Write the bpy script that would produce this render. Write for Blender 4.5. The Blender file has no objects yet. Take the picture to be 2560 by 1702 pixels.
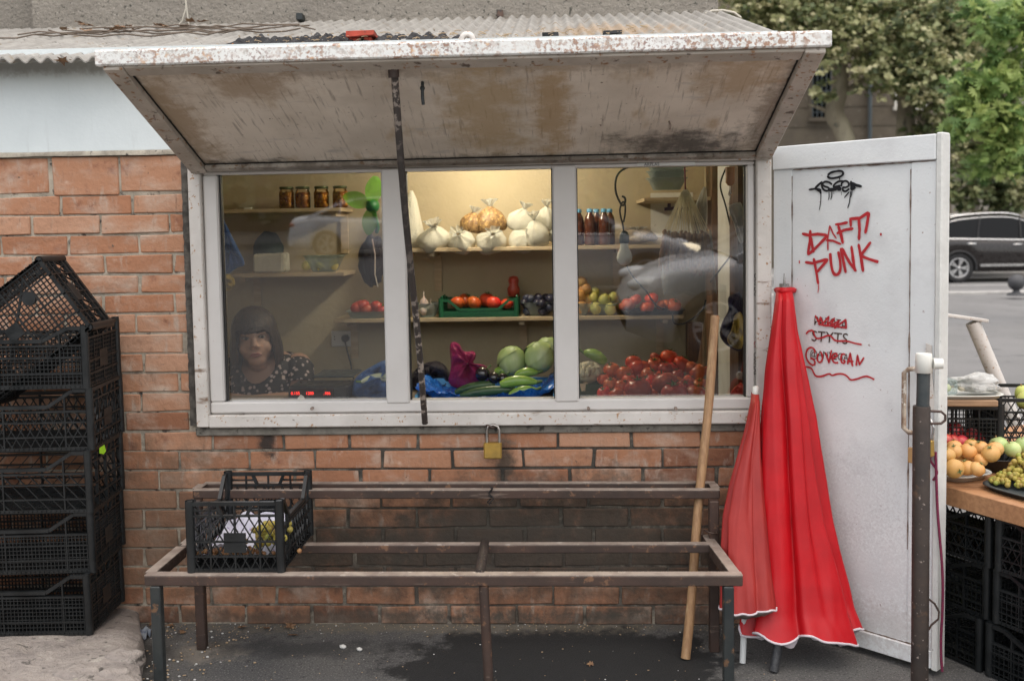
import bpy, bmesh, math, random
from mathutils import Vector, Matrix, noise as NZ
C = bpy.context.scene
R = math.radians
rnd = random.Random(7)
V = Vector
# ---------------------------------------------------------------- camera
YAW, PITCH, ROLL, SHY, DIST, CZ, FPX = 0.0441679, 0.0631107, -0.0164246, -115.48, 3.63099, 1.464461, 2489.0
_cy, _sy = math.cos(YAW), math.sin(YAW)
_fw = V((-_sy*math.cos(PITCH), _cy*math.cos(PITCH), -math.sin(PITCH)))
_rt = V((_cy, _sy, 0)); _up = _rt.cross(_fw)
_r2 = _rt*math.cos(ROLL) + _up*math.sin(ROLL); _u2 = _up*math.cos(ROLL) - _rt*math.sin(ROLL)
EYE = V((0, -DIST, CZ))
cam = bpy.data.cameras.new('camera'); camo = bpy.data.objects.new('camera', cam); C.collection.objects.link(camo)
camo.matrix_world = Matrix(((_r2.x, _u2.x, -_fw.x, EYE.x), (_r2.y, _u2.y, -_fw.y, EYE.y), (_r2.z, _u2.z, -_fw.z, EYE.z), (0, 0, 0, 1)))
cam.sensor_width = 36; cam.lens = FPX/2560*36; cam.shift_y = SHY/2560; cam.clip_start = .05; cam.clip_end = 600
cam.dof.use_dof = True; cam.dof.focus_distance = 3.5; cam.dof.aperture_fstop = 3.2
C.camera = camo
K = 2560/2358.0
def ray(dx, dy):
    return _fw + _r2*((dx*K-1280)/FPX) - _u2*((dy*K-851-SHY)/FPX)
def P(dx, dy, y):            # place in the world seen at photo position (dx, dy) on the plane Y = y
    d = ray(dx, dy); return EYE + d*((y+DIST)/d.y)
def G(dx, dy, z=0.0):        # the same on a level plane
    d = ray(dx, dy); return EYE + d*((z-CZ)/d.z)
# ---------------------------------------------------------------- light
w = bpy.data.worlds.new('World'); C.world = w; w.use_nodes = True
nt = w.node_tree; bg = nt.nodes['Background']; sk = nt.nodes.new('ShaderNodeTexSky'); sk.sky_type = 'NISHITA'; sk.sun_disc = False
SUN_EL, SUN_AZ = R(70), R(158)      # azimuth measured clockwise from +Y
sk.sun_elevation = SUN_EL; sk.sun_rotation = SUN_AZ; sk.air_density = 1.0; sk.dust_density = 4; sk.ozone_density = .6
nt.links.new(sk.outputs[0], bg.inputs[0]); bg.inputs[1].default_value = .115
sl = bpy.data.lights.new('sun', 'SUN'); sl.energy = 3.2; sl.angle = R(145); sl.color = (1, .94, .85)
so = bpy.data.objects.new('sun', sl); C.collection.objects.link(so)
sd = V((math.sin(SUN_AZ)*math.cos(SUN_EL), math.cos(SUN_AZ)*math.cos(SUN_EL), math.sin(SUN_EL)))
so.rotation_euler = sd.to_track_quat('Z', 'Y').to_euler()
C.view_settings.view_transform = 'Standard'; C.view_settings.look = 'None'; C.view_settings.exposure = 0.42; C.view_settings.gamma = 1
C.render.engine = 'CYCLES'
C.cycles.max_bounces = 8; C.cycles.transparent_max_bounces = 16; C.cycles.caustics_reflective = False; C.cycles.caustics_refractive = False
# ---------------------------------------------------------------- materials
MATS = {}
def mat(name, col, rough=.6, var=None, sc=5, spots=(), stains=(), bump=0, bsc=60, metal=0, stretch=(1, 1, 1), orand=0, tone=False, coat=0, sheen=0, lo=.35, hi=.65, trans=0, alpha=1, spec=.5, wave=None):
    m = bpy.data.materials.new(name); m.use_nodes = True; N = m.node_tree.nodes; L = m.node_tree.links; b = N['Principled BSDF']
    c4 = lambda c: (c[0], c[1], c[2], 1)
    tc = N.new('ShaderNodeTexCoord'); mp = N.new('ShaderNodeMapping'); mp.inputs['Scale'].default_value = stretch; L.new(tc.outputs['Object'], mp.inputs[0])
    def nz(s, det=6, vec=None, r=.6):
        n = N.new('ShaderNodeTexNoise'); n.inputs['Scale'].default_value = s; n.inputs['Detail'].default_value = det; n.inputs['Roughness'].default_value = r
        L.new(vec or mp.outputs[0], n.inputs[0]); return n.outputs[0]
    def mr(x, a, d):
        n = N.new('ShaderNodeMapRange'); n.interpolation_type = 'SMOOTHSTEP'; n.inputs[1].default_value = a; n.inputs[2].default_value = d; L.new(x, n.inputs[0]); return n.outputs[0]
    def mix(f, A, B):
        n = N.new('ShaderNodeMix'); n.data_type = 'RGBA'
        if isinstance(f, float): n.inputs[0].default_value = f
        else: L.new(f, n.inputs[0])
        for i, x in ((6, A), (7, B)):
            if isinstance(x, tuple): n.inputs[i].default_value = c4(x)
            else: L.new(x, n.inputs[i])
        return n.outputs[2]
    def mth(op, a, d):
        n = N.new('ShaderNodeMath'); n.operation = 'MULTIPLY' if op == 'SCALE3' else op; n.use_clamp = op == 'MULTIPLY'
        for i, x in ((0, a), (1, d)):
            if isinstance(x, (int, float)): n.inputs[i].default_value = x
            else: L.new(x, n.inputs[i])
        return n.outputs[0]
    cur = tuple(col)
    if tone:
        at = N.new('ShaderNodeAttribute'); at.attribute_name = 'tone'
        cr = N.new('ShaderNodeValToRGB'); cr.color_ramp.elements[0].color = c4(tone[0]); cr.color_ramp.elements[1].color = c4(tone[-1])
        for i, t in enumerate(tone[1:-1]): e = cr.color_ramp.elements.new((i+1)/(len(tone)-1)); e.color = c4(t)
        L.new(at.outputs['Fac'], cr.inputs[0]); cur = cr.outputs[0]
    if var:
        cur = mix(mr(nz(sc), lo, hi), cur, tuple(var))
    if wave:
        wv = N.new('ShaderNodeTexWave'); wv.inputs['Scale'].default_value = wave[1]; wv.inputs['Distortion'].default_value = wave[2]; wv.inputs['Detail'].default_value = 3; wv.bands_direction = wave[3] if len(wave) > 3 else 'X'
        L.new(mp.outputs[0], wv.inputs[0]); cur = mix(wv.outputs['Fac'], cur, tuple(wave[0]))
    for s in spots:
        vec = None
        if len(s) > 4:
            m2 = N.new('ShaderNodeMapping'); m2.inputs['Scale'].default_value = s[4]; L.new(tc.outputs['Object'], m2.inputs[0]); vec = m2.outputs[0]
        sf = mr(nz(s[1], 5, vec), s[2], s[3])
        if len(s) > 5: sf = mth('MULTIPLY', sf, mr(nz(s[5], 3), .36, .62))
        cur = mix(sf, cur, tuple(s[0]))
    ro = None
    for s in stains:                     # (colour, centre, radii, noise scale, strength, gloss)
        m2 = N.new('ShaderNodeMapping'); m2.vector_type = 'POINT'
        m2.inputs['Scale'].default_value = tuple(1/x for x in s[2]); m2.inputs['Location'].default_value = tuple(-a/x for a, x in zip(s[1], s[2])); L.new(tc.outputs['Object'], m2.inputs[0])
        ln = N.new('ShaderNodeVectorMath'); ln.operation = 'LENGTH'; L.new(m2.outputs[0], ln.inputs[0])
        f = mth('SUBTRACT', mth('ADD', mth('SCALE3', nz(s[3], 8, None, .72), (s[6] if len(s) > 6 else 3.2)), 1-.5*(s[6] if len(s) > 6 else 3.2)), ln.outputs['Value'])
        f = mth('MULTIPLY', mr(f, *(s[7] if len(s) > 7 else (-.3, .75))), s[4]); cur = mix(f, cur, tuple(s[0]))
        if len(s) > 5:
            r2 = N.new('ShaderNodeMix'); L.new(f, r2.inputs[0]); r2.inputs[2].default_value = rough; r2.inputs[3].default_value = s[5]; ro = r2.outputs[0]
    if orand:
        oi = N.new('ShaderNodeObjectInfo'); hs = N.new('ShaderNodeHueSaturation')
        n = N.new('ShaderNodeMapRange'); n.inputs[3].default_value = 1-orand; n.inputs[4].default_value = 1+orand; L.new(oi.outputs['Random'], n.inputs[0]); L.new(n.outputs[0], hs.inputs['Value'])
        n2 = N.new('ShaderNodeMapRange'); n2.inputs[3].default_value = .5+orand*.08; n2.inputs[4].default_value = .5-orand*.06; L.new(oi.outputs['Random'], n2.inputs[0]); L.new(n2.outputs[0], hs.inputs['Hue'])
        if isinstance(cur, tuple): hs.inputs['Color'].default_value = c4(cur)
        else: L.new(cur, hs.inputs['Color'])
        cur = hs.outputs[0]
    if isinstance(cur, tuple): b.inputs['Base Color'].default_value = c4(cur)
    else: L.new(cur, b.inputs['Base Color'])
    if ro: L.new(ro, b.inputs['Roughness'])
    else:
        x = mr(nz(bsc*.3 if bump else 12, 4), .3, .7); n = N.new('ShaderNodeMapRange'); n.inputs[3].default_value = max(.05, rough-.1); n.inputs[4].default_value = min(1, rough+.1); L.new(x, n.inputs[0]); L.new(n.outputs[0], b.inputs['Roughness'])
    b.inputs['Metallic'].default_value = metal; b.inputs['Specular IOR Level'].default_value = spec
    b.inputs['Coat Weight'].default_value = coat; b.inputs['Sheen Weight'].default_value = sheen; b.inputs['Transmission Weight'].default_value = trans
    b.inputs['Alpha'].default_value = alpha
    if bump:
        bp = N.new('ShaderNodeBump'); bp.inputs['Strength'].default_value = .8; bp.inputs['Distance'].default_value = bump; L.new(nz(bsc, 6), bp.inputs['Height']); L.new(bp.outputs[0], b.inputs['Normal'])
    MATS[name] = m; return m
def glass_mat(name, ior=1.9, tint=(1, 1, 1)):
    m = bpy.data.materials.new(name); m.use_nodes = True; N = m.node_tree.nodes; L = m.node_tree.links; N.remove(N['Principled BSDF'])
    t = N.new('ShaderNodeBsdfTransparent'); t.inputs[0].default_value = (*tint, 1); g = N.new('ShaderNodeBsdfGlossy'); g.inputs['Roughness'].default_value = .015; g.inputs[0].default_value = (1, 1, 1, 1)
    f = N.new('ShaderNodeFresnel'); f.inputs[0].default_value = ior; x = N.new('ShaderNodeMixShader'); L.new(f.outputs[0], x.inputs[0]); L.new(t.outputs[0], x.inputs[1]); L.new(g.outputs[0], x.inputs[2]); L.new(x.outputs[0], N['Material Output'].inputs[0])
    MATS[name] = m; return m
def film_mat(name, col, amount=.35, rough=.2):   # thin plastic: see-through, a little diffuse, glossy
    m = bpy.data.materials.new(name); m.use_nodes = True; N = m.node_tree.nodes; L = m.node_tree.links; b = N['Principled BSDF']
    b.inputs['Base Color'].default_value = (*col, 1); b.inputs['Roughness'].default_value = rough; t = N.new('ShaderNodeBsdfTransparent'); t.inputs[0].default_value = (*[.5+.5*c for c in col], 1)
    lw = N.new('ShaderNodeLayerWeight'); lw.inputs[0].default_value = .35; mr = N.new('ShaderNodeMapRange'); mr.inputs[3].default_value = amount; mr.inputs[4].default_value = min(1, amount+.55); L.new(lw.outputs['Facing'], mr.inputs[0])
    x = N.new('ShaderNodeMixShader'); L.new(mr.outputs[0], x.inputs[0]); L.new(t.outputs[0], x.inputs[1]); L.new(b.outputs[0], x.inputs[2]); L.new(x.outputs[0], N['Material Output'].inputs[0])
    nz = N.new('ShaderNodeTexNoise'); nz.inputs['Scale'].default_value = 32; nz.inputs['Detail'].default_value = 5; bp = N.new('ShaderNodeBump'); bp.inputs['Distance'].default_value = .011; L.new(nz.outputs[0], bp.inputs['Height']); L.new(bp.outputs[0], b.inputs['Normal'])
    MATS[name] = m; return m
def emit_mat(name, col, s):
    m = bpy.data.materials.new(name); m.use_nodes = True; b = m.node_tree.nodes['Principled BSDF']; b.inputs['Base Color'].default_value = (*col, 1)
    b.inputs['Emission Color'].default_value = (*col, 1); b.inputs['Emission Strength'].default_value = s; MATS[name] = m; return m
def leaf_mat(name, tones):
    m = mat(name, tones[0], rough=.5, tone=tones); N = m.node_tree.nodes; L = m.node_tree.links; b = N['Principled BSDF']
    t = N.new('ShaderNodeBsdfTranslucent'); L.new(b.inputs['Base Color'].links[0].from_socket, t.inputs[0]); x = N.new('ShaderNodeMixShader'); x.inputs[0].default_value = .35
    L.new(b.outputs[0], x.inputs[1]); L.new(t.outputs[0], x.inputs[2]); L.new(x.outputs[0], N['Material Output'].inputs[0]); return m
# ---------------------------------------------------------------- mesh building
OFF = {}
class MB:
    def __init__(s): s.v = []; s.f = []; s.m = []; s.s = []; s.t = []; s.tone = 0.5
    def add(s, vs, fs, mi=0, sm=False):
        n = len(s.v); s.v += [V(p) for p in vs]; s.t += [s.tone]*len(vs); s.f += [tuple(i+n for i in f) for f in fs]; s.m += [mi]*len(fs); s.s += [sm]*len(fs); return s
    def bx(s, x0, x1, y0, y1, z0, z1, mi=0, jit=0):
        p = [V((x, y, z)) for z in (z0, z1) for y in (y0, y1) for x in (x0, x1)]
        if jit: p = [q + V((rnd.uniform(-jit, jit), rnd.uniform(-jit, jit), rnd.uniform(-jit, jit))) for q in p]
        return s.add(p, [(0, 2, 3, 1), (4, 5, 7, 6), (0, 1, 5, 4), (2, 6, 7, 3), (0, 4, 6, 2), (1, 3, 7, 5)], mi)
    def bar(s, a, b, wd, ht, up=(0, 0, 1), mi=0):
        a, b = V(a), V(b); d = (b-a).normalized(); u = V(up); sd = d.cross(u)
        if sd.length < 1e-4: sd = d.cross(V((0, 1, 0)))
        sd.normalize(); u = sd.cross(d)
        p = [q + sd*i*wd/2 + u*j*ht/2 for q in (a, b) for i, j in ((-1, -1), (1, -1), (1, 1), (-1, 1))]
        return s.add(p, [(0, 3, 2, 1), (4, 5, 6, 7), (0, 1, 5, 4), (1, 2, 6, 5), (2, 3, 7, 6), (3, 0, 4, 7)], mi)
    def tube(s, pts, r, n=10, mi=0, caps=True, sm=True, sx=1):
        pts = [V(p) for p in pts]; k = len(pts); rs = r if isinstance(r, (list, tuple)) else [r]*k
        vs = []; u = None
        for i, p in enumerate(pts):
            d = (pts[min(i+1, k-1)] - pts[max(i-1, 0)]).normalized()
            if u is None: u = d.orthogonal().normalized()
            else: u = (u - d*u.dot(d)).normalized()
            q = d.cross(u)
            vs += [p + (u*math.cos(2*math.pi*j/n)*sx + q*math.sin(2*math.pi*j/n))*rs[i] for j in range(n)]
        fs = [(i*n+j, i*n+(j+1) % n, (i+1)*n+(j+1) % n, (i+1)*n+j) for i in range(k-1) for j in range(n)]
        s.add(vs, fs, mi, sm)
        if caps: s.add(vs[:n], [tuple(range(n))[::-1]], mi); s.add(vs[-n:], [tuple(range(n))], mi)
        return s
    def lathe(s, prof, n=24, c=(0, 0, 0), mi=0, M=None, fx=None):
        c = V(c); vs = []
        for (r, z) in prof:
            for j in range(n):
                a = 2*math.pi*j/n; q = r*(fx(a, z) if fx else 1); p = V((q*math.cos(a), q*math.sin(a), z)); vs.append(c + (M @ p if M else p))
        fs = [(i*n+j, i*n+(j+1) % n, (i+1)*n+(j+1) % n, (i+1)*n+j) for i in range(len(prof)-1) for j in range(n)]
        return s.add(vs, fs, mi, True)
    def ball(s, c, r, nu=16, nv=10, mi=0, M=None, fx=None):
        if not isinstance(r, (tuple, list)): r = (r, r, r)
        c = V(c); vs = []; fs = []
        for i in range(nv+1):
            ph = math.pi*i/nv
            for j in range(nu):
                a = 2*math.pi*j/nu; d = V((math.sin(ph)*math.cos(a), math.sin(ph)*math.sin(a), -math.cos(ph)))
                k = fx(d) if fx else 1
                p = V((d.x*r[0], d.y*r[1], d.z*r[2]))*k; vs.append(c + (M @ p if M else p))
        for i in range(nv):
            for j in range(nu): fs.append((i*nu+j, i*nu+(j+1) % nu, (i+1)*nu+(j+1) % nu, (i+1)*nu+j))
        return s.add(vs, fs, mi, True)
    def grid(s, rows, mi=0, sm=True, closed=False):
        n = len(rows[0]); vs = [p for r in rows for p in r]
        fs = [(i*n+j, i*n+(j+1) % n, (i+1)*n+(j+1) % n, (i+1)*n+j) for i in range(len(rows)-1) for j in range(n if closed else n-1)]
        return s.add(vs, fs, mi, sm)
    def ribbon(s, pts, wd, nrm, mi=0, sides=None):
        pts = [V(p) for p in pts]; nrm = V(nrm).normalized(); k = len(pts); vs = []
        ws = wd if isinstance(wd, (list, tuple)) else [wd]*k
        for i, p in enumerate(pts):
            d = (pts[min(i+1, k-1)] - pts[max(i-1, 0)]); sd = nrm.cross(d)
            sd.normalize(); vs += [p + sd*ws[i]/2, p - sd*ws[i]/2]
        return s.add(vs, [(2*i, 2*i+1, 2*i+3, 2*i+2) for i in range(k-1)], mi)
    def poly(s, pts, th, nrm, mi=0):        # flat outline with a thickness
        pts = [V(p) for p in pts]; n = len(pts); o = V(nrm)*th
        return s.add(pts + [p+o for p in pts], [tuple(range(n))[::-1], tuple(range(n, 2*n))] + [(i, (i+1) % n, n+(i+1) % n, n+i) for i in range(n)], mi)
    def build(s, name, mats, parent=None, loc=None, bevel=0, world=True, clean=False):
        me = bpy.data.meshes.new(name)
        o0 = V((0, 0, 0))
        if world:
            if parent is not None: o0 = OFF.get(parent.name, V((0, 0, 0)))
            elif loc is not None: o0 = V(loc)
        me.from_pydata([tuple(p-o0) for p in s.v], [], s.f)
        for m in (mats if isinstance(mats, (list, tuple)) else [mats]): me.materials.append(MATS[m] if isinstance(m, str) else m)
        me.polygons.foreach_set('material_index', s.m); me.polygons.foreach_set('use_smooth', s.s)
        a = me.attributes.new('tone', 'FLOAT', 'POINT'); a.data.foreach_set('value', s.t)
        b = bmesh.new(); b.from_mesh(me)
        if clean: bmesh.ops.remove_doubles(b, verts=b.verts, dist=1e-5)
        bmesh.ops.recalc_face_normals(b, faces=b.faces)
        if bevel: bmesh.ops.bevel(b, geom=[e for e in b.edges if not e.smooth or e.calc_face_angle(0) > .6], offset=bevel, segments=1, affect='EDGES', profile=.5)
        b.to_mesh(me); b.free()
        o = bpy.data.objects.new(name, me); C.collection.objects.link(o)
        if parent is not None: o.parent = parent; OFF[o.name] = o0
        else:
            if loc is not None: o.location = V(loc)
            OFF[o.name] = o0
        return o
def tag(o, label=None, cat=None, group=None, kind=None):
    if label: o['label'] = label
    if cat: o['category'] = cat
    if group: o['group'] = group
    if kind: o['kind'] = kind
    return o
def thing(name, label, cat, loc=(0, 0, 0), group=None):
    o = bpy.data.objects.new(name, None); o.empty_display_size = .1; C.collection.objects.link(o); o.location = loc; OFF[o.name] = V(loc)
    return tag(o, label, cat, group)
def struct(o): o['kind'] = 'structure'; return o
def dup(o, label=None, loc=None, rot=None, scale=None, parent=None):
    c = o.copy(); C.collection.objects.link(c)
    if parent is not None: c.parent = parent
    for ch in o.children: dup(ch, parent=c)
    if label: c['label'] = label
    if loc is not None: c.location = loc
    if rot is not None: c.rotation_euler = rot
    if scale is not None: c.scale = scale if isinstance(scale, (tuple, list)) else (scale,)*3
    return c
def text_part(txt, size, name, m, parent, O, ex, ey, th=.0006, world=True):   # letters laid on a surface: O lower left corner, ex / ey the writing directions
    cu = bpy.data.curves.new('letters', 'FONT'); cu.body = txt; cu.size = size; cu.extrude = 0; cu.resolution_u = 3
    t = bpy.data.objects.new('letters', cu); C.collection.objects.link(t); bpy.context.view_layer.update()
    me = bpy.data.meshes.new_from_object(t.evaluated_get(bpy.context.evaluated_depsgraph_get())); bpy.data.objects.remove(t); bpy.data.curves.remove(cu)
    ex, ey = V(ex), V(ey); n = ex.cross(ey).normalized()
    mb = MB(); mb.add([V(O) + ex*v.co.x + ey*v.co.y + n*th for v in me.vertices], [tuple(p.vertices) for p in me.polygons]); bpy.data.meshes.remove(me)
    return mb.build(name, m, parent, world=world)
def n3(p, s=1.0): return NZ.noise(V(p)*s)
# ---------------------------------------------------------------- material list
mat('brick', (.36, .16, .09), .85, tone=((.22, .092, .050), (.36, .165, .088), (.42, .215, .125), (.48, .29, .195)), spots=[((.20, .08, .05), 9, .56, .74), ((.56, .38, .28), 14, .60, .8), ((.50, .39, .31), 4, .46, .78, (1.4, 1, 2.4)), ((.44, .34, .27), 26, .55, .75, (1, 1, .35)), ((.30, .17, .11), 22, .58, .72, (2, 1, .5)), ((.11, .085, .065), 35, .66, .74), ((.62, .52, .44), 4, .68, .85, (1, 1, 4)), ((.62, .58, .53), 130, .76, .79)],
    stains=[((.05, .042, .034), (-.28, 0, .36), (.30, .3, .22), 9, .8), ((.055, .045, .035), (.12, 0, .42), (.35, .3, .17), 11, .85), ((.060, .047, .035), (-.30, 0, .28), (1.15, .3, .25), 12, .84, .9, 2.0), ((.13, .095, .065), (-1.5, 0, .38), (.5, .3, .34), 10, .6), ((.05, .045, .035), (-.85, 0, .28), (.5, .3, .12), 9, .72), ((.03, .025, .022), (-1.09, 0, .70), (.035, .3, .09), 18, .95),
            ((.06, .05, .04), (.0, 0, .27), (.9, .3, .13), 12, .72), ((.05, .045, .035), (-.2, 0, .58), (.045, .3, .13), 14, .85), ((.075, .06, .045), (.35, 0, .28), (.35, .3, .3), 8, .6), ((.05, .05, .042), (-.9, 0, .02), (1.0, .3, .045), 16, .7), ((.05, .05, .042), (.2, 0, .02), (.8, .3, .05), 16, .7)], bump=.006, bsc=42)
mat('mortar', (.46, .41, .33), .95, (.30, .265, .21), 12, spots=[((.05, .045, .04), 22, .56, .68)], stains=[((.05, .045, .036), (-.2, 0, .45), (1.2, .3, .42), 10, .9), ((.045, .04, .034), (-.2, 0, .66), (1.2, .3, .2), 14, .85), ((.06, .05, .042), (-.3, 0, .15), (1.3, .3, .22), 14, .8)], bump=.006, bsc=80)
mat('white_wall_paint', (.68, .74, .75), .8, (.62, .68, .69), 3, spots=[((.52, .56, .56), 7, .56, .8, (3, 1, .3)), ((.35, .36, .34), 40, .72, .78)], stains=[((.22, .21, .18), (-1.9, 0, 2.10), (.9, .3, .035), 14, .6)], bump=.0015, bsc=50)
mat('render_strip', (.48, .44, .36), .95, (.30, .27, .22), 18, spots=[((.06, .055, .05), 40, .6, .7)], bump=.006, bsc=70)
mat('cement', (.22, .205, .175), .95, (.14, .13, .11), 16, spots=[((.04, .036, .03), 26, .58, .68)], bump=.006, bsc=60)
mat('pvc', (.63, .61, .585), .38, (.59, .57, .545), 4, spots=[((.30, .22, .15), 46, .70, .76)], spec=.5)
mat('rust_white', (.66, .63, .59), .6, (.56, .53, .49), 6, spots=[((.38, .21, .10), 70, .60, .68), ((.12, .08, .055), 26, .66, .72), ((.20, .13, .085), 9, .63, .72, (.5, 1, 2.5))], bump=.001, bsc=60)
mat('fascia_paint', (.76, .77, .75), .55, (.70, .72, .70), 6, spots=[((.36, .22, .15), 62, .50, .57, (1, 1, 1), 7), ((.29, .20, .18), 110, .52, .58, (1, 1, 1), 5), ((.60, .38, .22), 50, .58, .68, (1, 1, 1), 4), ((.46, .45, .42), 30, .55, .7), ((.30, .18, .13), 30, .66, .70)], bump=.001, bsc=90)
mat('flap_paint', (.80, .73, .635), .62, (.64, .575, .49), 3.2, spots=[((.52, .41, .28), 6, .56, .76, (1.6, .7, .7)), ((.42, .37, .31), 40, .54, .70, (2.4, .16, .16)), ((.55, .51, .46), 9, .58, .75, (.8, 2, 2)), ((.13, .08, .05), 60, .66, .72)],
    stains=[((.34, .24, .14), (-1.24, -.42, 1.85), (.10, .5, .4), 16, .75), ((.20, .15, .10), (.70, -.3, 1.85), (.07, .5, .4), 18, .7), ((.30, .24, .18), (-.3, -.70, 1.95), (1.1, .05, .2), 20, .6), ((.46, .33, .17), (-.22, -.42, 1.85), (.15, .45, .5), 12, .7), ((.42, .28, .13), (.0, -.40, 1.85), (.07, .45, .4), 14, .75), ((.045, .042, .038), (.42, -.14, 1.76), (.27, .12, .2), 10, .85), ((.36, .25, .15), (-.93, -.62, 1.92), (.16, .12, .2), 10, .7), ((.42, .29, .16), (.55, -.6, 1.9), (.14, .15, .2), 11, .7), ((.06, .055, .045), (-1.1, -.06, 1.72), (.2, .05, .1), 12, .8), ((.07, .06, .05), (-.3, -.06, 1.73), (.5, .045, .1), 12, .6)], bump=.0008, bsc=40)
mat('roof_sheet', (.34, .33, .305), .8, (.26, .25, .23), 7, spots=[((.22, .17, .11), 9, .60, .72), ((.10, .095, .085), 26, .62, .70), ((.56, .55, .52), 5, .6, .8, (.5, 3, 1))], stains=[((.045, .043, .042), (-.62, -.16, 2.1), (.75, .13, .3), 9, .95), ((.36, .24, .13), (.25, .5, 2.3), (.3, .3, .5), 11, .6)], bump=.003, bsc=60)
mat('roughcast', (.285, .262, .225), .95, (.235, .215, .185), 3, spots=[((.08, .08, .066), 48, .60, .66), ((.36, .335, .295), 60, .55, .7)], bump=.02, bsc=45)
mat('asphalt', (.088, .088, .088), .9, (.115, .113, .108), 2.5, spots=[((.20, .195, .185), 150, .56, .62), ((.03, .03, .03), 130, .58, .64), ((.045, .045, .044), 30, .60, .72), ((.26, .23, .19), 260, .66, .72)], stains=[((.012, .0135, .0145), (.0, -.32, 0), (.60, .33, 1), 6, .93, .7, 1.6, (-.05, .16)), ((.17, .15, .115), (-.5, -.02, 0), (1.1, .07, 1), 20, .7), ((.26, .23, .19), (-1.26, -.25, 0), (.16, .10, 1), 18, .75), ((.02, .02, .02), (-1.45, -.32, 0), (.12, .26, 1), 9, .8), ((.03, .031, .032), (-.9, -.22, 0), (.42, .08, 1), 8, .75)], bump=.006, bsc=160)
mat('road_asphalt', (.20, .197, .195), .9, (.17, .168, .166), .8, spots=[((.22, .215, .205), 90, .6, .7), ((.11, .11, .11), 3, .58, .7)], bump=.004, bsc=90)
mat('kerb_stone', (.42, .41, .39), .9, (.32, .31, .3), 3, bump=.004)
mat('road_paint', (.55, .54, .52), .8, (.42, .42, .41), 3)
mat('broken_concrete', (.33, .295, .265), .95, (.22, .195, .18), 6, spots=[((.42, .39, .345), 14, .58, .74), ((.11, .10, .09), 26, .60, .67), ((.36, .36, .27), 5, .6, .72), ((.5, .47, .42), 90, .66, .72)], bump=.02, bsc=40)
mat('rust_steel', (.075, .046, .036), .6, (.05, .035, .029), 8, spots=[((.20, .11, .065), 30, .58, .70), ((.26, .20, .16), 14, .62, .76, (.3, 3, 3))], metal=.25, bump=.001, bsc=120)
mat('dark_paint_steel', (.022, .028, .03), .5, (.035, .04, .04), 8, spots=[((.16, .09, .05), 26, .60, .68), ((.12, .07, .05), 6, .58, .66)], metal=.2, bump=.001, bsc=120)
mat('pole_steel', (.034, .027, .024), .6, (.055, .041, .034), 9, spots=[((.30, .25, .22), 60, .64, .70), ((.13, .075, .045), 12, .58, .68)], metal=.2, bump=.0008, bsc=90)
mat('crate_plastic', (.005, .0065, .0075), .42, (.010, .012, .013), 12, spots=[((.05, .048, .043), 30, .66, .76)], spec=.5)
mat('green_plastic', (.012, .13, .055), .4, (.01, .11, .05), 8)
mat('brass', (.55, .36, .09), .38, (.42, .28, .08), 20, metal=.7)
mat('steel', (.5, .5, .49), .3, (.35, .32, .29), 20, metal=.9)
mat('wood', (.40, .24, .12), .6, (.30, .17, .085), 6, stretch=(18, 18, 1.2), spots=[((.52, .36, .21), 5, .58, .75, (6, 6, .6)), ((.10, .06, .035), 9, .7, .78)], bump=.001)
mat('plank', (.36, .225, .13), .7, (.27, .165, .095), 6, stretch=(1, 14, 14), bump=.0015)
mat('table_wood', (.46, .24, .115), .6, (.36, .18, .085), 7, stretch=(1, 12, 12), bump=.001)
mat('dark_wood', (.12, .06, .035), .55, (.075, .038, .024), 5, stretch=(10, 10, 1))
mat('brown_wood', (.23, .125, .07), .55, (.16, .085, .05), 5, stretch=(10, 10, 1))
mat('white_board', (.80, .79, .74), .7, (.70, .68, .62), 4, spots=[((.2, .18, .15), 30, .68, .74)])
mat('cream_plaster', (.52, .44, .30), .85, (.47, .39, .26), 1.5, bump=.004, bsc=35)
mat('shelf_wood', (.55, .43, .28), .55, (.46, .35, .22), 5, stretch=(1, 10, 10))
mat('floor_tile', (.2, .18, .16), .8)
mat('counter_top', (.25, .20, .16), .6)
glass_mat('window_glass', 2.6, (.95, .96, .93)); glass_mat('clear_glass', 1.2, (.97, .98, .96))
mat('door_paint', (.76, .785, .79), .42, (.71, .74, .75), 3, spots=[((.42, .36, .37), 70, .66, .76), ((.66, .68, .69), 5, .5, .7), ((.30, .22, .18), 70, .71, .75), ((.70, .73, .74), 6, .6, .75)], stains=[((.30, .26, .27), (1.05, -.28, .30), (.20, .4, .18), 110, .2, .45, 6.5), ((.30, .26, .27), (1.0, -.25, .52), (.12, .4, .16), 120, .2, .45, 6.5), ((.38, .33, .31), (1.1, -.3, .12), (.2, .4, .08), 60, .35, .45, 5)], bump=.0012, bsc=110)
mat('door_edge_paint', (.73, .74, .71), .45, (.58, .59, .57), 4, spots=[((.24, .13, .08), 14, .66, .71), ((.12, .09, .07), 30, .69, .74)], bump=.003, bsc=70)
mat('weld_rust', (.09, .055, .04), .8, (.30, .24, .2), 30)
mat('black_spray', (.006, .006, .009), .4)
mat('red_spray', (.50, .022, .028), .45, (.42, .02, .03), 14)
mat('stencil_brown', (.035, .017, .010), .6, (.07, .035, .02), 40)
mat('label_ink', (.012, .012, .012), .6); mat('label_red', (.35, .02, .02), .6); mat('label_paper', (.6, .6, .57), .5)
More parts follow.
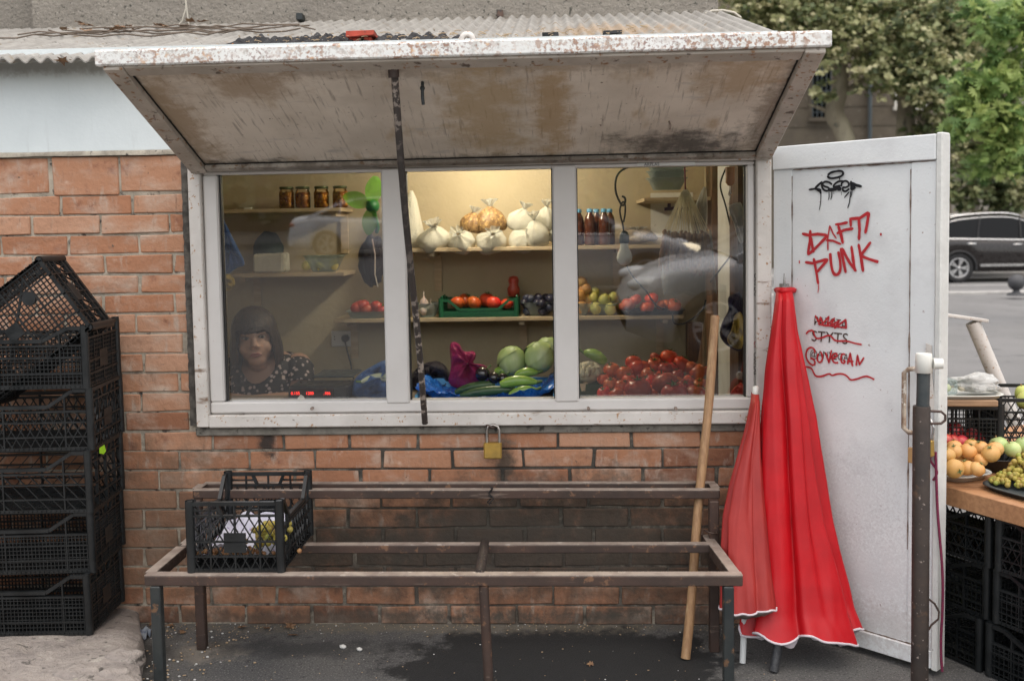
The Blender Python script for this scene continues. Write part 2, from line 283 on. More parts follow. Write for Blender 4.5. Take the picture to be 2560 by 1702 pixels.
# ---------------------------------------------------------------- ground
g = MB(); g.bx(-60, 60, -60, 120, -.3, 0); struct(g.build('ground', 'asphalt', loc=(0, 0, 0)))
g = MB(); g.grid([[V((1.9, 1.2, .0045)), V((60, -2.1, .0045))], [V((1.9, 17.2, .004)), V((60, 17.2, .004))]]); struct(g.build('road', 'road_asphalt', loc=(0, 0, 0)))
g = MB(); g.grid([[V((-60, -60, .004)), V((60, -60, .004))], [V((-60, -2.2, .004)), V((60, -2.2, .004))]]); mat('dark_asphalt', (.045, .044, .043), .9, (.035, .035, .035), 2); struct(g.build('road', 'dark_asphalt', loc=(0, 0, 0)))
g = MB(); g.grid([[V((-12, -3.75, .008)), V((14, -3.75, .008))], [V((-12, -1.7, .008)), V((14, -1.7, .008))]]); mat('bounce_paving', (.40, .385, .36), .9, (.34, .33, .31), 3); struct(g.build('pavement', 'bounce_paving', loc=(0, 0, 0)))  # pale sheet added out of view to bounce light onto flap and front
g = MB(); g.bx(-40, 60, 17.2, 17.5, -.1, .07); struct(g.build('kerb', 'kerb_stone', bevel=.02))
g = MB(); g.grid([[V((-40, 17.5, .006)), V((60, 17.5, .006))], [V((-40, 40, .006)), V((60, 40, .006))]]); struct(g.build('road', 'road_asphalt'))
g = MB(); g.grid([[V((-40, 20.2, .012)), V((60, 20.2, .012))], [V((-40, 20.42, .012)), V((60, 20.42, .012))]]); struct(g.build('lane_marking', 'road_paint'))
g = MB(); g.bx(-40, 60, 24.2, 40, -.1, .12); struct(g.build('pavement', 'kerb_stone', bevel=.02))
# raised broken slab under the crates
s = MB(); rows = []
for i in range(41):
    y = -.0 - i*.05; row = []
    ex = -1.60 + .0 + max(0, (-y))*.44 if y > -.75 else -1.27 + (y+.75)*-.1
    ex += .03*n3((y*3, 1, 0), 1) + .015*n3((y*14, 4, 0), 1)
    for j in range(70):
        x = -4.0 + (ex+4.0)*(1-(1-j/64.)**1.6 if j < 65 else 1)
        z = .062 + (-y)*.11 if y > -.6 else .128
        z += .010*n3((x*3, y*3, 0)) + .006*n3((x*11, y*11, 2)) + .004*n3((x*30, y*30, 5))
        e = ex-x
        if e < .07: z -= .02*(1-e/.07)**2
        if abs(x-(-1.95+(-y)*.35)) < .012: z -= .014
        if j >= 65: k = j-64; x = ex + .006*k + .012*n3((y*9, k*.8, 1)); z = max(-.02, z - (.02 + k*.024))
        row.append(V((x, y, z)))
    rows.append(row)
s.grid(rows, sm=True); struct(s.build('pavement', 'broken_concrete'))
# ---------------------------------------------------------------- kiosk
kiosk = thing('kiosk', 'brick corner kiosk with white framed window, raised flap and corrugated roof, selling vegetables', 'kiosk')
PITZ = .0739
mo = MB(); XL, XR = -3.4, .775; WX0, WX1, WZ0, WZ1 = -1.352, .775, .735, 1.735
for a in ((XL, WX0, 0, 1.775), (WX0, WX1, 0, WZ0), (WX0, WX1, WZ1, 1.775)): mo.bx(a[0], a[1], .006, .10, a[2], a[3])
mo.build('mortar', 'mortar', kiosk)
br = MB()
def brick(x0, x1, z0, z1, tone):
    br.tone = tone; o = rnd.uniform(-.003, .003); br.bx(x0, x1, o, .05, z0, z1, jit=.003)
for c in range(22):
    z0 = .002 + c*PITZ; z1 = z0 + PITZ - .0082
    x = -.496 + (.13 if c % 2 == 0 else 0) - 12*.26
    lim = WX0 if z1 > WZ0+.02 else XR
    while x < lim - .02:
        wd = .26 + rnd.uniform(-.012, .012)
        a, b = x + rnd.uniform(0, .004), x + wd - .0085
        if b > XL:
            b = min(b, lim-(.016 if lim == WX0 else .006))
            t = min(1, max(0, rnd.gauss(.5, .2)))
            if z0 < .72: t *= .8
            if b-a > .03: brick(max(a, XL), b, z0, z1, t)
        x += wd
for x in (-3.09, -2.86, -2.63, -2.375, -2.12, -1.855, -1.60): brick(x, min(x+.25, WX0-.006) if x > -1.7 else x+.247, 1.634 - (.012 if abs(x+1.855) < .01 else 0), 1.765, rnd.uniform(.45, .72))
br.build('brickwork', 'brick', kiosk, bevel=.0035)
s = MB(); rows = []
for i in range(60):
    x = XL + (XR-XL)*i/59; rows.append([V((x, -.012+.006*n3((x*8, 0, 0)), 1.767+.004*n3((x*5, 3, 0)))), V((x, -.012+.004*n3((x*9, 0, 3)), 1.775)), V((x, -.006, 1.784+.003*n3((x*7, 9, 0)))), V((x, .02, 1.788))])
s.grid(rows); s.build('render_strip', 'render_strip', kiosk)
s = MB(); s.bx(XL, .80, 0, .1, 1.783, 2.16); s.build('upper_wall', 'white_wall_paint', kiosk)
s = MB(); s.bx(WX0+.002, WX1-.002, -.012, .09, WZ0-.012, WZ0+.016, jit=.002); s.build('window_ledge', 'cement', kiosk, bevel=.004)
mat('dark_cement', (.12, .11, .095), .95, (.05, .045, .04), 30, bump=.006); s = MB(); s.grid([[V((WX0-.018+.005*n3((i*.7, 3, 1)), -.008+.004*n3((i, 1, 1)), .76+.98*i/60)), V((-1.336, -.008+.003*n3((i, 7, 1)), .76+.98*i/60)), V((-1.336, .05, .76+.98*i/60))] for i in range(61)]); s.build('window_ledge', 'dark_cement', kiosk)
# steel surround and window
s = MB()
s.bx(-1.337, -1.291, -.036, .05, .758, 1.716); s.bx(.7185, .772, -.036, .05, .758, 1.716); s.bx(-1.2905, .718, -.036, .05, .756, .803); s.bx(-1.2905, .718, -.034, .05, 1.703, 1.717)
s.build('steel_surround', 'rust_white', kiosk, bevel=.004)
win = MB()
fx = [(-1.289, -1.234), (-.629, -.543), (-.008, .079), (.687, .7165)]
win.bx(-1.289, .7165, -.018, .05, .806, .849); win.bx(-1.289, .7165, -.018, .05, 1.688, 1.7025)
win.bx(-1.289, -1.234, -.0178, .05, .8492, 1.6878); win.bx(.687, .7165, -.0178, .05, .8492, 1.6878)
window = win.build('window_frame', 'pvc', kiosk, bevel=.006)
for a, b in fx[1:3]:
    m = MB(); m.bx(a, b, -.024, .05, .8385, 1.699); m.build('mullion', 'pvc', window, bevel=.006)
PZ0, PZ1 = .849, 1.688
for a, b in ((-1.234, -.629), (-.543, -.008), (.079, .687)):
    m = MB(); m.add([(a, .026, PZ0), (b, .026, PZ0), (b, .008, PZ1), (a, .008, PZ1)], [(0, 1, 2, 3)]); m.build('pane', 'clear_glass' if a == -.543 else 'window_glass', window)
    m = MB(); z0, z1 = PZ0, PZ1
    m.bx(a, a+.004, .003, .03, z0, z1); m.build('gasket', 'label_ink', window); m = MB(); m.bx(b-.004, b, .003, .03, z0, z1); m.build('gasket', 'label_ink', window)
for dx in (719, 1355, 1556):
    p = P(dx, 940, -.036); m = MB(); m.tube([(p.x, -.045, p.z), (p.x, -.03, p.z)], .006); m.build('bolt', 'weld_rust', window)
# sticker and protective film print left on the frame
def film(x0, x1, z0, z1, y):
    m = MB(); m.add([(x0, y, z0), (x1, y, z0), (x1, y, z1), (x0, y, z1)], [(0, 1, 2, 3)]); return m.build('sticker', 'label_paper', window)
p0, p1 = P(1468, 379, -.02), P(1600, 366, -.02)
st = film(p0.x, p1.x, 1.6895, 1.7015, -.0195)
text_part('ARPLAS', .016, 'lettering', 'label_ink', window, (P(1496, 377, -.02).x-.02, -.0200, 1.690), (1, 0, 0), (0, 0, 1))
text_part('CARPLAS', .02, 'lettering', 'label_ink', window, (.7135, -.0195, 1.30), (0, 0, -1), (1, 0, 0))
text_part('CT', .02, 'lettering', 'label_red', window, (.7120, -.0195, 1.055), (0, 0, -1), (1, 0, 0))
text_part('CARPLAS', .02, 'lettering', 'label_ink', window, (.7115, -.0195, 1.015), (0, 0, -1), (1, 0, 0))
# flap (awning) hinged above the window
H0, H1, O0, O1 = V((-1.318, -.040, 1.712)), V((.768, -.040, 1.722)), V((-1.296, -.775, 1.968)), V((.762, -.775, 1.968))
flap = MB(); un = (O0-H0).cross(H1-H0).normalized()
if un.z > 0: un = -un
def fp(u, v, h=0): return H0.lerp(H1, u).lerp(O0.lerp(O1, u), v) + un*h
flap.grid([[fp(i/20, j/10, .0005*n3((i, j, 0))) for i in range(21)] for j in range(11)]); flap.grid([[fp(i/20, j/10, -.012) for i in range(21)] for j in range(11)])
awn = flap.build('awning_flap', 'flap_paint', kiosk)
fr = MB()
for (a, b, c, d) in ((0, .028, 0, 1), (.972, 1, 0, 1)):
    fr.add([fp(a, c, .001), fp(b, c, .001), fp(b, d, .001), fp(a, d, .001), fp(a, c, .022), fp(b, c, .022), fp(b, d, .022), fp(a, d, .022)], [(0, 1, 2, 3), (4, 5, 6, 7), (0, 1, 5, 4), (1, 2, 6, 5), (2, 3, 7, 6), (3, 0, 4, 7)])
for (a, b, c, d) in ((.0282, .9718, 0, .045), (.0282, .9718, .93, 1)):
    fr.add([fp(a, c, .001), fp(b, c, .001), fp(b, d, .001), fp(a, d, .001), fp(a, c, .016), fp(b, c, .016), fp(b, d, .016), fp(a, d, .016)], [(0, 1, 2, 3), (4, 5, 6, 7), (0, 1, 5, 4), (1, 2, 6, 5), (2, 3, 7, 6), (3, 0, 4, 7)])
mat('rim_paint', (.50, .455, .40), .65, (.38, .34, .29), 7, spots=[((.28, .16, .085), 40, .57, .65), ((.11, .085, .065), 22, .60, .68)], stains=[((.10, .08, .06), (-.2, -.06, 1.72), (1.2, .06, .1), 14, .7)], bump=.001); fr.build('flap_rim', 'rim_paint', awn, bevel=.003)
sm = MB()
for (u0, v0, u1, v1) in ((.0285, .05, .0285, .93), (.9715, .05, .9715, .93), (.0285, .047, .9715, .047)):
    n = 60; sm.ribbon([fp(u0+(u1-u0)*i/n, v0+(v1-v0)*i/n, .0022) for i in range(n+1)], [.007+.006*abs(n3((i*.5, v0*9+u0, 0))) for i in range(n+1)], un)
sm.build('sealant_line', 'label_ink', awn)
f = MB(); A, B = V((-1.312, -.787, 0)), V((.775, -.787, 0))
n = 40; rows = []
for i in range(n+1):
    x = A.x + (B.x-A.x)*i/n; z0 = 1.957 + .006*i/n + .0015*n3((i*.4, 0, 0)); z1 = 2.003 + .004*i/n + .002*n3((i*.3, 7, 0))
    rows.append([V((x, -.766, z1-.004)), V((x, -.772, z1)), V((x, -.786, z1)), V((x, -.792, z1-.006)), V((x, -.792, z0+.004)), V((x, -.788, z0)), V((x, -.77, z0))])
f.grid(rows, sm=False); f.add(rows[0], [tuple(range(7))]); f.add(rows[-1], [tuple(range(7))]); f.build('fascia_strip', 'fascia_paint', awn)
m = MB(); q = P(1076, 92, -.78); rows = []
m.lathe([(.010, 0), (.022, 0), (.024, .006), (.016, .012), (.009, .012), (.008, 0)], 20, (q.x, -.772, q.z), M=Matrix.Rotation(R(90), 3, 'X')); m.build('ring_bolt', 'rust_white', awn)
m = MB(); q0 = fp(.441, .80, .004); m.tube([q0 + un*.0, q0+un*.022, q0+un*.03+V((0, 0, -.02)), q0+un*.028+V((.002, 0, -.042))], .005, 8); m.ball(q0+un*.02, .008, 8, 6); m.build('hook', 'dark_paint_steel', awn)
for u, v, d in ((.81, .45, .02), (.012, .42, .01), (.02, .62, .008)):
    m = MB(); q0 = fp(u, v, .003); m.tube([q0+un*.02, q0+un*.024+V((.004, 0, -.01)), q0+un*.022+V((.003, 0, -d-.006))], .003, 6); m.build('hook', 'weld_rust', awn)
# prop rod
pr = thing('prop_rod', 'thin paint flecked rod propping the raised flap up from the window sill', 'rod', (-.48, -.075, .77))
m = MB(); a, b = V((-.482, -.066, .775)), V((-.463, -.715, 1.928)); m.tube([a.lerp(b, i/14) + V((.003*math.sin(i*.5), 0, 0)) for i in range(15)], .0112, 12); mat('flecked_rod', (.045, .036, .032), .6, spots=[((.33, .28, .24), 40, .50, .56)], stains=[((.03, .025, .023), (.0, -.45, .8), (.3, .25, .4), 20, .9)]); m.build('rod', 'flecked_rod', pr)
m = MB(); m.tube([b-V((0, .0, .012)), b+V((0, -.004, .02))], .016, 12); m.build('end_socket', 'rust_steel', pr)
# roof
rf = MB(); rows = []; EY, EZ, BY, BZ = -.135, 2.100, 1.5, 2.548
nx = int((.835+3.6)/.0068)
for j in range(9):
    t = j/8; row = []
    for i in range(nx+1):
        x = -3.6 + i*(4.435)/nx; ph = x*2*math.pi/.0545
        z = EZ + (BZ-EZ)*t + .0095*math.sin(ph) + .006*n3((x*1.6, t*2, 0))
        y = EY + (BY-EY)*t + (.012*n3((round(x/.65)*3.1, 0, 0)) if j == 0 else 0)
        row.append(V((x, y, z)))
    rows.append(row)
rf.grid(rows); rf.grid([[p - V((0, 0, .006)) for p in r] for r in rows]); rf.grid([rows[0], [p - V((0, 0, .006)) for p in rows[0]]])
roof = rf.build('corrugated_roof', 'roof_sheet', kiosk)
# interior of the kiosk
ci = MB(); IX0, IX1, IY = -1.80, .735, 1.32
ci.bx(IX0-.05, IX1+.05, IY, IY+.05, 0, 2.06); ci.build('back_wall', 'cream_plaster', kiosk)
ci = MB(); ci.bx(IX0-.05, IX0, .11, IY-.003, 0, 2.06); ci.build('side_wall', 'cream_plaster', kiosk)
ci = MB(); ci.bx(IX1, IX1+.04, .11, IY-.003, 0, 2.06); ci.build('side_wall', 'cream_plaster', kiosk)
ci = MB(); ci.bx(IX0, IX1, .103, IY-.003, 2.0, 2.05); ci.build('ceiling', 'cream_plaster', kiosk)
ci = MB(); ci.bx(IX0, IX1, .103, IY-.003, .004, .02); ci.build('floor', 'floor_tile', kiosk)
ci = MB(); ci.bx(-1.05, .55, .11, .70, .772, .80); ci.bx(-1.75, -1.0502, .11, .44, .772, .7995); ci.bx(-1.75, .55, .12, .42, .02, .77); ci.build('counter', 'counter_top', kiosk)
def wall_shelf(x0, x1, z, d=.28, brackets=()):
    m = MB(); m.bx(x0, x1, IY-d, IY-.002, z-.018, z); sh = m.build('wall_shelf', 'shelf_wood', kiosk, bevel=.002)
    for bx in brackets:
        b = MB(); b.bx(bx-.018, bx+.018, IY-.016, IY-.002, z-.22, z-.02); b.bx(bx-.012, bx+.012, IY-d+.03, IY-.017, z-.04, z-.0195); b.build('bracket', 'shelf_wood', sh)
    return sh
SY = IY-.28
wall_shelf(-1.78, P(785, 480, SY).x, P(785, 478, SY).z, brackets=(-1.05,))
wall_shelf(-1.60, P(792, 630, SY).x, P(790, 627, SY).z, brackets=(-1.5,))
wall_shelf(-.98+.25, P(1655, 553, SY).x, P(1270, 567, SY).z, brackets=(P(1008, 600, 1.3).x, .3))
wall_shelf(P(768, 735, SY).x, P(1575, 733, SY).x, P(1270, 729, SY).z, brackets=(P(1205, 760, 1.3).x, P(815, 760, 1.3).x, P(1520, 760, 1.3).x))
for (x0, x1, y0, y1, m_) in ((IX1-.035, IX1-.001, .86, 1.03, 'brown_wood'), (IX1-.03, IX1-.001, .25, .44, 'dark_wood'), (IX1-.012, IX1-.001, .47, .84, 'white_board')):
    m = MB(); m.bx(x0, x1, y0, y1, .02, 1.995); m.build('door_post' if m_ != 'white_board' else 'wall_board', m_, kiosk)
q = P(1595, 800, 1.1); m = MB(); m.bx(q.x-.03, q.x+.035, 1.02, 1.12, .02, 1.02); m.build('shelf_post', 'dark_wood', kiosk)
# door
HG, FE = V((.786, -.012, 0)), V((1.222, -.432, 0)); DD = (FE-HG); DW = DD.length; DU = DD.normalized(); DN = V((DU.y, -DU.x, 0))
if DN.y > 0: DN = -DN
def dpt(u, z, h=0): return HG + DU*u*DW + V((0, 0, z)) + DN*h
def DP(dx, dy, h=.0):        # the point of the door face seen at photo position (dx, dy)
    d = ray(dx, dy); o = HG + DN*h; return EYE + d*((o-EYE).dot(DN)/d.dot(DN))
DZ0, DZ1 = .028, 1.742
def dslab(mb, u0, u1, z0, z1, h0, h1, mi=0):
    p = [dpt(u, z, h) for h in (h0, h1) for z in (z0, z1) for u in (u0, u1)]
    mb.add(p, [(0, 1, 3, 2), (4, 5, 7, 6), (0, 1, 5, 4), (2, 3, 7, 6), (0, 2, 6, 4), (1, 3, 7, 5)], mi)
m = MB(); m.grid([[dpt(i/24, DZ0 + (DZ1-DZ0)*j/60, .0022*n3((i*.25, j*.25, 0)) + .0010*n3((i*.7, j*.7, 3))) for i in range(25)] for j in range(61)]); dslab(m, .001, .999, DZ0+.001, DZ1-.001, -.045, -.0035)
door = m.build('door', 'door_paint', kiosk)
m = MB()
dslab(m, .965, 1.0, DZ0-.008, DZ1+.01, -.046, .012); m.build('edge_post', 'door_edge_paint', door, bevel=.004)
m = MB(); dslab(m, 0, .9645, DZ1-.075, DZ1+.006, .001, .013); m.build('cross_rail', 'door_paint', door, bevel=.003)
m = MB(); dslab(m, 0, .9645, DZ0-.004, DZ0+.055, .001, .010); m.build('cross_rail', 'door_paint', door, bevel=.003)
m = MB(); dslab(m, .0, .12, DZ0+.056, DZ1-.076, .001, .0042); m.build('hinge_stile', 'door_paint', door, bevel=.002)
m = MB(); dslab(m, .83, .9645, DZ0+.056, DZ1-.076, .001, .0042); m.build('lock_stile', 'door_paint', door, bevel=.002)
m = MB()
for (u0, z0, u1, z1) in ((.13, DZ1-.078, .96, DZ1-.078), (.123, .3, .123, DZ1-.1), (.828, .4, .828, DZ1-.1), (.2, DZ0+.058, .9, DZ0+.058)):
    k = 50; m.ribbon([dpt(u0+(u1-u0)*i/k, z0+(z1-z0)*i/k + .001*n3((i*.6, u0, 0)), .0047) for i in range(k+1)], [.0022 + .007*max(0, n3((i*.45, u0*5+z0, 2))+.18) for i in range(k+1)], DN)
m.build('weld_seam', 'weld_rust', door)
for dx, dy in ((1877, 378), (2000, 367), (2078, 361)):
    q = DP(dx, dy, .007); m = MB(); m.ball(q, (.007, .007, .006), 8, 6, fx=lambda d: 1+.3*n3(d, 2)); m.build('weld_blob', 'door_paint', door)
# handle
hp = [DP(2117, 848, .008), DP(2117, 848, .05), DP(2092, 850, .05), DP(2082, 858, .05), DP(2081, 985, .05), DP(2092, 995, .05), DP(2115, 997, .05), DP(2115, 997, .008)]
mat('rusty_handle', (.40, .33, .26), .6, (.22, .14, .09), 40, spots=[((.6, .56, .5), 60, .56, .64)]); m = MB(); m.tube(hp, .0078, 8); m.build('handle', 'rusty_handle', door)
m = MB(); pts = [DP(2133, 790, .0072), DP(2146, 795, .0072), DP(2148, 870, .0072), DP(2155, 945, .0072), DP(2133, 940, .0072)]; m.poly(pts, .004, DN); m.build('lock_plate', 'rust_white', door)
# graffiti: strokes given in pixels of a photo crop, laid on the door face
GR = [0]
def strokes(name, mtl, sts, fx, fy, wd, taper=False):
    mb = MB()
    for st in sts:
        w0 = wd
        if isinstance(st, tuple): w0, st = st
        GR[0] += 1; h = .0036 + .00008*(GR[0] % 30)
        pts = []
        for i in range(len(st)-1):
            (a, b), (c, d) = st[i], st[i+1]; L = max(1, int(math.hypot(c-a, d-b)/18))
            pts += [(a+(c-a)*k/L, b+(d-b)*k/L) for k in range(L)]
        pts.append(st[-1]); k = len(pts)
        ws = [w0*(1+.22*n3((i*.35, GR[0]*3.7, 0)))*(.55 if i in (0, k-1) else 1)*((1-.6*i/k) if taper else 1) for i in range(k)]
        mb.ribbon([DP(fx(x), fy(y), h) for x, y in pts], ws, DN)
    return mb.build(name, mtl, door)
def smooth(pts, n=2, closed=False):
    for _ in range(n):
        o = [] if closed else [pts[0]]
        for i in range(len(pts) if closed else len(pts)-1):
            a, b = pts[i], pts[(i+1) % len(pts)]; o += [(a[0]*.75+b[0]*.25, a[1]*.75+b[1]*.25), (a[0]*.25+b[0]*.75, a[1]*.25+b[1]*.75)]
        pts = o + ([o[0]] if closed else [pts[-1]]) if not closed else o
    return pts + [pts[0]] if closed else pts
sx = 320/1254/K; F5 = (lambda x: 1960/K + x*sx, lambda y: 380/K + y*sx)
strokes('graffiti_lettering', 'red_spray', [
    [(175, 800), (240, 815), (330, 805), (425, 815)], [(258, 765), (255, 870), (240, 960), (235, 1010)], [(235, 1008), (300, 950), (370, 880), (425, 820)], [(262, 830), (278, 930), (292, 985)],
    (.0055, [(430, 965), (428, 850), (448, 720)]), (.0055, [(448, 720), (480, 800), (515, 850)]), (.0075, [(410, 865), (480, 870), (560, 905)]),
    [(500, 712), (560, 705), (625, 690)], [(530, 720), (560, 820), (578, 900)], [(515, 800), (590, 765), (680, 750)],
    [(655, 735), (650, 655), (740, 650), (830, 590)], [(732, 650), (740, 760), (733, 865)], [(832, 590), (815, 700), (795, 800)],
    [(205, 1080), (280, 1090), (350, 1070), (430, 1050)], [(290, 1040), (310, 1140), (325, 1230), (335, 1295)], [(430, 1050), (380, 1110), (320, 1180)], (.0035, [(335, 1290), (338, 1330), (332, 1380)]),
    smooth([(452, 990), (460, 1100), (480, 1190), (520, 1210), (555, 1160), (550, 1060), (530, 975)]), [(555, 940), (580, 1060), (605, 1185)], [(565, 940), (640, 1080), (708, 1170)], [(660, 920), (675, 1040), (695, 1170)],
    [(730, 900), (755, 1040), (775, 1175)], [(850, 880), (800, 950), (745, 1020)], smooth([(740, 1010), (830, 1050), (925, 1078)]),
    (.011, [(948, 795), (948, 820)]), (.008, [(150, 1063), (151, 1092)])], *F5, .0100)
strokes('graffiti_tag', 'black_spray', [
    smooth([(425, 245), (440, 210), (500, 190), (560, 185), (583, 205), (570, 235), (520, 252), (460, 262)], 2, True), [(545, 240), (545, 275)],
    (0.0074, [(242, 370), (300, 362), (360, 370)]), (0.0081, [(300, 360), (340, 320), (375, 290)]), (0.0135, [(320, 370), (365, 378)]), (0.0095, [(350, 372), (362, 410)]),
    (0.0070, smooth([(470, 320), (440, 295), (400, 290), (375, 310), (385, 335), (440, 350), (445, 375), (410, 385), (375, 360), (365, 300)])), (0.0070, smooth([(585, 290), (540, 285), (500, 310), (480, 340), (500, 345), (550, 330)])), (0.0162, [(480, 365), (520, 350), (560, 370)]), (0.0108, [(430, 372), (520, 365)]),
    (0.0070, smooth([(560, 340), (565, 300), (600, 280), (635, 300), (635, 335), (600, 350), (575, 345), (575, 380), (605, 390), (640, 360)], 2)),
    (0.0081, [(655, 285), (660, 340), (655, 372)]), (0.0189, [(660, 325), (700, 338)]), (0.0095, [(660, 300), (700, 325), (763, 340)]), (0.0135, [(650, 365), (700, 345)]),
    (0.0030, [(362, 400), (358, 500), (345, 572)]), (0.0038, [(440, 390), (442, 440), (434, 472)]), (0.0038, [(470, 380), (468, 430), (458, 468)]), (0.0047, [(640, 390), (590, 450)]), (0.0038, [(655, 380), (640, 500), (623, 552)]), (0.0034, [(668, 370), (662, 420), (655, 445)]), (0.0027, [(488, 385), (488, 415)]), (0.0027, [(562, 390), (562, 425)])], *F5, .0078)
s6 = 320/2281/K; F6 = (lambda x: 1960/K + x*s6, lambda y: 760/K + y*s6)
q0 = DP(F6[0](545), F6[1](370), 0); q1 = DP(F6[0](1115), F6[1](445), 0); q2 = DP(F6[0](545), F6[1](235), 0)
ex = (q1-q0).normalized(); ey = DN.cross(ex) if DN.cross(ex).z > 0 else -DN.cross(ex)
def stencil(txt, x0, y0, x1, y1, h, dn):
    q0 = DP(F6[0](x0), F6[1](y0), 0); q1 = DP(F6[0](x1), F6[1](y1), 0); e = (q1-q0).normalized(); L = (q1-q0).length; eh = (DP(F6[0](x0), F6[1](y0-h), 0)-q0).length
    sc = eh/.7; k = text_part(txt, 1, 'stencil_lettering', 'stencil_brown', door, (0, 0, 0), (1, 0, 0), (0, 0, 1), 0)
    vs = k.data.vertices; xm = min(v.co.x for v in vs); xx = max(v.co.x for v in vs)
    for v in vs:
        p = q0 + e*((v.co.x-xm)/(xx-xm)*L) + ey*v.co.z*sc + DN*dn; v.co = p
stencil('РАБОТА', 545, 372, 1118, 446, 150, .0030); stencil('STYTS', 498, 655, 1140, 715, 190, .0031); stencil('@ANVEGAI', 470, 935, 1180, 1020, 130, .0032)
strokes('graffiti_lettering', 'red_spray', [
    [(555, 200), (620, 330), (650, 230), (690, 350), (800, 220), (770, 370), (900, 250), (830, 390), (990, 290), (900, 430), (1100, 275), (1110, 440)], [(600, 350), (720, 380), (900, 395), (1110, 425)],
    smooth([(395, 535), (430, 480), (520, 465), (540, 560), (580, 620), (680, 600), (780, 555), (840, 570), (900, 650), (1000, 660), (1120, 655), (1260, 700), (1385, 722)]),
    smooth([(550, 870), (545, 800), (480, 765), (415, 800), (385, 900), (410, 1000), (470, 1070), (530, 1090), (560, 1050), (530, 980), (470, 960)]), smooth([(610, 880), (590, 960), (600, 1020), (650, 1045), (690, 980), (680, 900), (650, 850)]), [(740, 860), (800, 1050), (845, 820)],
    smooth([(860, 980), (960, 920), (920, 870), (860, 910), (860, 1010), (910, 1050), (965, 1040)]), smooth([(1090, 900), (1040, 880), (1010, 950), (1020, 1040), (1070, 1060), (1090, 1010), (1050, 1000)]), [(1130, 1075), (1180, 870), (1220, 1110)], [(1120, 1020), (1240, 1020)], [(1285, 1100), (1310, 910), (1345, 1080), (1425, 950)],
    smooth([(375, 1115), (480, 1130), (520, 1200), (560, 1290), (680, 1290), (810, 1230), (850, 1280), (960, 1235), (1080, 1250), (1140, 1300), (1180, 1355), (1290, 1340), (1440, 1280), (1530, 1300), (1610, 1345)])], *F6, .0062)
# wall padlock
pl = thing('padlock', 'brass padlock hanging on the brick wall under the middle of the window', 'padlock', P(1135, 1055, -.03))
a, b = P(1114, 1018, -.04), P(1156, 1054, -.04)
m = MB(); m.bx(a.x, b.x, -.058, -.026, b.z, a.z); m.bx(a.x+.02, a.x+.0215, -.0595, -.05, b.z+.003, a.z-.003); m.bx(b.x-.0215, b.x-.02, -.0595, -.05, b.z+.003, a.z-.003); m.build('lock_body', 'brass', pl, bevel=.004)
m = MB(); x0, x1 = a.x+.012, b.x-.008; zt = P(1135, 990, -.04).z; m.tube([(x0, -.042, a.z-.005), (x0, -.042, zt), (x0+.006, -.042, zt+.014), ((x0+x1)/2, -.042, zt+.02), (x1-.006, -.042, zt+.014), (x1, -.042, zt), (x1, -.042, a.z-.005)], .005, 10); m.build('shackle', 'steel', pl)
m = MB(); m.tube([((x0+x1)/2-.02, .0, zt+.014), ((x0+x1)/2-.022, -.04, zt+.016), ((x0+x1)/2, -.052, zt+.012), ((x0+x1)/2+.004, -.03, zt+.008)], .0055, 8); m.build('eye_bolt', 'rust_steel', kiosk)
# grey building behind
bd = thing('building', 'grey roughcast building rising right behind the corrugated roof', 'building', (-1, 1.6, 0))
m = MB(); m.bx(-2.69, .835, 1.5, 7.5, 1.6, 4.6); m.build('wall', 'roughcast', bd)
m = MB(); m.bx(-8, -2.692, 1.85, 7.5, 0, 4.6); m.build('wall', 'roughcast', bd)
for dx, dy in ((693, 43), (1152, 36)):
    q = P(dx, dy, 1.48); m = MB(); m.bx(q.x-.016, q.x+.016, 1.44, 1.499, q.z-.015, q.z+.02); m.build('wall_bracket', 'dark_paint_steel', bd, bevel=.003)
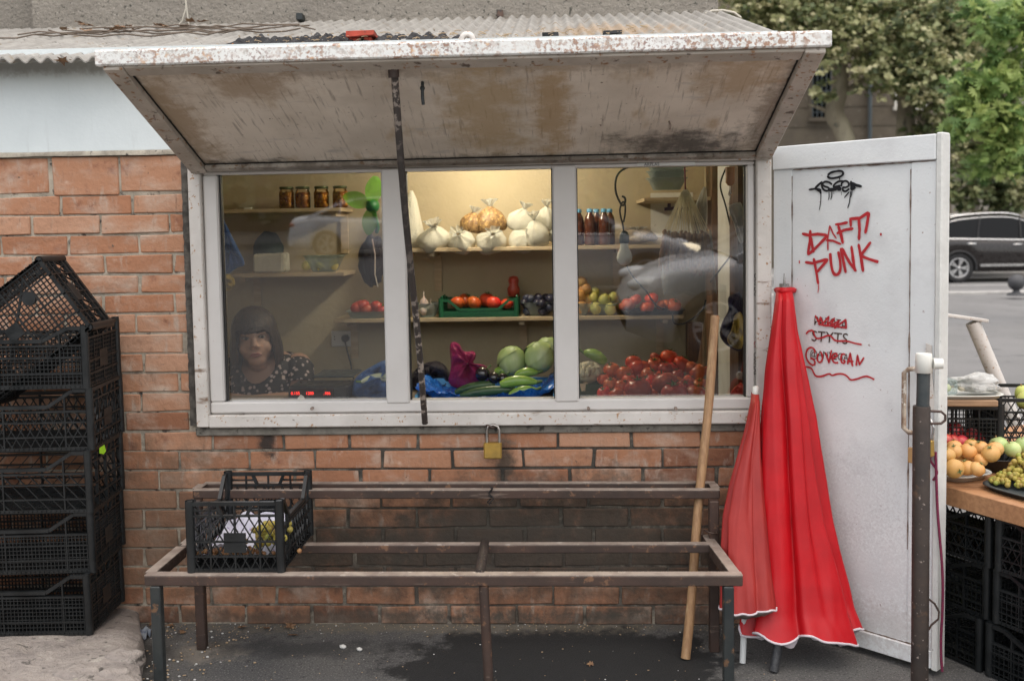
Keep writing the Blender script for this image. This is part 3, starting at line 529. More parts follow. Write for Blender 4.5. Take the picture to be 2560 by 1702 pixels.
# ---------------------------------------------------------------- crates
def lerp(a, b, t): return a+(b-a)*t
def panel(L, H, pat, dip=0.0, handle=False, seed=0, cell=.016):
    """one crate side in its own plane: x along, z up; list of bars (x0,z0,x1,z1,width,depth)"""
    B = []; h = L/2; dz = H*(1-dip)
    top = lambda x: H if not dip else (dz if abs(x) < h*.52 else min(H, dz+(abs(x)-h*.52)/(h*.30)*(H-dz)))
    B += [(-h, .006, h, .006, .012, .010)]
    if dip: B += [(-h*.52, dz-.006, h*.52, dz-.006, .012, .014), (-h*.52, dz-.006, -h*.82, H-.006, .012, .012), (h*.52, dz-.006, h*.82, H-.006, .012, .012), (-h*.82, H-.006, -h, H-.006, .012, .012), (h*.82, H-.006, h, H-.006, .012, .012), (-h, dz-.022, h, dz-.022, .007, .012)]
    else: B += [(-h, H-.006, h, H-.006, .012, .014)]
    zs = (dz if dip else H*.80)
    for f in (.30, .62) if dip else (.28, .54): B.append((-h, zs*f, h, zs*f, .005, .012))
    if not dip: B.append((-h, zs, h, zs, .006, .012))
    for x in ((-.36, .0, .36) if L > .45 else (-.3, .3) if dip else (-.28, .0, .28)): B.append((x*L, 0, x*L, top(x*L), .005, .011))
    zt = zs-.02 if dip else zs
    if pat == 'grid':
        n = int(L/cell)
        for i in range(1, n): x = -h+i*L/n; B.append((x, .01, x, zt, .0028, .005))
        n = int(zt/cell)
        for i in range(1, n): B.append((-h, i*zt/n, h, i*zt/n, .0028, .006))
    else:
        st = .032 if pat == 'diamond' else .045; sl = 1.7 if pat == 'diamond' else 1.1
        x = -h - zt/sl
        while x < h:
            for s in ((1, -1) if pat != 'slash' else (-1,)):
                x0, z0, x1, z1 = x, (0 if s > 0 else zt), x+zt/sl, (zt if s > 0 else 0)
                if x0 < -h: k = (-h-x0)/(x1-x0); x0, z0 = -h, lerp(z0, z1, k)
                if x1 > h: k = (h-x0)/(x1-x0); x1, z1 = h, lerp(z0, z1, k)
                if x1 > x0+.002: B.append((x0, z0, x1, z1, .003, .005 + (.001 if s > 0 else 0)))
            x += st
    if handle:
        for a in (-.2, .2): B.append((a*L*.7, zs, a*L, H-.006, .010, .010))
        B.append((-h, zs+.02, -.16*L, H-.03, .003, .006)); B.append((h, zs+.02, .16*L, H-.03, .003, .006)); B.append((-h, H-.03, -.16*L, zs+.02, .003, .006)); B.append((h, H-.03, .16*L, zs+.02, .003, .006))
    return B
def crate(label, L=.58, W=.38, H=.205, pat='grid', dipL=.22, dipW=0, mtl='crate_plastic', group=None, name='crate', base='grid', cell=.016, post=.0135):
    r = thing(name, label, 'crate', (0, 0, 0), group)
    for nm, ln, ds, rot in (('side_panel', L, -W/2, 0), ('side_panel', L, W/2, 180), ('end_panel', W, -L/2, 90), ('end_panel', W, L/2, -90)):
        mb = MB(); M = Matrix.Rotation(R(rot), 4, 'Z'); k = abs(ds)
        for (x0, z0, x1, z1, wd, dp) in panel(ln-.024, H, pat, dipL if nm == 'side_panel' else dipW, nm == 'end_panel', cell=cell):
            a = M @ V((x0, -k+.008, z0)); b = M @ V((x1, -k+.008, z1)); up = M.to_3x3() @ V((0, -1, 0)); mb.bar(a, b, wd, dp, up)
        if nm == 'end_panel' and pat != 'slash': mb.bar(M @ V((-.035, -k+.004, H*.42)), M @ V((.035, -k+.004, H*.42)), H*.28, .004, M.to_3x3() @ V((0, -1, 0)))
        mb.build(nm, mtl, r, world=False)
    for sx in (-1, 1):
        for sy in (-1, 1):
            mb = MB(); mb.tube([(sx*(L/2-post*.7), sy*(W/2-post*.7), 0), (sx*(L/2-post*.7), sy*(W/2-post*.7), H+.004)], post, 10, caps=False); mb.tube([(sx*(L/2-post*.7), sy*(W/2-post*.7), .002), (sx*(L/2-post*.7), sy*(W/2-post*.7), H+.002)], post*.62, 10)
            mb.build('corner_post', mtl, r, world=False)
    mb = MB(); n = int(L/.0155)
    for i in range(1, n): x = -L/2+i*L/n; mb.bar((x, -W/2, .006), (x, W/2, .006), .0028 if i % 6 else .006, .006)
    n = int(W/.0155)
    for i in range(1, n): y = -W/2+i*W/n; mb.bar((-L/2, y, .0075), (L/2, y, .0075), .0028 if i % 5 else .006, .006)
    for s in (-1, 1): mb.bar((-L*.3, s*W*.42, .009), (L*.3, -s*W*.42, .009), .007, .008); mb.bar((-L/2, s*(W/2-.01), .006), (L/2, s*(W/2-.01), .006), .012, .012); mb.bar((s*(L/2-.01), -W/2, .0065), (s*(L/2-.01), W/2, .0065), .012, .012)
    mb.bx(-.028, .028, -.025, .025, .002, .012); mb.tube([(-L*.24, W*.2, .002), (-L*.24, W*.2, .014)], .024, 14); mb.tube([(-L*.24, W*.2, .002), (-L*.24, W*.2, .014)], .024, 14) if 0 else None
    mb.build('base_grid', mtl, r, world=False)
    return r
GB = 'black crates stacked by the brick wall'
cx0 = -1.897; z = .108; specs = [('grid', .0125, 'black fine mesh crate at the very bottom of the wall stack'), ('grid', .0125, 'black square mesh crate second from the bottom of the wall stack'), ('slash', .02, 'black crate with slanted ribs in the middle of the wall stack'),
    ('diamond', .02, 'black diamond mesh crate second from the top of the level wall stack'), ('grid', .0135, 'black square mesh crate carrying the tilted crate on its rim')]
for i, (pt, cl, lb) in enumerate(specs):
    c = crate(lb, .60, .30, .2115, pt, .26 if i < 4 else .2, group=GB, cell=cl); c.location = (cx0 + (-.022, -.012, -.004, .002, 0)[i] + .0, -.215+.005*(i % 2), z); c.rotation_euler = (R(2.0-.3*i), 0, R((2.5, 4.5, 3.2, 4.4, 3.6)[i])); z += .2125
q = P(235, 1028, -.30); m = MB(); m.add([(q.x+.0, q.y-.02, q.z), (q.x+.003, q.y+.012, q.z+.004), (q.x+.004, q.y+.02, q.z-.02), (q.x+.002, q.y+.005, q.z-.028), (q.x, q.y-.022, q.z-.018)], [(0, 1, 2, 3, 4)]); mat('lime_tape', (.35, .65, .02), .6); m.build('scrap', 'lime_tape', loc=(q.x, q.y, q.z)); o = bpy.context.scene.collection.objects[-1]; tag(o, 'tiny lime green scrap stuck to the side of the black crate stack', 'scrap')
tc = crate('black crate tilted on edge on top of the wall stack, floor facing out', .46, .30, .16, 'diamond', 0, 0, group=GB, post=.014, cell=.02)
A = P(90, 590, -.35); B_ = P(200, 735, -.35); u = (B_-A); u.y = 0; u.normalize(); vv = V((u.z, 0, -u.x)); vv = vv if vv.x < 0 else -vv
ex_, ey_, ez_ = vv, -u, V((0, 1, 0))
if ex_.cross(ey_).dot(ez_) < 0: ey_ = u
Mt = Matrix(((ex_.x, ey_.x, ez_.x), (ex_.y, ey_.y, ez_.y), (ex_.z, ey_.z, ez_.z)))
ctr = A + u*.15 + vv*.23 + V((0, .0, 0)); tc.rotation_euler = Mt.to_euler(); tc.location = ctr
m = MB(); q = P(206, 718, -.3); m.bx(q.x-.016, q.x+.016, q.y-.004, q.y+.004, q.z-.008, q.z+.008) if 0 else None
# ---------------------------------------------------------------- steel rack (bench frame)
mat('skylit_steel', (.40, .34, .29), .55, (.26, .21, .18), 14, spots=[((.55, .49, .44), 30, .58, .7)], metal=.2)  # paler steel for the rail top flanges: sky light put into the colour
bn = thing('rack', 'rusty brown steel stall frame standing under the shop window', 'rack', (-.38, -.4, 0))
FL, FR_, BL, BRR = P(345, 1318, -.6), P(1704, 1324, -.6), P(440, 1249, -.3), P(1638, 1245, -.3)
zS = .403
def rail(nm, a, b, wd, ht, mt='rust_steel', sag=0):
    m = MB(); m.bar(a, b, wd, ht); o = m.build(nm, mt, bn, bevel=.003)
    if 'rail' in nm: m = MB(); dz = V((0, 0, ht/2+.0015)); m.bar(V(a)+dz, V(b)+dz, wd*.96, .0028); m.build('skylit_flange', 'skylit_steel', o)
    return o
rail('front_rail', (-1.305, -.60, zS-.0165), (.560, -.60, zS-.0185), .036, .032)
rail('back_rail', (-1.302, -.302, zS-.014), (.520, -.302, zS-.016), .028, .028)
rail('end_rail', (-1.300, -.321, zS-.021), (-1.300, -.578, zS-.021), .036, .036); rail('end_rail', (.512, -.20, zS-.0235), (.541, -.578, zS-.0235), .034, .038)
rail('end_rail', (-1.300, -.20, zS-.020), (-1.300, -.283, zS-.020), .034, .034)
m = MB(); m.tube([(-.255, -.290, zS-.004), (-.250, -.59, zS-.008)], .0165, 12); m.build('cross_bar', 'pole_steel', bn)
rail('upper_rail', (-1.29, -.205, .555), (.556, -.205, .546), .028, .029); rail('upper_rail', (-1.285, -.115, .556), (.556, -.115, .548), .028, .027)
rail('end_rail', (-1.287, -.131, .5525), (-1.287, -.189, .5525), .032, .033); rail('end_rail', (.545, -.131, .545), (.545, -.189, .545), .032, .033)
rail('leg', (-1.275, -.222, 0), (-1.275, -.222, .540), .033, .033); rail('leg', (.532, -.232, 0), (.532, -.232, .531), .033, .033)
rail('leg', (-1.272, -.604, -.0), (-1.272, -.604, zS-.0335), .032, .032, 'dark_paint_steel'); rail('leg', (.517, -.604, 0), (.517, -.604, zS-.0355), .032, .032, 'dark_paint_steel')
m = MB(); m.tube([(-.225, -.604, 0), (-.237, -.604, zS-.0345)], .0155, 12); m.build('leg', 'rust_steel', bn)
m = MB(); m.tube([(.49, -.24, .41), (.50, -.20, .432), (.535, -.21, .438), (.54, -.26, .42), (.51, -.27, .43), (.50, -.22, .425)], .003, 6); m.build('tie_wire', 'rust_steel', bn)
m = MB(); m.tube([(-.24+.01*math.sin(i*1.3), -.215+.012*math.cos(i*1.9), .575-.006*i) for i in range(11)], .0022, 5); m.tube([(-.235+.008*math.cos(i*1.1), -.222, .578-.007*i) for i in range(10)], .002, 5); m.build('tie_wire', 'label_ink', bn)
# crate on the rack with paper and grapes
rc = crate('black crate with crumpled paper and grapes set on the steel frame', .40, .305, .225, 'diamond', .30, 0, post=.015); rc.location = (-1.022, -.396, zS+.003); rc.rotation_euler = (0, 0, R(90.5))
mat('newsprint', (.60, .60, .68), .8, (.5, .5, .58), 20, spots=[((.28, .20, .40), 45, .6, .66)])
m = MB(); rows = []
for j in range(15):
    row = []
    for i in range(19):
        x = -1.145+.235*i/18; y = -.555+.32*j/14; e = min(i, 18-i, j, 14-j)
        row.append(V((x, y, zS+.020+.035*abs(n3((x*14, y*14, 0)))+.07*(y+.555)+(.055 if e == 0 else .025 if e == 1 else 0)*(.6+.9*n3((x*9, y*9, 5))) + (.03 if j < 3 else 0)*max(0, n3((x*16, 2, 2))))))
    rows.append(row)
m.grid(rows, sm=False); tag(m.build('wrapping_paper', 'newsprint', loc=(-1.03, -.4, zS+.02)), 'crumpled printed paper lining the crate on the steel frame', 'paper')
leaf_mat('grape_amber', ((.54, .46, .10), (.60, .52, .12), (.46, .30, .09), (.42, .47, .10)))
def grape_bunch(pts_fn, n, r, label, name='grape_bunch', m_='grape_amber', group=None, loc=(0, 0, 0)):
    t = thing(name, label, 'grapes', loc, group); mb = MB()
    for i in range(n):
        mb.tone = rnd.random(); mb.ball(pts_fn(i), r*rnd.uniform(.85, 1.1), 9, 6)
    mb.build('berries', m_, t); mb = MB(); p = [pts_fn(0), pts_fn(1), pts_fn(2)]; mb.tube([p[0], (p[0]+p[1])/2+V((0, 0, .01)), p[1]], .0025, 6); mb.build('stem', 'wood', t); return t
grape_bunch(lambda i: V((-.935+rnd.gauss(0, .026), -.50+rnd.gauss(0, .03), zS+.075+abs(rnd.gauss(0, .026)))), 60, .0110, 'green grape bunch lying on paper in the crate on the steel frame', loc=(-.935, -.5, zS+.04))
mat('raisin', (.28, .15, .06), .5, (.20, .09, .04), 30)
t = MB()
for i in range(60):
    t.ball((-1.03+rnd.gauss(0, .06), -.552+rnd.uniform(-.008, .008), zS+.045+abs(rnd.gauss(0, .011))), .0085, 7, 5)
tag(t.build('withered_grapes', 'raisin', loc=(-1.02, -.545, zS+.03)), 'withered brown grapes scattered along the crate front', 'grapes', kind='stuff')
# ---------------------------------------------------------------- leaning stick
st = thing('broom_stick', 'long bare wooden stick leaning on the window frame', 'stick', (.422, -.3, 0))
a, b = V((.424, -.302, .004)), V((.572, -.045, 1.150)); m = MB(); m.tube([a.lerp(b, i/12)+V((.0025*math.sin(i*.9), 0, 0)) for i in range(13)], [.0158+.0006*math.sin(i*2.1) for i in range(13)], 14); m.build('stick', 'wood', st)
# ---------------------------------------------------------------- umbrellas
mat('red_cloth', (.50, .006, .012), .42, (.40, .005, .010), 5, spots=[((.62, .16, .14), 40, .76, .82)], sheen=0, spec=.35, bump=.0012, bsc=14)
mat('faded_cloth', (.36, .030, .024), .55, (.24, .014, .014), 3, stretch=(1, 1, .5), sheen=0, spec=.35, bump=.0012, bsc=14)
mat('white_trim', (.62, .56, .60), .7); mat('grey_lining', (.30, .27, .25), .8); mat('white_plastic', (.74, .74, .69), .4); mat('white_metal', (.62, .64, .64), .35, spots=[((.3, .28, .25), 30, .66, .72)]); mat('black_mesh', (.02, .022, .026), .45, (.05, .052, .055), 120)
def canopy(rows_px, yc, folds, dep, seed, hem=.02, n=120):
    """rows_px: (left, right, height) of the folded cloth in photo pixels from the top down"""
    rows = []; nr = 70
    for k in range(nr+1):
        t = k/nr*(len(rows_px)-1); i = min(int(t), len(rows_px)-2); f = t-i; a, b = rows_px[i], rows_px[i+1]
        l, r, yy = (lerp(a[j], b[j], f) for j in range(3)); y0 = lerp(yc[0], yc[1], k/nr); pl_, pr_ = P(l, yy, y0), P(r, yy, y0); row = []; tt = k/nr
        for j in range(n):
            th = 2*math.pi*j/n; wob = .9*n3((math.cos(th)*1.3, math.sin(th)*1.3, seed+tt*.8))
            ph = folds*(th+wob*.9)+seed; fold = abs(math.sin(ph/2)); fold = min(1, fold*1.5)**.8
            amp = .05+.62*min(1, tt*2.2)*(1-.30*tt)*(.65+.9*abs(n3((round(ph/6.283)*2.7, seed, 1))))
            q = 1-amp*(1-fold) + .03*n3((th*3, tt*5, seed)) + tt*(.022*n3((math.cos(th)*7, math.sin(th)*7, tt*11+seed))+.010*n3((math.cos(th)*16, math.sin(th)*16, tt*30)))
            c = (pl_+pr_)/2; hx = (pr_-pl_).length/2; hy = lerp(.03, dep, tt**.8)
            z = lerp(pl_.z, pr_.z, .5+.5*math.cos(th)*q)
            dzh = hem*(math.sin(ph)*.6+.9*n3((th*2.2, 0, seed+4)))*max(0, (tt-.72)/.28)**2
            row.append(V((c.x+hx*math.cos(th)*q, y0+hy*math.sin(th)*q, z+dzh)))
        rows.append(row)
    return rows
u2 = thing('parasol', 'folded bright red parasol with pink white hem leaning on the door', 'parasol', (.70, -.39, 0), 'folded parasols by the door')
R2 = [(1788, 1824, 668), (1786, 1828, 690), (1776, 1836, 760), (1762, 1856, 850), (1752, 1880, 960), (1744, 1898, 1080), (1736, 1918, 1200), (1726, 1946, 1310), (1712, 1968, 1400), (1703, 1990, 1455)]
cr = canopy(R2, (-.085, -.34), 5, .085, 2.4, .022); m = MB(); m.grid(cr, closed=True); m.build('canopy', 'red_cloth', u2)
m = MB(); m.tube(cr[-1]+[cr[-1][0]], .0042, 6, caps=False); m.build('hem', 'white_trim', u2)
m = MB(); lo_ = [p+(p-V((.81, -.34, p.z)))*-.06+V((0, 0, .004)) for p in cr[-1]]; m.grid([lo_, [p+(p-V((.81, -.34, p.z)))*-.25+V((0, 0, -.014+.02*n3(p, 22))) for p in lo_]], closed=True); m.build('lining', 'white_trim', u2)
tp = P(1806, 665, -.085); ft = V((.7, -.40, .004))
m = MB(); m.tube([ft, V((.752, -.335, .21))], .0155, 14); m.build('pole', 'black_mesh', u2)
m = MB(); m.tube([tp+V((0, 0, -.02)), tp+V((0, 0, .018))], .017, 14); m.tube([tp+V((0, 0, .018)), tp+V((0, 0, .055))], [.005, .0022], 8); m.build('tip', 'steel', u2)
m = MB(); m.lathe([(.020, -.012), (.034, -.008), (.038, .004), (.030, .010), (.016, .012)], 20, tp+V((.002, 0, -.006)), fx=lambda a, z: 1+.14*math.sin(a*3+1)); m.build('crown_cap', 'red_cloth', u2)
u1 = thing('parasol', 'folded faded salmon red parasol with grey lining in front of the bright one', 'parasol', (.61, -.34, 0), 'folded parasols by the door')
R1 = [(1731, 1747, 905), (1729, 1749, 925), (1716, 1750, 985), (1698, 1752, 1050), (1678, 1757, 1120), (1664, 1763, 1190), (1660, 1770, 1260), (1658, 1778, 1330), (1655, 1787, 1398)]
cr = canopy(R1, (-.13, -.40), 4, .06, 5.1, .012); m = MB(); m.grid(cr, closed=True); m.build('canopy', 'faded_cloth', u1)
m = MB(); m.tube(cr[-1]+[cr[-1][0]], .0036, 6, caps=False); m.build('hem', 'white_trim', u1)
c0 = sum(cr[-1], V((0, 0, 0)))/len(cr[-1]); m = MB(); m.grid([cr[-1], [p.lerp(c0, .3)+V((-.01, 0, -.022)) for p in cr[-1]], [p.lerp(c0, .9)+V((-.01, 0, .03)) for p in cr[-1]]], closed=True); m.build('lining', 'grey_lining', u1)
m = MB(); m.tube([(.611, -.334, .004), (.625, -.31, .22)], .0105, 12); m.build('pole', 'white_metal', u1)
tp = P(1740, 900, -.13); m = MB(); m.tube([tp+V((0, 0, -.012)), tp+V((.001, 0, .014)), tp+V((.001, .0, .018))], [.0125, .0115, .006], 14); m.build('tip', 'white_plastic', u1)
# ---------------------------------------------------------------- post holding a parasol base
mat('dark_tube', (.035, .045, .05), .5, (.05, .058, .06), 40, bump=.001, bsc=120)
PX, PY = 1.092, -.62
po = thing('post', 'brown steel tube post with white plastic cap standing before the door', 'post', (PX, PY, 0))
m = MB(); m.tube([(PX+.002, PY, 0), (PX, PY, .918), (PX, PY, .922)], [.0255, .0255, .024], 20); m.build('outer_tube', 'pole_steel', po)
m = MB(); m.tube([(PX+.003, PY, .915), (PX+.005, PY, 1.05)], .0190, 20); m.build('inner_tube', 'dark_tube', po)
m = MB(); m.tube([(PX+.005, PY, 1.022), (PX+.005, PY, 1.0225), (PX+.005, PY, 1.075), (PX+.005, PY, 1.08)], [.023, .0245, .024, .022], 20); m.tube([(PX+.03, PY-.008, 1.05), (PX+.056, PY-.012, 1.05)], [.017, .0155], 14); m.build('cap', 'white_plastic', po)
m = MB(); m.tube([(PX+.026, PY, .906), (PX+.058, PY, .904), (PX+.070, PY, .893), (PX+.070, PY, .878), (PX+.058, PY, .868), (PX+.026, PY, .868)], .004, 8); m.build('ring', 'rust_steel', po)
m = MB(); m.tube([(PX+.027, PY, .33), (PX+.045, PY, .315), (PX+.058, PY, .29), (PX+.056, PY, .268), (PX+.036, PY, .25), (PX+.027, PY, .235)], .0032, 8); m.build('hook', 'rust_steel', po)
dl = thing('padlock', 'brass padlock hanging from the door edge behind the brown post', 'padlock', DP(2132, 1030, .03))
q = DP(2136, 1028, .04); m = MB(); m.bar(q+V((-.004, .004, -.03)), q+V((-.006, .004, .022)), .05, .02, DN); m.build('lock_body', 'brass', dl, bevel=.003)
q0, q1 = DP(2128, 985, .04), DP(2150, 985, .04); m = MB(); m.tube([DP(2126, 1010, .04), q0, DP(2132, 968, .04), DP(2143, 965, .04), q1, DP(2147, 1012, .04)], .0045, 8); m.build('shackle', 'steel', dl)
mat('cardboard', (.45, .27, .12), .85); q = DP(2104, 1045, .03); m = MB(); m.bar(q+V((0, 0, -.03)), q+V((0, 0, .02)), .035, .012, DN); tag(m.build('wood_block', 'cardboard', loc=q, bevel=.002), 'small tan wooden block peeking left of the brown post', 'block')
mat('magenta_rope', (.22, .02, .06), .8, (.12, .015, .05), 200); pts = []
for i in range(60):
    f = i/59; q = DP(lerp(2154, 2172, min(1, f*1.3)) - 6*math.sin(f*9)*f, lerp(1040, 1545, f), .016); pts.append(q)
m = MB(); m.tube(pts, .0042, 6); m.tube([DP(2150-8*math.sin(i*.5), 1040+5*i, .016) for i in range(14)], .0035, 6); tag(m.build('rope', 'magenta_rope', loc=pts[0]), 'thin dark magenta rope dangling down the edge of the white door', 'rope')
# ---------------------------------------------------------------- stall to the right of the door
E1, E2 = V((.472, -.882, 0)).normalized(), V((.882, .472, 0)).normalized(); SO = V((1.285, -.302, 0)); SR = math.atan2(E1.y, E1.x)
def S(a, b, z=0): return SO + E1*a + E2*b + V((0, 0, z))
sx_ = thing('stall_table', 'brown wooden plank table top laid over black crates beyond the door', 'table', S(.2, .4, .53))
def sbox(a0, a1, b0, b1, z0, z1):
    m = MB(); p = [S(a, b, z) for z in (z0, z1) for b in (b0, b1) for a in (a0, a1)]; m.add(p, [(0, 2, 3, 1), (4, 5, 7, 6), (0, 1, 5, 4), (2, 6, 7, 3), (0, 4, 6, 2), (1, 3, 7, 5)]); return m
sbox(-.55, 1.1, .012, 1.2, .575, .597).build('table_top', 'table_wood', sx_, bevel=.002)
sbox(-.55, 1.1, -.012, .011, .537, .598).build('apron', 'table_wood', sx_, bevel=.002)
GC = 'black crates under the stall table'
k = 0
for lv in range(3):
    for a in (-.16, .46):
        c = crate(('lowest black crate', 'middle black crate', 'uppermost black crate')[lv] + (' below the stall table next to the door edge' if a < 0 else ' below the stall table at the right picture edge'), .60, .40, .172, ('grid', 'grid', 'diamond')[lv], .22, group=GC, cell=.017)
        c.location = S(a+.015*(lv-1), .225+.012*(lv % 2), .004+lv*.1775); c.rotation_euler = (0, 0, SR)
# back tier
bc = crate('black crate carrying the upper plank at the back of the stall table', .34, .26, .225, 'grid', 0, group='black crates on the stall table', cell=.014); bc.location = (1.40, .03, .600); bc.rotation_euler = (0, 0, R(-4))
pc = crate('black crate of green pears at the right end of the stall', .44, .36, .245, 'diamond', 0, group='black crates on the stall table', cell=.02); pc.location = (1.79, .09, .600); pc.rotation_euler = (0, 0, R(-6))
pk = thing('plank', 'short brown board bridging the back crate as an upper shelf', 'board', (1.36, .02, .83)); m = MB(); m.bar((1.10, .045, .843), (1.535, .012, .843), .33, .022); m.build('board', 'plank', pk, bevel=.003)
mat('melamine', (.62, .62, .57), .35); mat('tray_black', (.015, .016, .018), .35); mat('pear_skin', (.42, .50, .12), .4, (.50, .50, .16), 12, orand=.12); mat('apple_red', (.35, .02, .025), .3, (.55, .10, .06), 10, stretch=(3, 3, 1), orand=.2); mat('orange_skin', (.60, .30, .09), .45, (.60, .36, .13), 8, orand=.12, bump=.0008, bsc=160); mat('calyx_green', (.16, .20, .07), .7); mat('lime_skin', (.40, .52, .20), .4, (.48, .55, .25), 10, orand=.1)
film_mat('clear_plastic', (.75, .85, .85), .12, .15); film_mat('white_film', (.85, .85, .82), .78, .25); film_mat('blue_film', (.05, .16, .46), .72, .28); film_mat('pink_film', (.50, .03, .16), .6, .25); film_mat('milky_film', (.8, .8, .74), .4, .3)
def dish(name, label, cat, c, a, b, h, rim, mt, th=.003, group=None, rot=0):
    m = MB(); n = 40; M = Matrix.Rotation(rot, 3, 'Z')
    def sq(t, x, y): e = 4.; ct, s_ = math.cos(t), math.sin(t); return V((x*abs(ct)**(2/e)*(1 if ct >= 0 else -1), y*abs(s_)**(2/e)*(1 if s_ >= 0 else -1), 0))
    rw = lambda x, y, z: [V(c)+M @ (sq(2*math.pi*i/n, x, y)+V((0, 0, z))) for i in range(n)]
    m.grid([rw(.001, .001, .0), rw(a-h*.5, b-h*.5, 0), rw(a, b, h), rw(a+rim, b+rim, h+.001), rw(a+rim, b+rim, h+.001+th), rw(a-th, b-th, h+th), rw(a-h*.5-th, b-h*.5-th, th), rw(.001, .001, th)], closed=True)
    return tag(m.build(name, mt, loc=c), label, cat, group)
dish('tray', 'white oval tray of persimmons at the near end of the stall table', 'tray', S(-.18, .13, .5985), .20, .095, .018, .012, 'melamine', rot=SR)
dish('tray', 'steel tray under the amber grapes on the stall table', 'tray', S(.30, .16, .5985), .22, .11, .014, .010, 'dark_tube', rot=SR)
dish('tray', 'black plastic tray of red apples behind the persimmons', 'tray', (1.46, -.055, .6), .15, .09, .045, .006, 'tray_black', rot=R(-20))
dish('tray', 'pale round tray holding a clear box and a bag on the upper board', 'tray', (1.37, -.045, .8545), .19, .085, .010, .008, 'melamine', rot=R(-4))
def fruit(name, mt, r, squash=.9, nd=None, calyx=None, dimple=.12):
    m = MB(); m.ball((0, 0, 0), (r, r, r*squash), 18, 12, fx=lambda d: 1-dimple*math.exp(-((1-abs(d.z))/.06))+.02*n3(d*1.3, 1.5)); o = m.build(name, mt, loc=(0, 0, 0))
    if calyx:
        c = MB(); k = calyx[0]; rr = calyx[1]; vs = [V((0, 0, r*squash*.93))]
        for i in range(2*k): a = math.pi*i/k; q = rr*r*(1 if i % 2 == 0 else .35); vs.append(V((q*math.cos(a), q*math.sin(a), r*squash*(.97 - .12*(q/r)**2) + (.004 if i % 2 == 0 else .003))))
        c.add(vs, [(0, 1+i, 1+(i+1) % (2*k)) for i in range(2*k)]); c.tube([(0, 0, r*squash*.9), (r*.05, 0, r*squash*1.12)], r*.07, 5); c.build('calyx', calyx[2], o)
    return o
def rr(): return (rnd.uniform(-.5, .5), rnd.uniform(-.5, .5), rnd.uniform(0, 6.3))
def spread(proto, items, label, cat, group, base_r):
    for i, (p, r, *rot) in enumerate(items):
        o = proto if i == 0 else dup(proto)
        tag(o, label, cat, group); o.location = p; o.rotation_euler = rot[0] if rot else rr(); o.scale = (r/base_r,)*3
def F2(x, y): return 2063+x*.3054, 700+y*.3054
def fr2(x, y, b): fx_, fy_ = F2(x, y); return P(fx_, fy_, b)
po_ = fruit('persimmon', 'orange_skin', .028, .88, calyx=(4, .38, 'calyx_green'), dimple=.06)
PP = [((440, 1110), -.27, .026), ((545, 1110), -.27, .029), ((388, 1140), -.33, .026), ((440, 1240), -.37, .032, (R(95), R(-20), R(10))), ((535, 1235), -.33, .028), ((612, 1243), -.35, .026), ((640, 1178), -.30, .023), ((640, 1085), -.22, .026), ((570, 1065), -.20, .025), ((440, 1075), -.2, .026), ((745, 1095), -.26, .029), ((716, 1128), -.31, .030), ((490, 1180), -.24, .027), ((590, 1160), -.22, .027), ((390, 1210), -.30, .027)]
spread(po_, [(fr2(*a, b), r, *x) for a, b, r, *x in PP], 'round orange persimmon in the heap on the white stall tray', 'persimmon', 'persimmons heaped on the stall', .028)
ap = fruit('apple', 'apple_red', .03, .92, calyx=(3, .15, 'wood'), dimple=.25)
spread(ap, [(fr2(437, 948, -.06), .032), (fr2(578, 998, -.06), .031), (fr2(485, 1040, -.10), .028), (fr2(420, 1030, -.1), .028), (fr2(380, 1030, -.14), .027), (fr2(500, 1000, -.02), .03), (fr2(630, 1050, -.03), .029)], 'red apple piled in the black tray on the stall', 'apple', 'red apples on the stall', .03)
pe = fruit('pear', 'lime_skin', .03, 1.0, calyx=(3, .15, 'wood'), dimple=.15)
spread(pe, [(fr2(775, 1068, -.12), .033), (fr2(880, 1095, -.16), .028), (fr2(965, 1065, -.14), .03)], 'round pale green fruit beside the grapes on the stall', 'pear', 'pale green fruit on the stall', .03)
pr2 = fruit('pear', 'pear_skin', .033, 1.15, calyx=(3, .12, 'wood'), dimple=.12); items = [((x, y, z), .032) for x, y, z in [(1.70, .03, .822), (1.77, .05, .826), (1.84, .03, .822), (1.91, .05, .826), (1.73, .11, .83), (1.81, .12, .83)]]
spread(pr2, items, 'green pear in the black crate at the right end of the stall', 'pear', 'green pears in the stall crate', .033)
def gb(i):
    dx = rnd.uniform(2258, 2385); t_ = rnd.random(); q = G(dx, 1112+(dx-2258)*.15, .612); k = min(1, (dx-2250)/45); return q+E2*(.015+.17*t_)+V((0, 0, .095*k*math.sin(math.pi*min(1, t_*.75+.02))*rnd.uniform(.35, 1)))
grape_bunch(gb, 430, .0086, 'large amber green grape heap on the steel stall tray', loc=S(.2, .13, .62))
cb = fr2(470, 590, -.06); m = MB(); q = V((1.345, -.06, .868))
b_ = thing('food_box', 'clear plastic box of pale round cheeses on the upper board', 'box', q); m.bx(q.x-.07, q.x+.055, q.y-.055, q.y+.055, q.z+.001, q.z+.052); m.build('box_shell', 'clear_plastic', b_, bevel=.006)
ch = MB(); ch.ball(q+V((-.02, -.015, .022)), (.026, .026, .018)); ch.ball(q+V((.02, -.02, .02)), (.024, .024, .017)); ch.ball(q+V((0, .02, .024)), (.03, .025, .018)); mat('cheese', (.58, .58, .34), .6); ch.build('filling', 'cheese', b_)
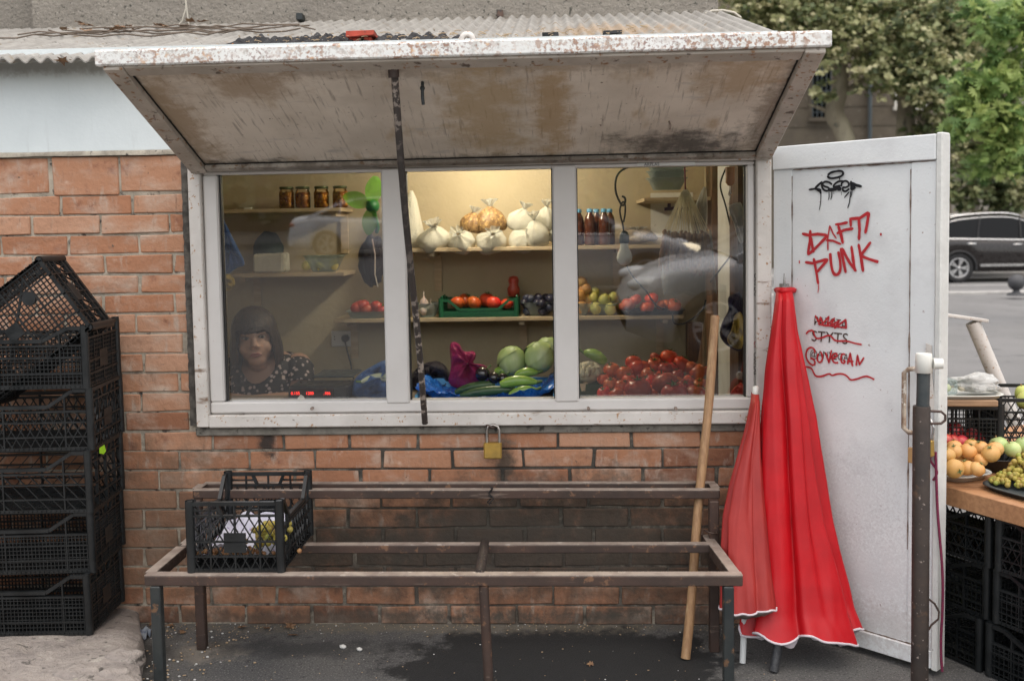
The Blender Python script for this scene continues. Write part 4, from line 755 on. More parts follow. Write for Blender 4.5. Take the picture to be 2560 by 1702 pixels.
def bag(name, label, cat, c, rad, mt, seed, flat=.35, tuft=True, nrm=1, inner=None, group=None, rot=0, amp=.16, pw=2.0):
    t = thing(name, label, cat, c, group); m = MB(); M = Matrix.Rotation(rot, 3, 'Z')
    m.ball((c[0], c[1], c[2]+rad[2]*.92), rad, 36, 24, M=M, fx=lambda d: (abs(d.x)**pw+abs(d.y)**pw+abs(d.z)**pw)**(-1/pw)*(1-flat*max(0, -d.z)**3)*(1+amp*n3(d*1.7+V((seed, 0, 0)))+amp*.45*n3(d*4.5+V((0, seed, 0)))+.05*n3(d*11)) )
    m.build('sack', mt, t)
    if tuft:
        zt = c[2]+rad[2]*1.78; n = 20; rows = []
        for (q, h) in ((.30, -.12), (.12, .0), (.09, .05), (.22, .16), (.42, .30)): rows.append([V((c[0]+rad[0]*q*math.cos(2*math.pi*i/n)*(1+.4*math.sin(i*2.4+seed)*(h > .04)), c[1]+rad[0]*q*math.sin(2*math.pi*i/n)*(1+.4*math.cos(i*1.9+seed)*(h > .04)), zt+rad[2]*(h+(.18*math.sin(i*1.7+seed) if h > .1 else 0)))) for i in range(n)])
        mm = MB(); mm.grid(rows, closed=True); mm.build('twisted_top', inner or mt, t)
    return t
bag('plastic_bag', 'white translucent bag lying on the upper board of the stall', 'bag', (1.485, -.05, .866), (.085, .05, .034), 'white_film', 3, tuft=False, amp=.4)
mat('mushroom', (.5, .45, .35), .7)
for i in range(7): m = MB(); q = V((1.43+.018*i, -.07+.02*(i % 2), .885)); m.ball(q, (.014, .014, .011), 9, 6); tag(m.build('mushroom', 'mushroom', loc=q), 'pale mushroom inside the white translucent bag on the stall', 'mushroom', 'mushrooms in the stall bag')
# leaning rusty tube stand
hs = thing('handrail', 'leaning white tube with rust spots and flat top bar behind the stall', 'rail', (2.2, 1.0, 0))
a, b = P(2240, 742, 1.0), P(2285, 850, 1.0); d_ = (b-a)/(a.z-b.z); m = MB(); m.tube([a, a+d_*a.z], .032, 16); m.build('tube', 'rust_white', hs)
m = MB(); m.bar(P(2130, 718, 1.0), P(2270, 738, 1.0), .07, .014); m.build('flat_bar', 'rust_white', hs, bevel=.002)
# ---------------------------------------------------------------- litter
mat('dry_leaf', (.16, .085, .045), .8, (.24, .15, .08), 20); mat('crumb_tan', (.40, .30, .19), .9); mat('crumb_white', (.6, .6, .58), .8); mat('soot', (.014, .014, .016), .9, (.04, .04, .042), 30, spots=[((.28, .27, .26), 60, .64, .7)], bump=.01, bsc=60); mat('red_brick_bit', (.42, .06, .035), .85, (.3, .05, .03), 20, spots=[((.03, .03, .03), 40, .6, .7)], bump=.004)
def leaf_piece(p, r, rot, label, mt='dry_leaf', flat=False):
    m = MB(); vs = []
    for i in range(14): a = 2*math.pi*i/14; q = r*(1 if i % 2 == 0 else .55)*rnd.uniform(.75, 1.15); vs.append(V((q*math.cos(a), q*math.sin(a), r*.35*n3((i*.7, rot, 0))+r*.15)))
    m.add([V((0, 0, 0))]+vs, [(0, 1+i, 1+(i+1) % 14) for i in range(14)]); o = m.build('fallen_leaf', mt, world=False); o.location = p; o.rotation_euler = (rnd.uniform(-.3, .3), rnd.uniform(-.3, .3), rot); return tag(o, label, 'leaf', 'fallen leaves at the foot of the wall')
for dx, dy, r in ((668, 1443, .028), (675, 1462, .024), (614, 1446, .018), (556, 1444, .02), (366, 1450, .03), (352, 1436, .022), (392, 1440, .02), (420, 1455, .016), (1360, 1528, .015)):
    q = G(dx, dy, .006); leaf_piece(q, r, rnd.uniform(0, 6), 'curled brown dead leaf lying on the dark asphalt by the brick wall')
lit = MB(); lw = MB()
for i in range(520):
    x = rnd.uniform(-1.5, .7); y = -abs(rnd.gauss(0, .045))-.004 if rnd.random() < .6 else rnd.uniform(-.75, -.02)
    s_ = rnd.uniform(.0009, .003); (lit if rnd.random() < .86 else lw).ball((x, y, .003+s_*.4), (s_*rnd.uniform(.6, 1.6), s_*rnd.uniform(.6, 1.4), s_*.6), 5, 4)
for i in range(150):
    x = rnd.gauss(-1.35, .12); y = rnd.uniform(-.55, -.02); s_ = rnd.uniform(.002, .006); (lit if rnd.random() < .6 else lw).ball((x, y, .004), (s_, s_*.8, s_*.6), 5, 4)
tag(lit.build('grit', 'crumb_tan', loc=(0, 0, 0)), 'tan grit and crumbs strewn along the foot of the brick wall', 'grit', kind='stuff'); tag(lw.build('grit', 'crumb_white', loc=(0, 0, 0)), 'white specks of litter strewn over the dark asphalt', 'litter', kind='stuff')
for dx, dy, s_ in ((790, 1488, .013), (828, 1494, .011)):
    q = G(dx, dy, .006); m = MB(); m.ball(q, (s_, s_*.7, s_*.6), 9, 6, fx=lambda d: 1+.5*n3(d*2.2+q)); tag(m.build('paper_scrap', 'crumb_white', loc=q), 'small crumpled white scrap on the asphalt below the frame', 'scrap', 'white scraps on the asphalt')
mat('blue_scrap', (.16, .20, .27), .4, (.3, .33, .36), 20); q = G(322, 1458, .02); m = MB(); m.grid([[V((q.x-.03+.06*i/7, q.y-.05+.1*j/9, .02+.03*n3((i*.8, j*.8, 1)))) for i in range(8)] for j in range(10)], sm=False); tag(m.build('plastic_scrap', 'blue_scrap', loc=q), 'torn blue grey plastic scrap squeezed between slab and brick wall', 'scrap')
for dx, dy, r in ((285, 1520, .075), (262, 1562, .06), (180, 1560, .09)):
    q = G(dx, dy, .11); m = MB(); m.ball(q, (r, r*.7, .035), 18, 10, fx=lambda d: 1+.35*n3(d*1.4+q)); o = m.build('rubble_stone', 'broken_concrete', loc=q); tag(o, ('largest pale stone', 'small rounded stone', 'flat grey stone')[(285, 262, 180).index(dx)] + ' broken from the raised slab edge', 'stone', 'stones broken from the slab')
# roof debris
def rz(x, y): t = (y-EY)/(BY-EY); return EZ+(BZ-EZ)*t+.0095*math.sin(x*2*math.pi/.0545)+.006*n3((x*1.6, t*2, 0))
m = MB(); rows = []
for i in range(160):
    x = -1.27+1.05*i/159+.0; row = []
    for j in range(14):
        y = .07+.026*j; e = min(1, j/2)*min(1, (13-j)/6)*min(1, i/12)*min(1, (159-i)/40)
        row.append(V((x, y, rz(x, y)-.006+e*(.018+.030*abs(n3((x*14, y*14, 0)))+.010*n3((x*40, y*40, 3))))))
    rows.append(row)
m.grid(rows, sm=False); tag(m.build('roof_dirt', 'soot', loc=(-.7, -.2, 2.1)), 'black sooty dirt heaped behind the rusty fascia on the roof', 'dirt', kind='stuff')
m = MB(); 
for i in range(260):
    x = rnd.uniform(-1.2, .4); y = .08+abs(rnd.gauss(0, .12)); s_ = rnd.uniform(.003, .012); p = V((x, y, rz(x, y)+.018+rnd.uniform(0, .012))); d = V((rnd.uniform(-1, 1), rnd.uniform(-.4, .4), rnd.uniform(-.2, .3)))*s_*1.4; m.tube([p-d, p+V((0, 0, s_*.2)), p+d], s_*.16, 5)
tag(m.build('roof_twigs', 'crumb_tan', loc=(0, 0, 2.1)), 'pale twigs and threads scattered through the black roof dirt', 'twigs', kind='stuff')
p = P(834, 90, .14); t = thing('brick_piece', 'broken red brick piece lying in the black dirt on the roof', 'brick', (p.x, p.y, rz(p.x, p.y)+.02)); m = MB(); z0 = rz(p.x, p.y)+.012; m.bx(p.x-.052, p.x+.052, p.y-.05, p.y+.05, z0+.014, z0+.034, jit=.004); m.bx(p.x-.045, p.x-.005, p.y-.03, p.y+.05, z0-.004, z0+.0135, jit=.003); m.bx(p.x+.012, p.x+.04, p.y-.03, p.y+.05, z0-.004, z0+.0135, jit=.003); m.build('brick_body', 'red_brick_bit', t, bevel=.002)
mat('dark_green_plastic', (.02, .07, .05), .5); mat('orange_bit', (.5, .2, .05), .7)
for dx, dy, lx, lz, mt, lb, nm in ((870, 75, .05, .006, 'dark_green_plastic', 'flat green plastic strip beside the red brick on the roof', 'plastic_strip'), (935, 82, .04, .008, 'crumb_white', 'white stick of litter right of the red brick on the roof', 'litter_stick'), (1268, 88, .03, .016, 'tray_black', 'black box shaped scrap behind the fascia on the roof', 'scrap'), (1410, 85, .035, .006, 'tray_black', 'thin dark flat scrap at the right of the roof dirt', 'scrap'), (545, 100, .014, .006, 'orange_bit', 'cigarette stub with orange filter on the roof edge', 'cigarette_stub')):
    p = P(dx, dy, .17); z0 = rz(p.x, p.y); m = MB(); m.bx(p.x-lx, p.x+lx, p.y-.012, p.y+.03, z0+.004, z0+.006+lz*1.4, jit=.002); tag(m.build(nm, mt, loc=(p.x, p.y, z0), bevel=.001), lb, 'scrap')
mat('vine', (.14, .11, .085), .9)
for k in range(7):
    pts = []; x = -2.6+.06*k; y = .75+.06*k; 
    for i in range(14): x += rnd.uniform(.05, .12); y += rnd.uniform(-.05, .04); pts.append(V((x, y, rz(x, y)+.02+.02*abs(n3((x*4, k, 0))))))
    m = MB(); m.tube(pts, .0035, 5); tag(m.build('dead_vine', 'vine', loc=pts[0]), 'thin dry grey vine stem trailing over the left end of the roof', 'vine', 'dead vines on the roof')
for k in range(16):
    x = rnd.uniform(-2.4, -1.6); y = rnd.uniform(.7, 1.3); leaf_piece((x, y, rz(x, y)+.03), rnd.uniform(.02, .04), rnd.uniform(0, 6), 'dry brown leaf caught among the vines on the corrugated roof')['group'] = 'dry leaves on the roof'
leaf_piece(P(145, 143, -.13), .035, 1, 'single rusty leaf hanging on the left roof edge above the white wall'); bpy.context.scene.collection.objects[-1].pop('group', None)
mat('cable_white', (.50, .47, .40), .6); wr = MB(); 
for a in ([(427, -8), (428, 20), (420, 48), (405, 66), (380, 72), (330, 74)], [(427, -8), (431, 30), (436, 68)]):
    q = [P(x, y, 1.45) for x, y in a]; wr.tube(q, .004, 6)
tag(wr.build('cable', 'cable_white', loc=q[0]), 'thin white cable hanging down the grey wall onto the roof', 'cable')
wr = MB(); q = [P(x, y, 1.42) for x, y in [(1625, 33), (1640, 26), (1665, 25), (1690, 30), (1706, 42)]]; wr.tube(q, .007, 8); tag(wr.build('cable', 'cable_white', loc=q[0]), 'grey pipe bend at the right top corner of the roof', 'cable')

def tied_bag(name, label, c, w, d, h, mt, seed, top, tilt=(0, 0), rot=0, group=None):
    """a soft bag gathered into a tied neck with a ruffled end"""
    t = thing(name, label, 'bag', c, group); M = Matrix.Rotation(rot, 3, 'Z') @ Matrix.Rotation(tilt[1], 3, 'Y') @ Matrix.Rotation(tilt[0], 3, 'X'); n = 48; c = V(c)
    def rows(prof):
        out = []
        for z, r, g in prof:
            row = []
            for i in range(n):
                a = 2*math.pi*i/n; ca, sa = math.cos(a), math.sin(a); k = (abs(ca)**3+abs(sa)**3)**(-1/3) if z < .6 else 1
                q = r*k*(1+g*math.sin(a*7+seed)*(.6+.4*math.sin(a*3+seed*2))+.13*n3((ca*1.3+seed, sa*1.3, z*2))+.05*n3((ca*4, sa*4+seed, z*7)))
                row.append(c + M @ V((w/2*q*ca, d/2*q*sa, h*(z+.05*n3((ca*2, sa*2, seed+3))*(z > .05)))))
            out.append(row)
        return out
    m = MB(); b = rows([(0, .02, 0), (.005, .62, 0), (.05, .86, 0), (.16, .98, .01), (.34, 1.0, .015), (.5, .93, .03), (.63, .74, .06), (.73, .48, .10), (.80, .24, .14), (.84, .15, .16)]); m.grid(b, closed=True); m.build('sack', mt, t)
    m = MB(); m.grid(rows([(.835, .155, .16), (.87, .15, .18), (.94, .28, .22), (1.03, .46, .26), (1.08, .52, .30)]), closed=True); m.build('twisted_top', top, t)
    return t
# ---------------------------------------------------------------- shop interior: lamp
lt = thing('ceiling_lamp', 'glowing ceiling bulb above the middle shelf of the shop', 'lamp', (-.30, .82, 2.0))
emit_mat('bulb_glow', (1, .80, .52), 18)
m = MB(); m.tube([(-.30, .82, 2.0), (-.30, .82, 1.955)], .022, 14); m.build('lamp_socket', 'tray_black', lt)
m = MB(); m.ball((-.30, .82, 1.92), .034, 14, 10); m.build('lamp_bulb', 'bulb_glow', lt)
l = bpy.data.lights.new('ceiling_lamp_light', 'POINT'); l.energy = 15; l.color = (1, .91, .73); l.shadow_soft_size = .04
lo = bpy.data.objects.new('ceiling_lamp_light', l); C.collection.objects.link(lo); lo.parent = lt; lo.location = (0, 0, -.135)
# ---------------------------------------------------------------- goods on the shelves
ZS1, ZS2, ZS3, ZS4 = P(785, 478, SY).z, P(790, 627, SY).z, P(1270, 567, SY).z, P(1270, 729, SY).z
mat('preserve', (.30, .11, .02), .2, tone=((.26, .09, .015), (.62, .30, .04))); mat('jar_lid', (.10, .12, .06), .4, metal=.6); glass_mat('jar_glass', 1.4, (1, .93, .78))
def jar(c, label):
    t = thing('preserve_jar', label, 'jar', c, 'jars of preserved fruit on the top left shelf'); x, y, z = c
    m = MB(); m.lathe([(0, .001), (.033, .001), (.036, .006), (.0365, .075), (.030, .088), (.030, .094)], 22, c); m.build('glass', 'jar_glass', t)
    m = MB(); m.tone = 0; m.lathe([(0, .004), (.031, .004), (.031, .076), (0, .08)], 18, c)
    for i in range(44): a = rnd.uniform(0, 6.3); m.tone = rnd.uniform(.45, 1); m.ball((x+.0265*math.cos(a), y+.0265*math.sin(a), z+.012+rnd.uniform(0, .062)), .0098, 8, 6)
    m.build('fruit', 'preserve', t); m = MB(); m.lathe([(.0, .0945), (.0335, .0945), (.034, .104), (.031, .106), (0, .106)], 20, c); m.build('lid', 'jar_lid', t)
for i, dx in enumerate((661, 698, 741, 784)): q = P(dx, 478, 1.14); jar((q.x, 1.14, ZS1), ('leftmost dark amber jar of preserved fruit on the top shelf', 'second jar from left of amber fruit on the top shelf', 'third jar from left with greenish lid on the top shelf', 'rightmost and brightest jar of orange fruit on the top shelf')[i])
film_mat('fan_green', (.25, .75, .06), .55, .25); mat('fan_body', (.02, .16, .04), .35)
fc = P(858, 474, .93); fn = thing('fan', 'small green clip fan at the end of the top left shelf', 'fan', fc)
m = MB(); m.ball(fc, (.032, .05, .034), 16, 10); m.tube([fc+V((0, .03, -.02)), fc+V((.01, .06, -.10)), fc+V((0, .09, -.12))], .010, 10); m.build('motor', 'fan_body', fn)
for i, ang in enumerate((80, 158, 262)):
    m = MB(); rows = []; a = R(ang)
    for k in range(9):
        q = .02+.115*k/8; wd = .038*math.sin(math.pi*min(1, (k+1.2)/9.6))**.7; rows.append([fc+V((math.cos(a)*q-math.sin(a)*s*wd, -.03-.012*s, math.sin(a)*q+math.cos(a)*s*wd)) for s in (-1, -.5, 0, .5, 1)])
    m.grid(rows); m.build('blade', 'fan_green', fn)
# flour and granola bags
mat('flour', (.66, .63, .53), .7); film_mat('flour_bag', (.80, .77, .66), .80, .22); mat('granola', (.36, .22, .09), .5, (.17, .09, .04), 60, spots=[((.55, .36, .14), 75, .55, .62), ((.75, .70, .6), 16, .68, .72)], bump=.006, bsc=70)
GF = 'bags of flour on the middle shelf'
for dx, wd, h, sd_, lb, tl, rt_, yy in ((1000, .150, .118, 1, 'bulging white flour bag at the left end of the middle shelf', (.5, -.25), .5, 1.10), (1066, .135, .105, 2, 'squat white flour bag under the small granola bag', (.9, .3), -.4, 1.12), (1131, .140, .108, 3, 'shiny white flour bag under the large granola bag', (1.0, -.2), .3, 1.12),
    (1192, .120, .10, 4, 'low cream flour bag below a taller one on the middle shelf', (1.0, .2), .6, 1.13), (1240, .110, .135, 5, 'upright cream flour bag right of the stacked pair', (.25, -.2), .2, 1.10), (1290, .12, .135, 6, 'cream flour bag half hidden behind the right mullion', (.2, .2), .8, 1.12)):
    q = P(dx, 566, yy); tied_bag('flour_bag', lb, (q.x, yy, ZS3+.004), wd, .115, h*1.12, 'flour_bag', sd_*3.3, 'milky_film', tl, rt_, GF)
for dx, dy, wd, h, sd_, lb, tl, rt_ in ((1194, 533, .125, .12, 8, 'tied cream flour bag on top of the stacked pair', (.2, .22), .3), (1256, 528, .10, .12, 9, 'topmost cream flour bag leaning against the right mullion', (.2, -.15), .9)):
    q = P(dx, dy, 1.12); tied_bag('flour_bag', lb, (q.x, 1.14, q.z), wd, .10, h*1.1, 'flour_bag', sd_*3.3, 'milky_film', tl, rt_, GF)
for dx, dy, wd, h, sd_, lb, tl in ((1082, 535, .105, .115, 11, 'smaller clear bag of brown granola on the flour bags', (.1, .2)), (1131, 534, .145, .145, 12, 'larger clear bag of brown granola on the flour bags', (.05, -.05))):
    q = P(dx, dy, 1.12); tied_bag('granola_bag', lb, (q.x, 1.13, q.z), wd, .11, h, 'granola', sd_*2.1, 'milky_film', tl, .4, 'bags of granola')
q = P(945, 566, 1.14); t = thing('plastic_bag', 'tall pale translucent bag standing behind the prop rod', 'bag', (q.x, 1.14, ZS3)); m = MB(); m.lathe([(.0, .001), (.055, .002), (.058, .05), (.045, .14), (.024, .23), (.008, .275)], 24, (q.x+.01, 1.14, ZS3), fx=lambda a, z: 1+.16*n3((math.cos(a)*2, math.sin(a)*2, z*12))); m.build('sack', 'flour_bag', t)
# bottles
mat('brown_drink', (.10, .028, .012), .12, (.07, .02, .01), 10, coat=.6); mat('blue_cap', (.14, .40, .66), .4)
for i, (dx, yy) in enumerate(((1333, 1.15), (1359, 1.12), (1374, 1.19), (1391, 1.12), (1404, 1.19))):
    q = P(dx, 555, yy); c = (q.x, yy, ZS3); t = thing('drink_bottle', ('brown bottle with blue cap half hidden behind the right mullion', 'front brown bottle with blue cap left of the gap', 'rear brown bottle behind the left front one', 'front brown bottle with blue cap at the right of the group', 'rear brown bottle at the far right of the group')[i], 'bottle', c, 'brown drink bottles with blue caps')
    m = MB(); m.lathe([(0, .001), (.024, .001), (.027, .008), (.026, .05), (.0275, .06), (.027, .11), (.022, .135), (.012, .152), (.012, .158)], 20, c, fx=lambda a, z: 1+.012*math.sin(z*260)); m.build('bottle_body', 'brown_drink', t); m = MB(); m.lathe([(.0135, .156), (.0145, .158), (.0145, .172), (.0, .174)], 16, c); m.build('bottle_cap', 'blue_cap', t)
mat('nuts', (.34, .27, .18), .7, (.2, .15, .09), 90, bump=.004, bsc=90)
q = P(1470, 552, 1.12); bag('nut_bag', 'clear bag of small nuts behind the hanging bulb', 'bag', (q.x, 1.12, ZS3+.001), (.085, .06, .038), 'nuts', 5.5, inner='milky_film', amp=.25)
# lower shelf
tm = None
mat('tomato_red', (.68, .055, .025), .34, (.72, .12, .035), 5, orand=.18); mat('tomato_dark', (.46, .035, .035), .32, (.52, .07, .05), 6, orand=.12); mat('stem_green', (.10, .16, .04), .6)
def tomato_fx(d): return 1-.16*math.exp(-((1-d.z)/.10))-.07*math.exp(-((1+d.z)/.08))+.025*math.sin(5*math.atan2(d.y, d.x))*max(0, d.z)**2+.02*n3(d*1.5, 1)
def tomato_proto(mt):
    m = MB(); m.ball((0, 0, 0), (.03, .03, .0255), 20, 14, fx=tomato_fx); o = m.build('tomato', mt, world=False); c = MB()
    for i in range(5): a = 2*math.pi*i/5; c.add([(.003*math.cos(a+1.3), .003*math.sin(a+1.3), .0225), (.003*math.cos(a-1.3), .003*math.sin(a-1.3), .0225), (.014*math.cos(a), .014*math.sin(a), .0252), (.016*math.cos(a), .016*math.sin(a), .028)], [(0, 1, 2), (0, 2, 3), (1, 3, 2)])
    c.tube([(0, 0, .02), (.001, .001, .031)], .0016, 6); c.build('calyx', 'stem_green', o, world=False); return o
tA, tB = tomato_proto('tomato_red'), tomato_proto('tomato_dark'); used = {}
def put_tomato(pr, p, r, label, group, rot=None):
    o = dup(pr) if used.get(pr.name) else pr; used[pr.name] = 1; o.location = p; o.scale = (r/.03,)*3; o.rotation_euler = rot or (rnd.uniform(-.7, .5), rnd.uniform(-.5, .5), rnd.uniform(0, 6)); return tag(o, label, 'tomato', group)
gcr = crate('small green plastic crate of red tomatoes on the lower shelf', .375, .20, .085, 'grid', .52, .1, 'green_plastic', name='crate', cell=.013, post=.012); q = P(1106, 730, 1.14); gcr.location = (q.x, 1.145, ZS4+.002)
for dx, dy, r, yy in ((1053, 697, .034, 1.10), (1092, 697, .036, 1.10), (1137, 697, .037, 1.10), (1168, 699, .030, 1.10), (1072, 692, .038, 1.18), (1122, 690, .04, 1.19)): put_tomato(tA, P(dx, dy, yy), r, 'large shiny red tomato in the small green crate', 'tomatoes in the green crate')
q = P(1183, 674, 1.2); m = MB(); m.tone = .3; m.lathe([(0, -.02), (.028, -.016), (.031, .02), (.022, .04), (.027, .06), (.02, .078), (0, .083)], 18, q); tag(m.build('chilli_jar', 'tomato_dark', loc=q), 'dark red rounded jar behind the right end of the green crate', 'jar')
def tub(dx0, dx1, dyb, h, yy, label, items, mt='clear_plastic', d=.15):
    a, b = P(dx0, dyb, yy-d/2), P(dx1, dyb, yy-d/2); z0 = ZS4+.001; return dish('fruit_tub', label, 'tub', ((a.x+b.x)/2, yy, z0), (b.x-a.x)/2, d/2, h, .006, mt)
mat('plum_skin', (.022, .018, .040), .4, (.05, .055, .09), 14, orand=.3); mat('garlic', (.62, .55, .47), .6, (.5, .38, .36), 8, stretch=(3, 3, .4)); mat('lemon', (.62, .54, .16), .45, (.50, .50, .18), 9, orand=.15)
tub(1203, 1275, 727, .062, 1.13, 'clear tub of dark plums right of the green crate', 0)
pl_ = fruit('plum', 'plum_skin', .022, .95); spread(pl_, [((P(1208+rnd.uniform(0, 62), 700, 1.13).x, 1.06+rnd.uniform(0, .14), ZS4+.022+.02*(i//9)), .021) for i in range(36)], 'dark blue plum heaped in the clear tub', 'plum', 'plums in the clear tub', .022)
tub(950, 1012, 727, .062, 1.13, 'clear tub of garlic behind the prop rod', 0)
g_ = MB(); g_.lathe([(0, -.02), (.018, -.017), (.024, .0), (.012, .018), (.004, .026), (.003, .055)], 16, (0, 0, 0), fx=lambda a, z: 1+.08*math.sin(a*7)); g_ = g_.build('garlic_bulb', 'garlic', world=False)
spread(g_, [(P(976, 697, 1.11), .024, (0, 0, 0)), (P(990, 706, 1.15), .022, (.6, .2, 0)), (P(962, 712, 1.12), .022, (-.8, 0, 1)), (P(975, 716, 1.07), .02, (1, 0, 2))], 'pale garlic bulb in the tub behind the prop rod', 'garlic', 'garlic bulbs on the lower shelf', .024)
tub(1328, 1364, 728, .055, 1.12, 'clear tub of oranges at the right mullion', 0); tub(1366, 1422, 728, .05, 1.13, 'clear tub of pale lemons on the lower shelf', 0)
orr = fruit('orange', 'orange_skin', .034, 1); spread(orr, [(P(1337, 707, 1.10), .033), (P(1352, 690, 1.14), .033), (P(1334, 681, 1.11), .032), (P(1346, 664, 1.13), .031), (P(1338, 650, 1.13), .03), (P(1356, 708, 1.12), .028)], 'orange stacked beside the right mullion on the lower shelf', 'orange', 'oranges on the lower shelf', .034)
lm = fruit('lemon', 'lemon', .024, 1.1, dimple=.05); spread(lm, [(P(x, y, yy), r) for x, y, yy, r in ((1372, 710, 1.08, .028), (1405, 712, 1.08, .028), (1392, 690, 1.1, .028), (1367, 685, 1.12, .022), (1412, 684, 1.12, .024), (1370, 672, 1.14, .022), (1388, 708, 1.12, .026), (1415, 700, 1.16, .026))], 'pale yellow lemon piled in the clear tub', 'lemon', 'lemons on the lower shelf', .024)
dish('tray', 'black tray of red tomatoes at the right end of the lower shelf', 'tray', (P(1502, 727, 1.1).x, 1.13, ZS4+.001), .15, .10, .016, .008, 'tray_black')
for dx, dy, r in ((1447, 700, .036), (1463, 690, .030), (1500, 688, .034), (1490, 706, .036), (1523, 702, .026), (1552, 703, .036), (1437, 703, .028), (1535, 700, .024)): put_tomato(tA, P(dx, dy, 1.10), r, 'red tomato on the black tray of the lower shelf', 'tomatoes on the black shelf tray')
dish('tray', 'red tinted tray of tomatoes at the left end of the lower shelf', 'tray', (P(846, 727, 1.1).x, 1.13, ZS4+.001), .095, .09, .03, .008, 'clear_plastic')
for dx, dy in ((822, 708), (845, 712), (868, 706), (835, 702), (880, 712)): put_tomato(tB, P(dx, dy, 1.1), .033, 'dull red tomato in the tray at the left end of the lower shelf', 'tomatoes in the left shelf tray')
# left lower shelf
mat('napkin_pack', (.66, .64, .56), .3, (.60, .58, .5), 8); mat('dark_green_cloth', (.012, .03, .024), .7)
a, b = P(581, 585, 1.08), P(651, 627, 1.08); m = MB(); m.bx(a.x, b.x, 1.08, 1.22, ZS2+.001, a.z, jit=.003); o = tag(m.build('napkin_pack', 'napkin_pack', loc=((a.x+b.x)/2, 1.1, ZS2), bevel=.008), 'white wrapped pack of napkins on the left shelf', 'pack')
q = P(615, 560, 1.2); m = MB(); m.ball((q.x, 1.22, ZS2+.10), (.075, .06, .10), 18, 12, fx=lambda d: 1+.1*n3(d*2)); tag(m.build('bundle', 'dark_green_cloth', loc=q), 'dark green rounded bundle behind the white napkin pack', 'bundle')
a, b = P(690, 580, 1.08), P(790, 627, 1.08); t = dish('box', 'clear plastic box with small yellow fruit on the left shelf', 'box', ((a.x+b.x)/2, 1.15, ZS2+.001), (b.x-a.x)/2-.01, .08, .075, .006, 'clear_plastic')
spread(dup(lm), [(P(705, 612, 1.12), .022), (P(768, 610, 1.12), .024), (P(735, 615, 1.12), .022)], 'small yellow fruit inside the clear box on the left shelf', 'lemon', 'yellow fruit in the clear box', .024)
q = P(575, 478, 1.1); m = MB(); m.bx(q.x-.022, q.x+.012, 1.08, 1.1, ZS1+.001, ZS1+.008, jit=.002); tag(m.build('paper_slip', 'white_board', loc=q), 'small white paper slip on the edge of the top left shelf', 'paper')
# hanging dark bag below the fan, blue and yellow bags at the far left
film_mat('dark_film', (.02, .015, .03), .9, .3); film_mat('violet_film', (.05, .03, .12), .85, .3); film_mat('yellow_film', (.62, .42, .06), .75, .3)
q = P(858, 600, .95); t = thing('carrier_bag', 'dark purple carrier bag hanging below the green fan', 'bag', q); m = MB(); m.ball(q, (.065, .05, .115), 22, 16, fx=lambda d: 1+.22*n3(d*2.1)+.06*n3(d*7)); m.build('sack', 'dark_film', t); m = MB(); m.tube([q+V((.01, -.05, .1)), q+V((.022, -.055, .03)), q+V((.018, -.05, -.06)), q+V((.03, -.05, -.12))], .003, 6); m.build('string', 'garlic', t)
def drape(name, label, pts, yy, mt, th=.03, seed=0, cat='bag'):
    c = [sum(p[0] for p in pts)/len(pts), sum(p[1] for p in pts)/len(pts)]; pp = smooth(pts, 2, True)[:-1]; m = MB(); rows = []
    for k, (q, dd) in enumerate(((1, 0), (.95, .42), (.86, .7), (.72, .9), (.55, .95), (.35, 1.0), (.18, 1.0), (.02, .95))):
        rows.append([P(c[0]+(x-c[0])*q, c[1]+(y-c[1])*q, yy-th*dd*(1+.9*n3((x*.03, y*.03, seed+k*.3))+.55*n3((x*.09*q, y*.09*q, seed+k)))+th*.25*n3((x*.2*q, y*.2*q, seed+k))) for x, y in pp])
    m.grid(rows, closed=True); m.grid([rows[0]]+[[P(c[0]+(x-c[0])*q, c[1]+(y-c[1])*q, yy+th*dd) for x, y in pp] for q, dd in ((.8, .5), (.02, .6))], closed=True)
    o = P(c[0], c[1], yy); t = thing(name, label, cat, o); m.build('sack', mt, t); return t
drape('carrier_bag', 'blue carrier bag hanging at the upper left of the left pane', [(498, 470), (520, 515), (545, 565), (569, 612), (545, 616), (530, 630), (500, 645)], .42, 'blue_film', .04, 1)
drape('carrier_bag', 'crumpled yellow bag hanging under the blue one at the left pane', [(500, 632), (525, 628), (540, 640), (543, 658), (530, 670), (505, 674)], .42, 'yellow_film', .03, 2)
# socket
a, b = P(763, 762, IY-.004), P(812, 797, IY-.004); t = thing('wall_socket', 'white double wall socket with black plug above the weighing scale', 'socket', ((a.x+b.x)/2, IY-.004, a.z)); m = MB(); m.bx(a.x, b.x, IY-.014, IY-.001, b.z, a.z); m.build('socket_plate', 'pvc', t, bevel=.003)
q = P(795, 779, IY-.03); m = MB(); m.tube([(q.x, IY-.0145, q.z), (q.x, IY-.035, q.z)], .019, 16); m.tube([(q.x, IY-.036, q.z-.01), (q.x+.01, IY-.05, q.z-.05), (q.x+.03, IY-.06, q.z-.12), (q.x+.045, IY-.07, q.z-.2)], .004, 8); m.build('plug', 'tray_black', t)
m = MB(); 
for k in range(2): m.tube([(a.x+.018, IY-.0165, q.z-.006+.014*k), (a.x+.018, IY-.0142, q.z-.006+.014*k)], .003, 8)
m.build('socket_hole', 'tray_black', t)
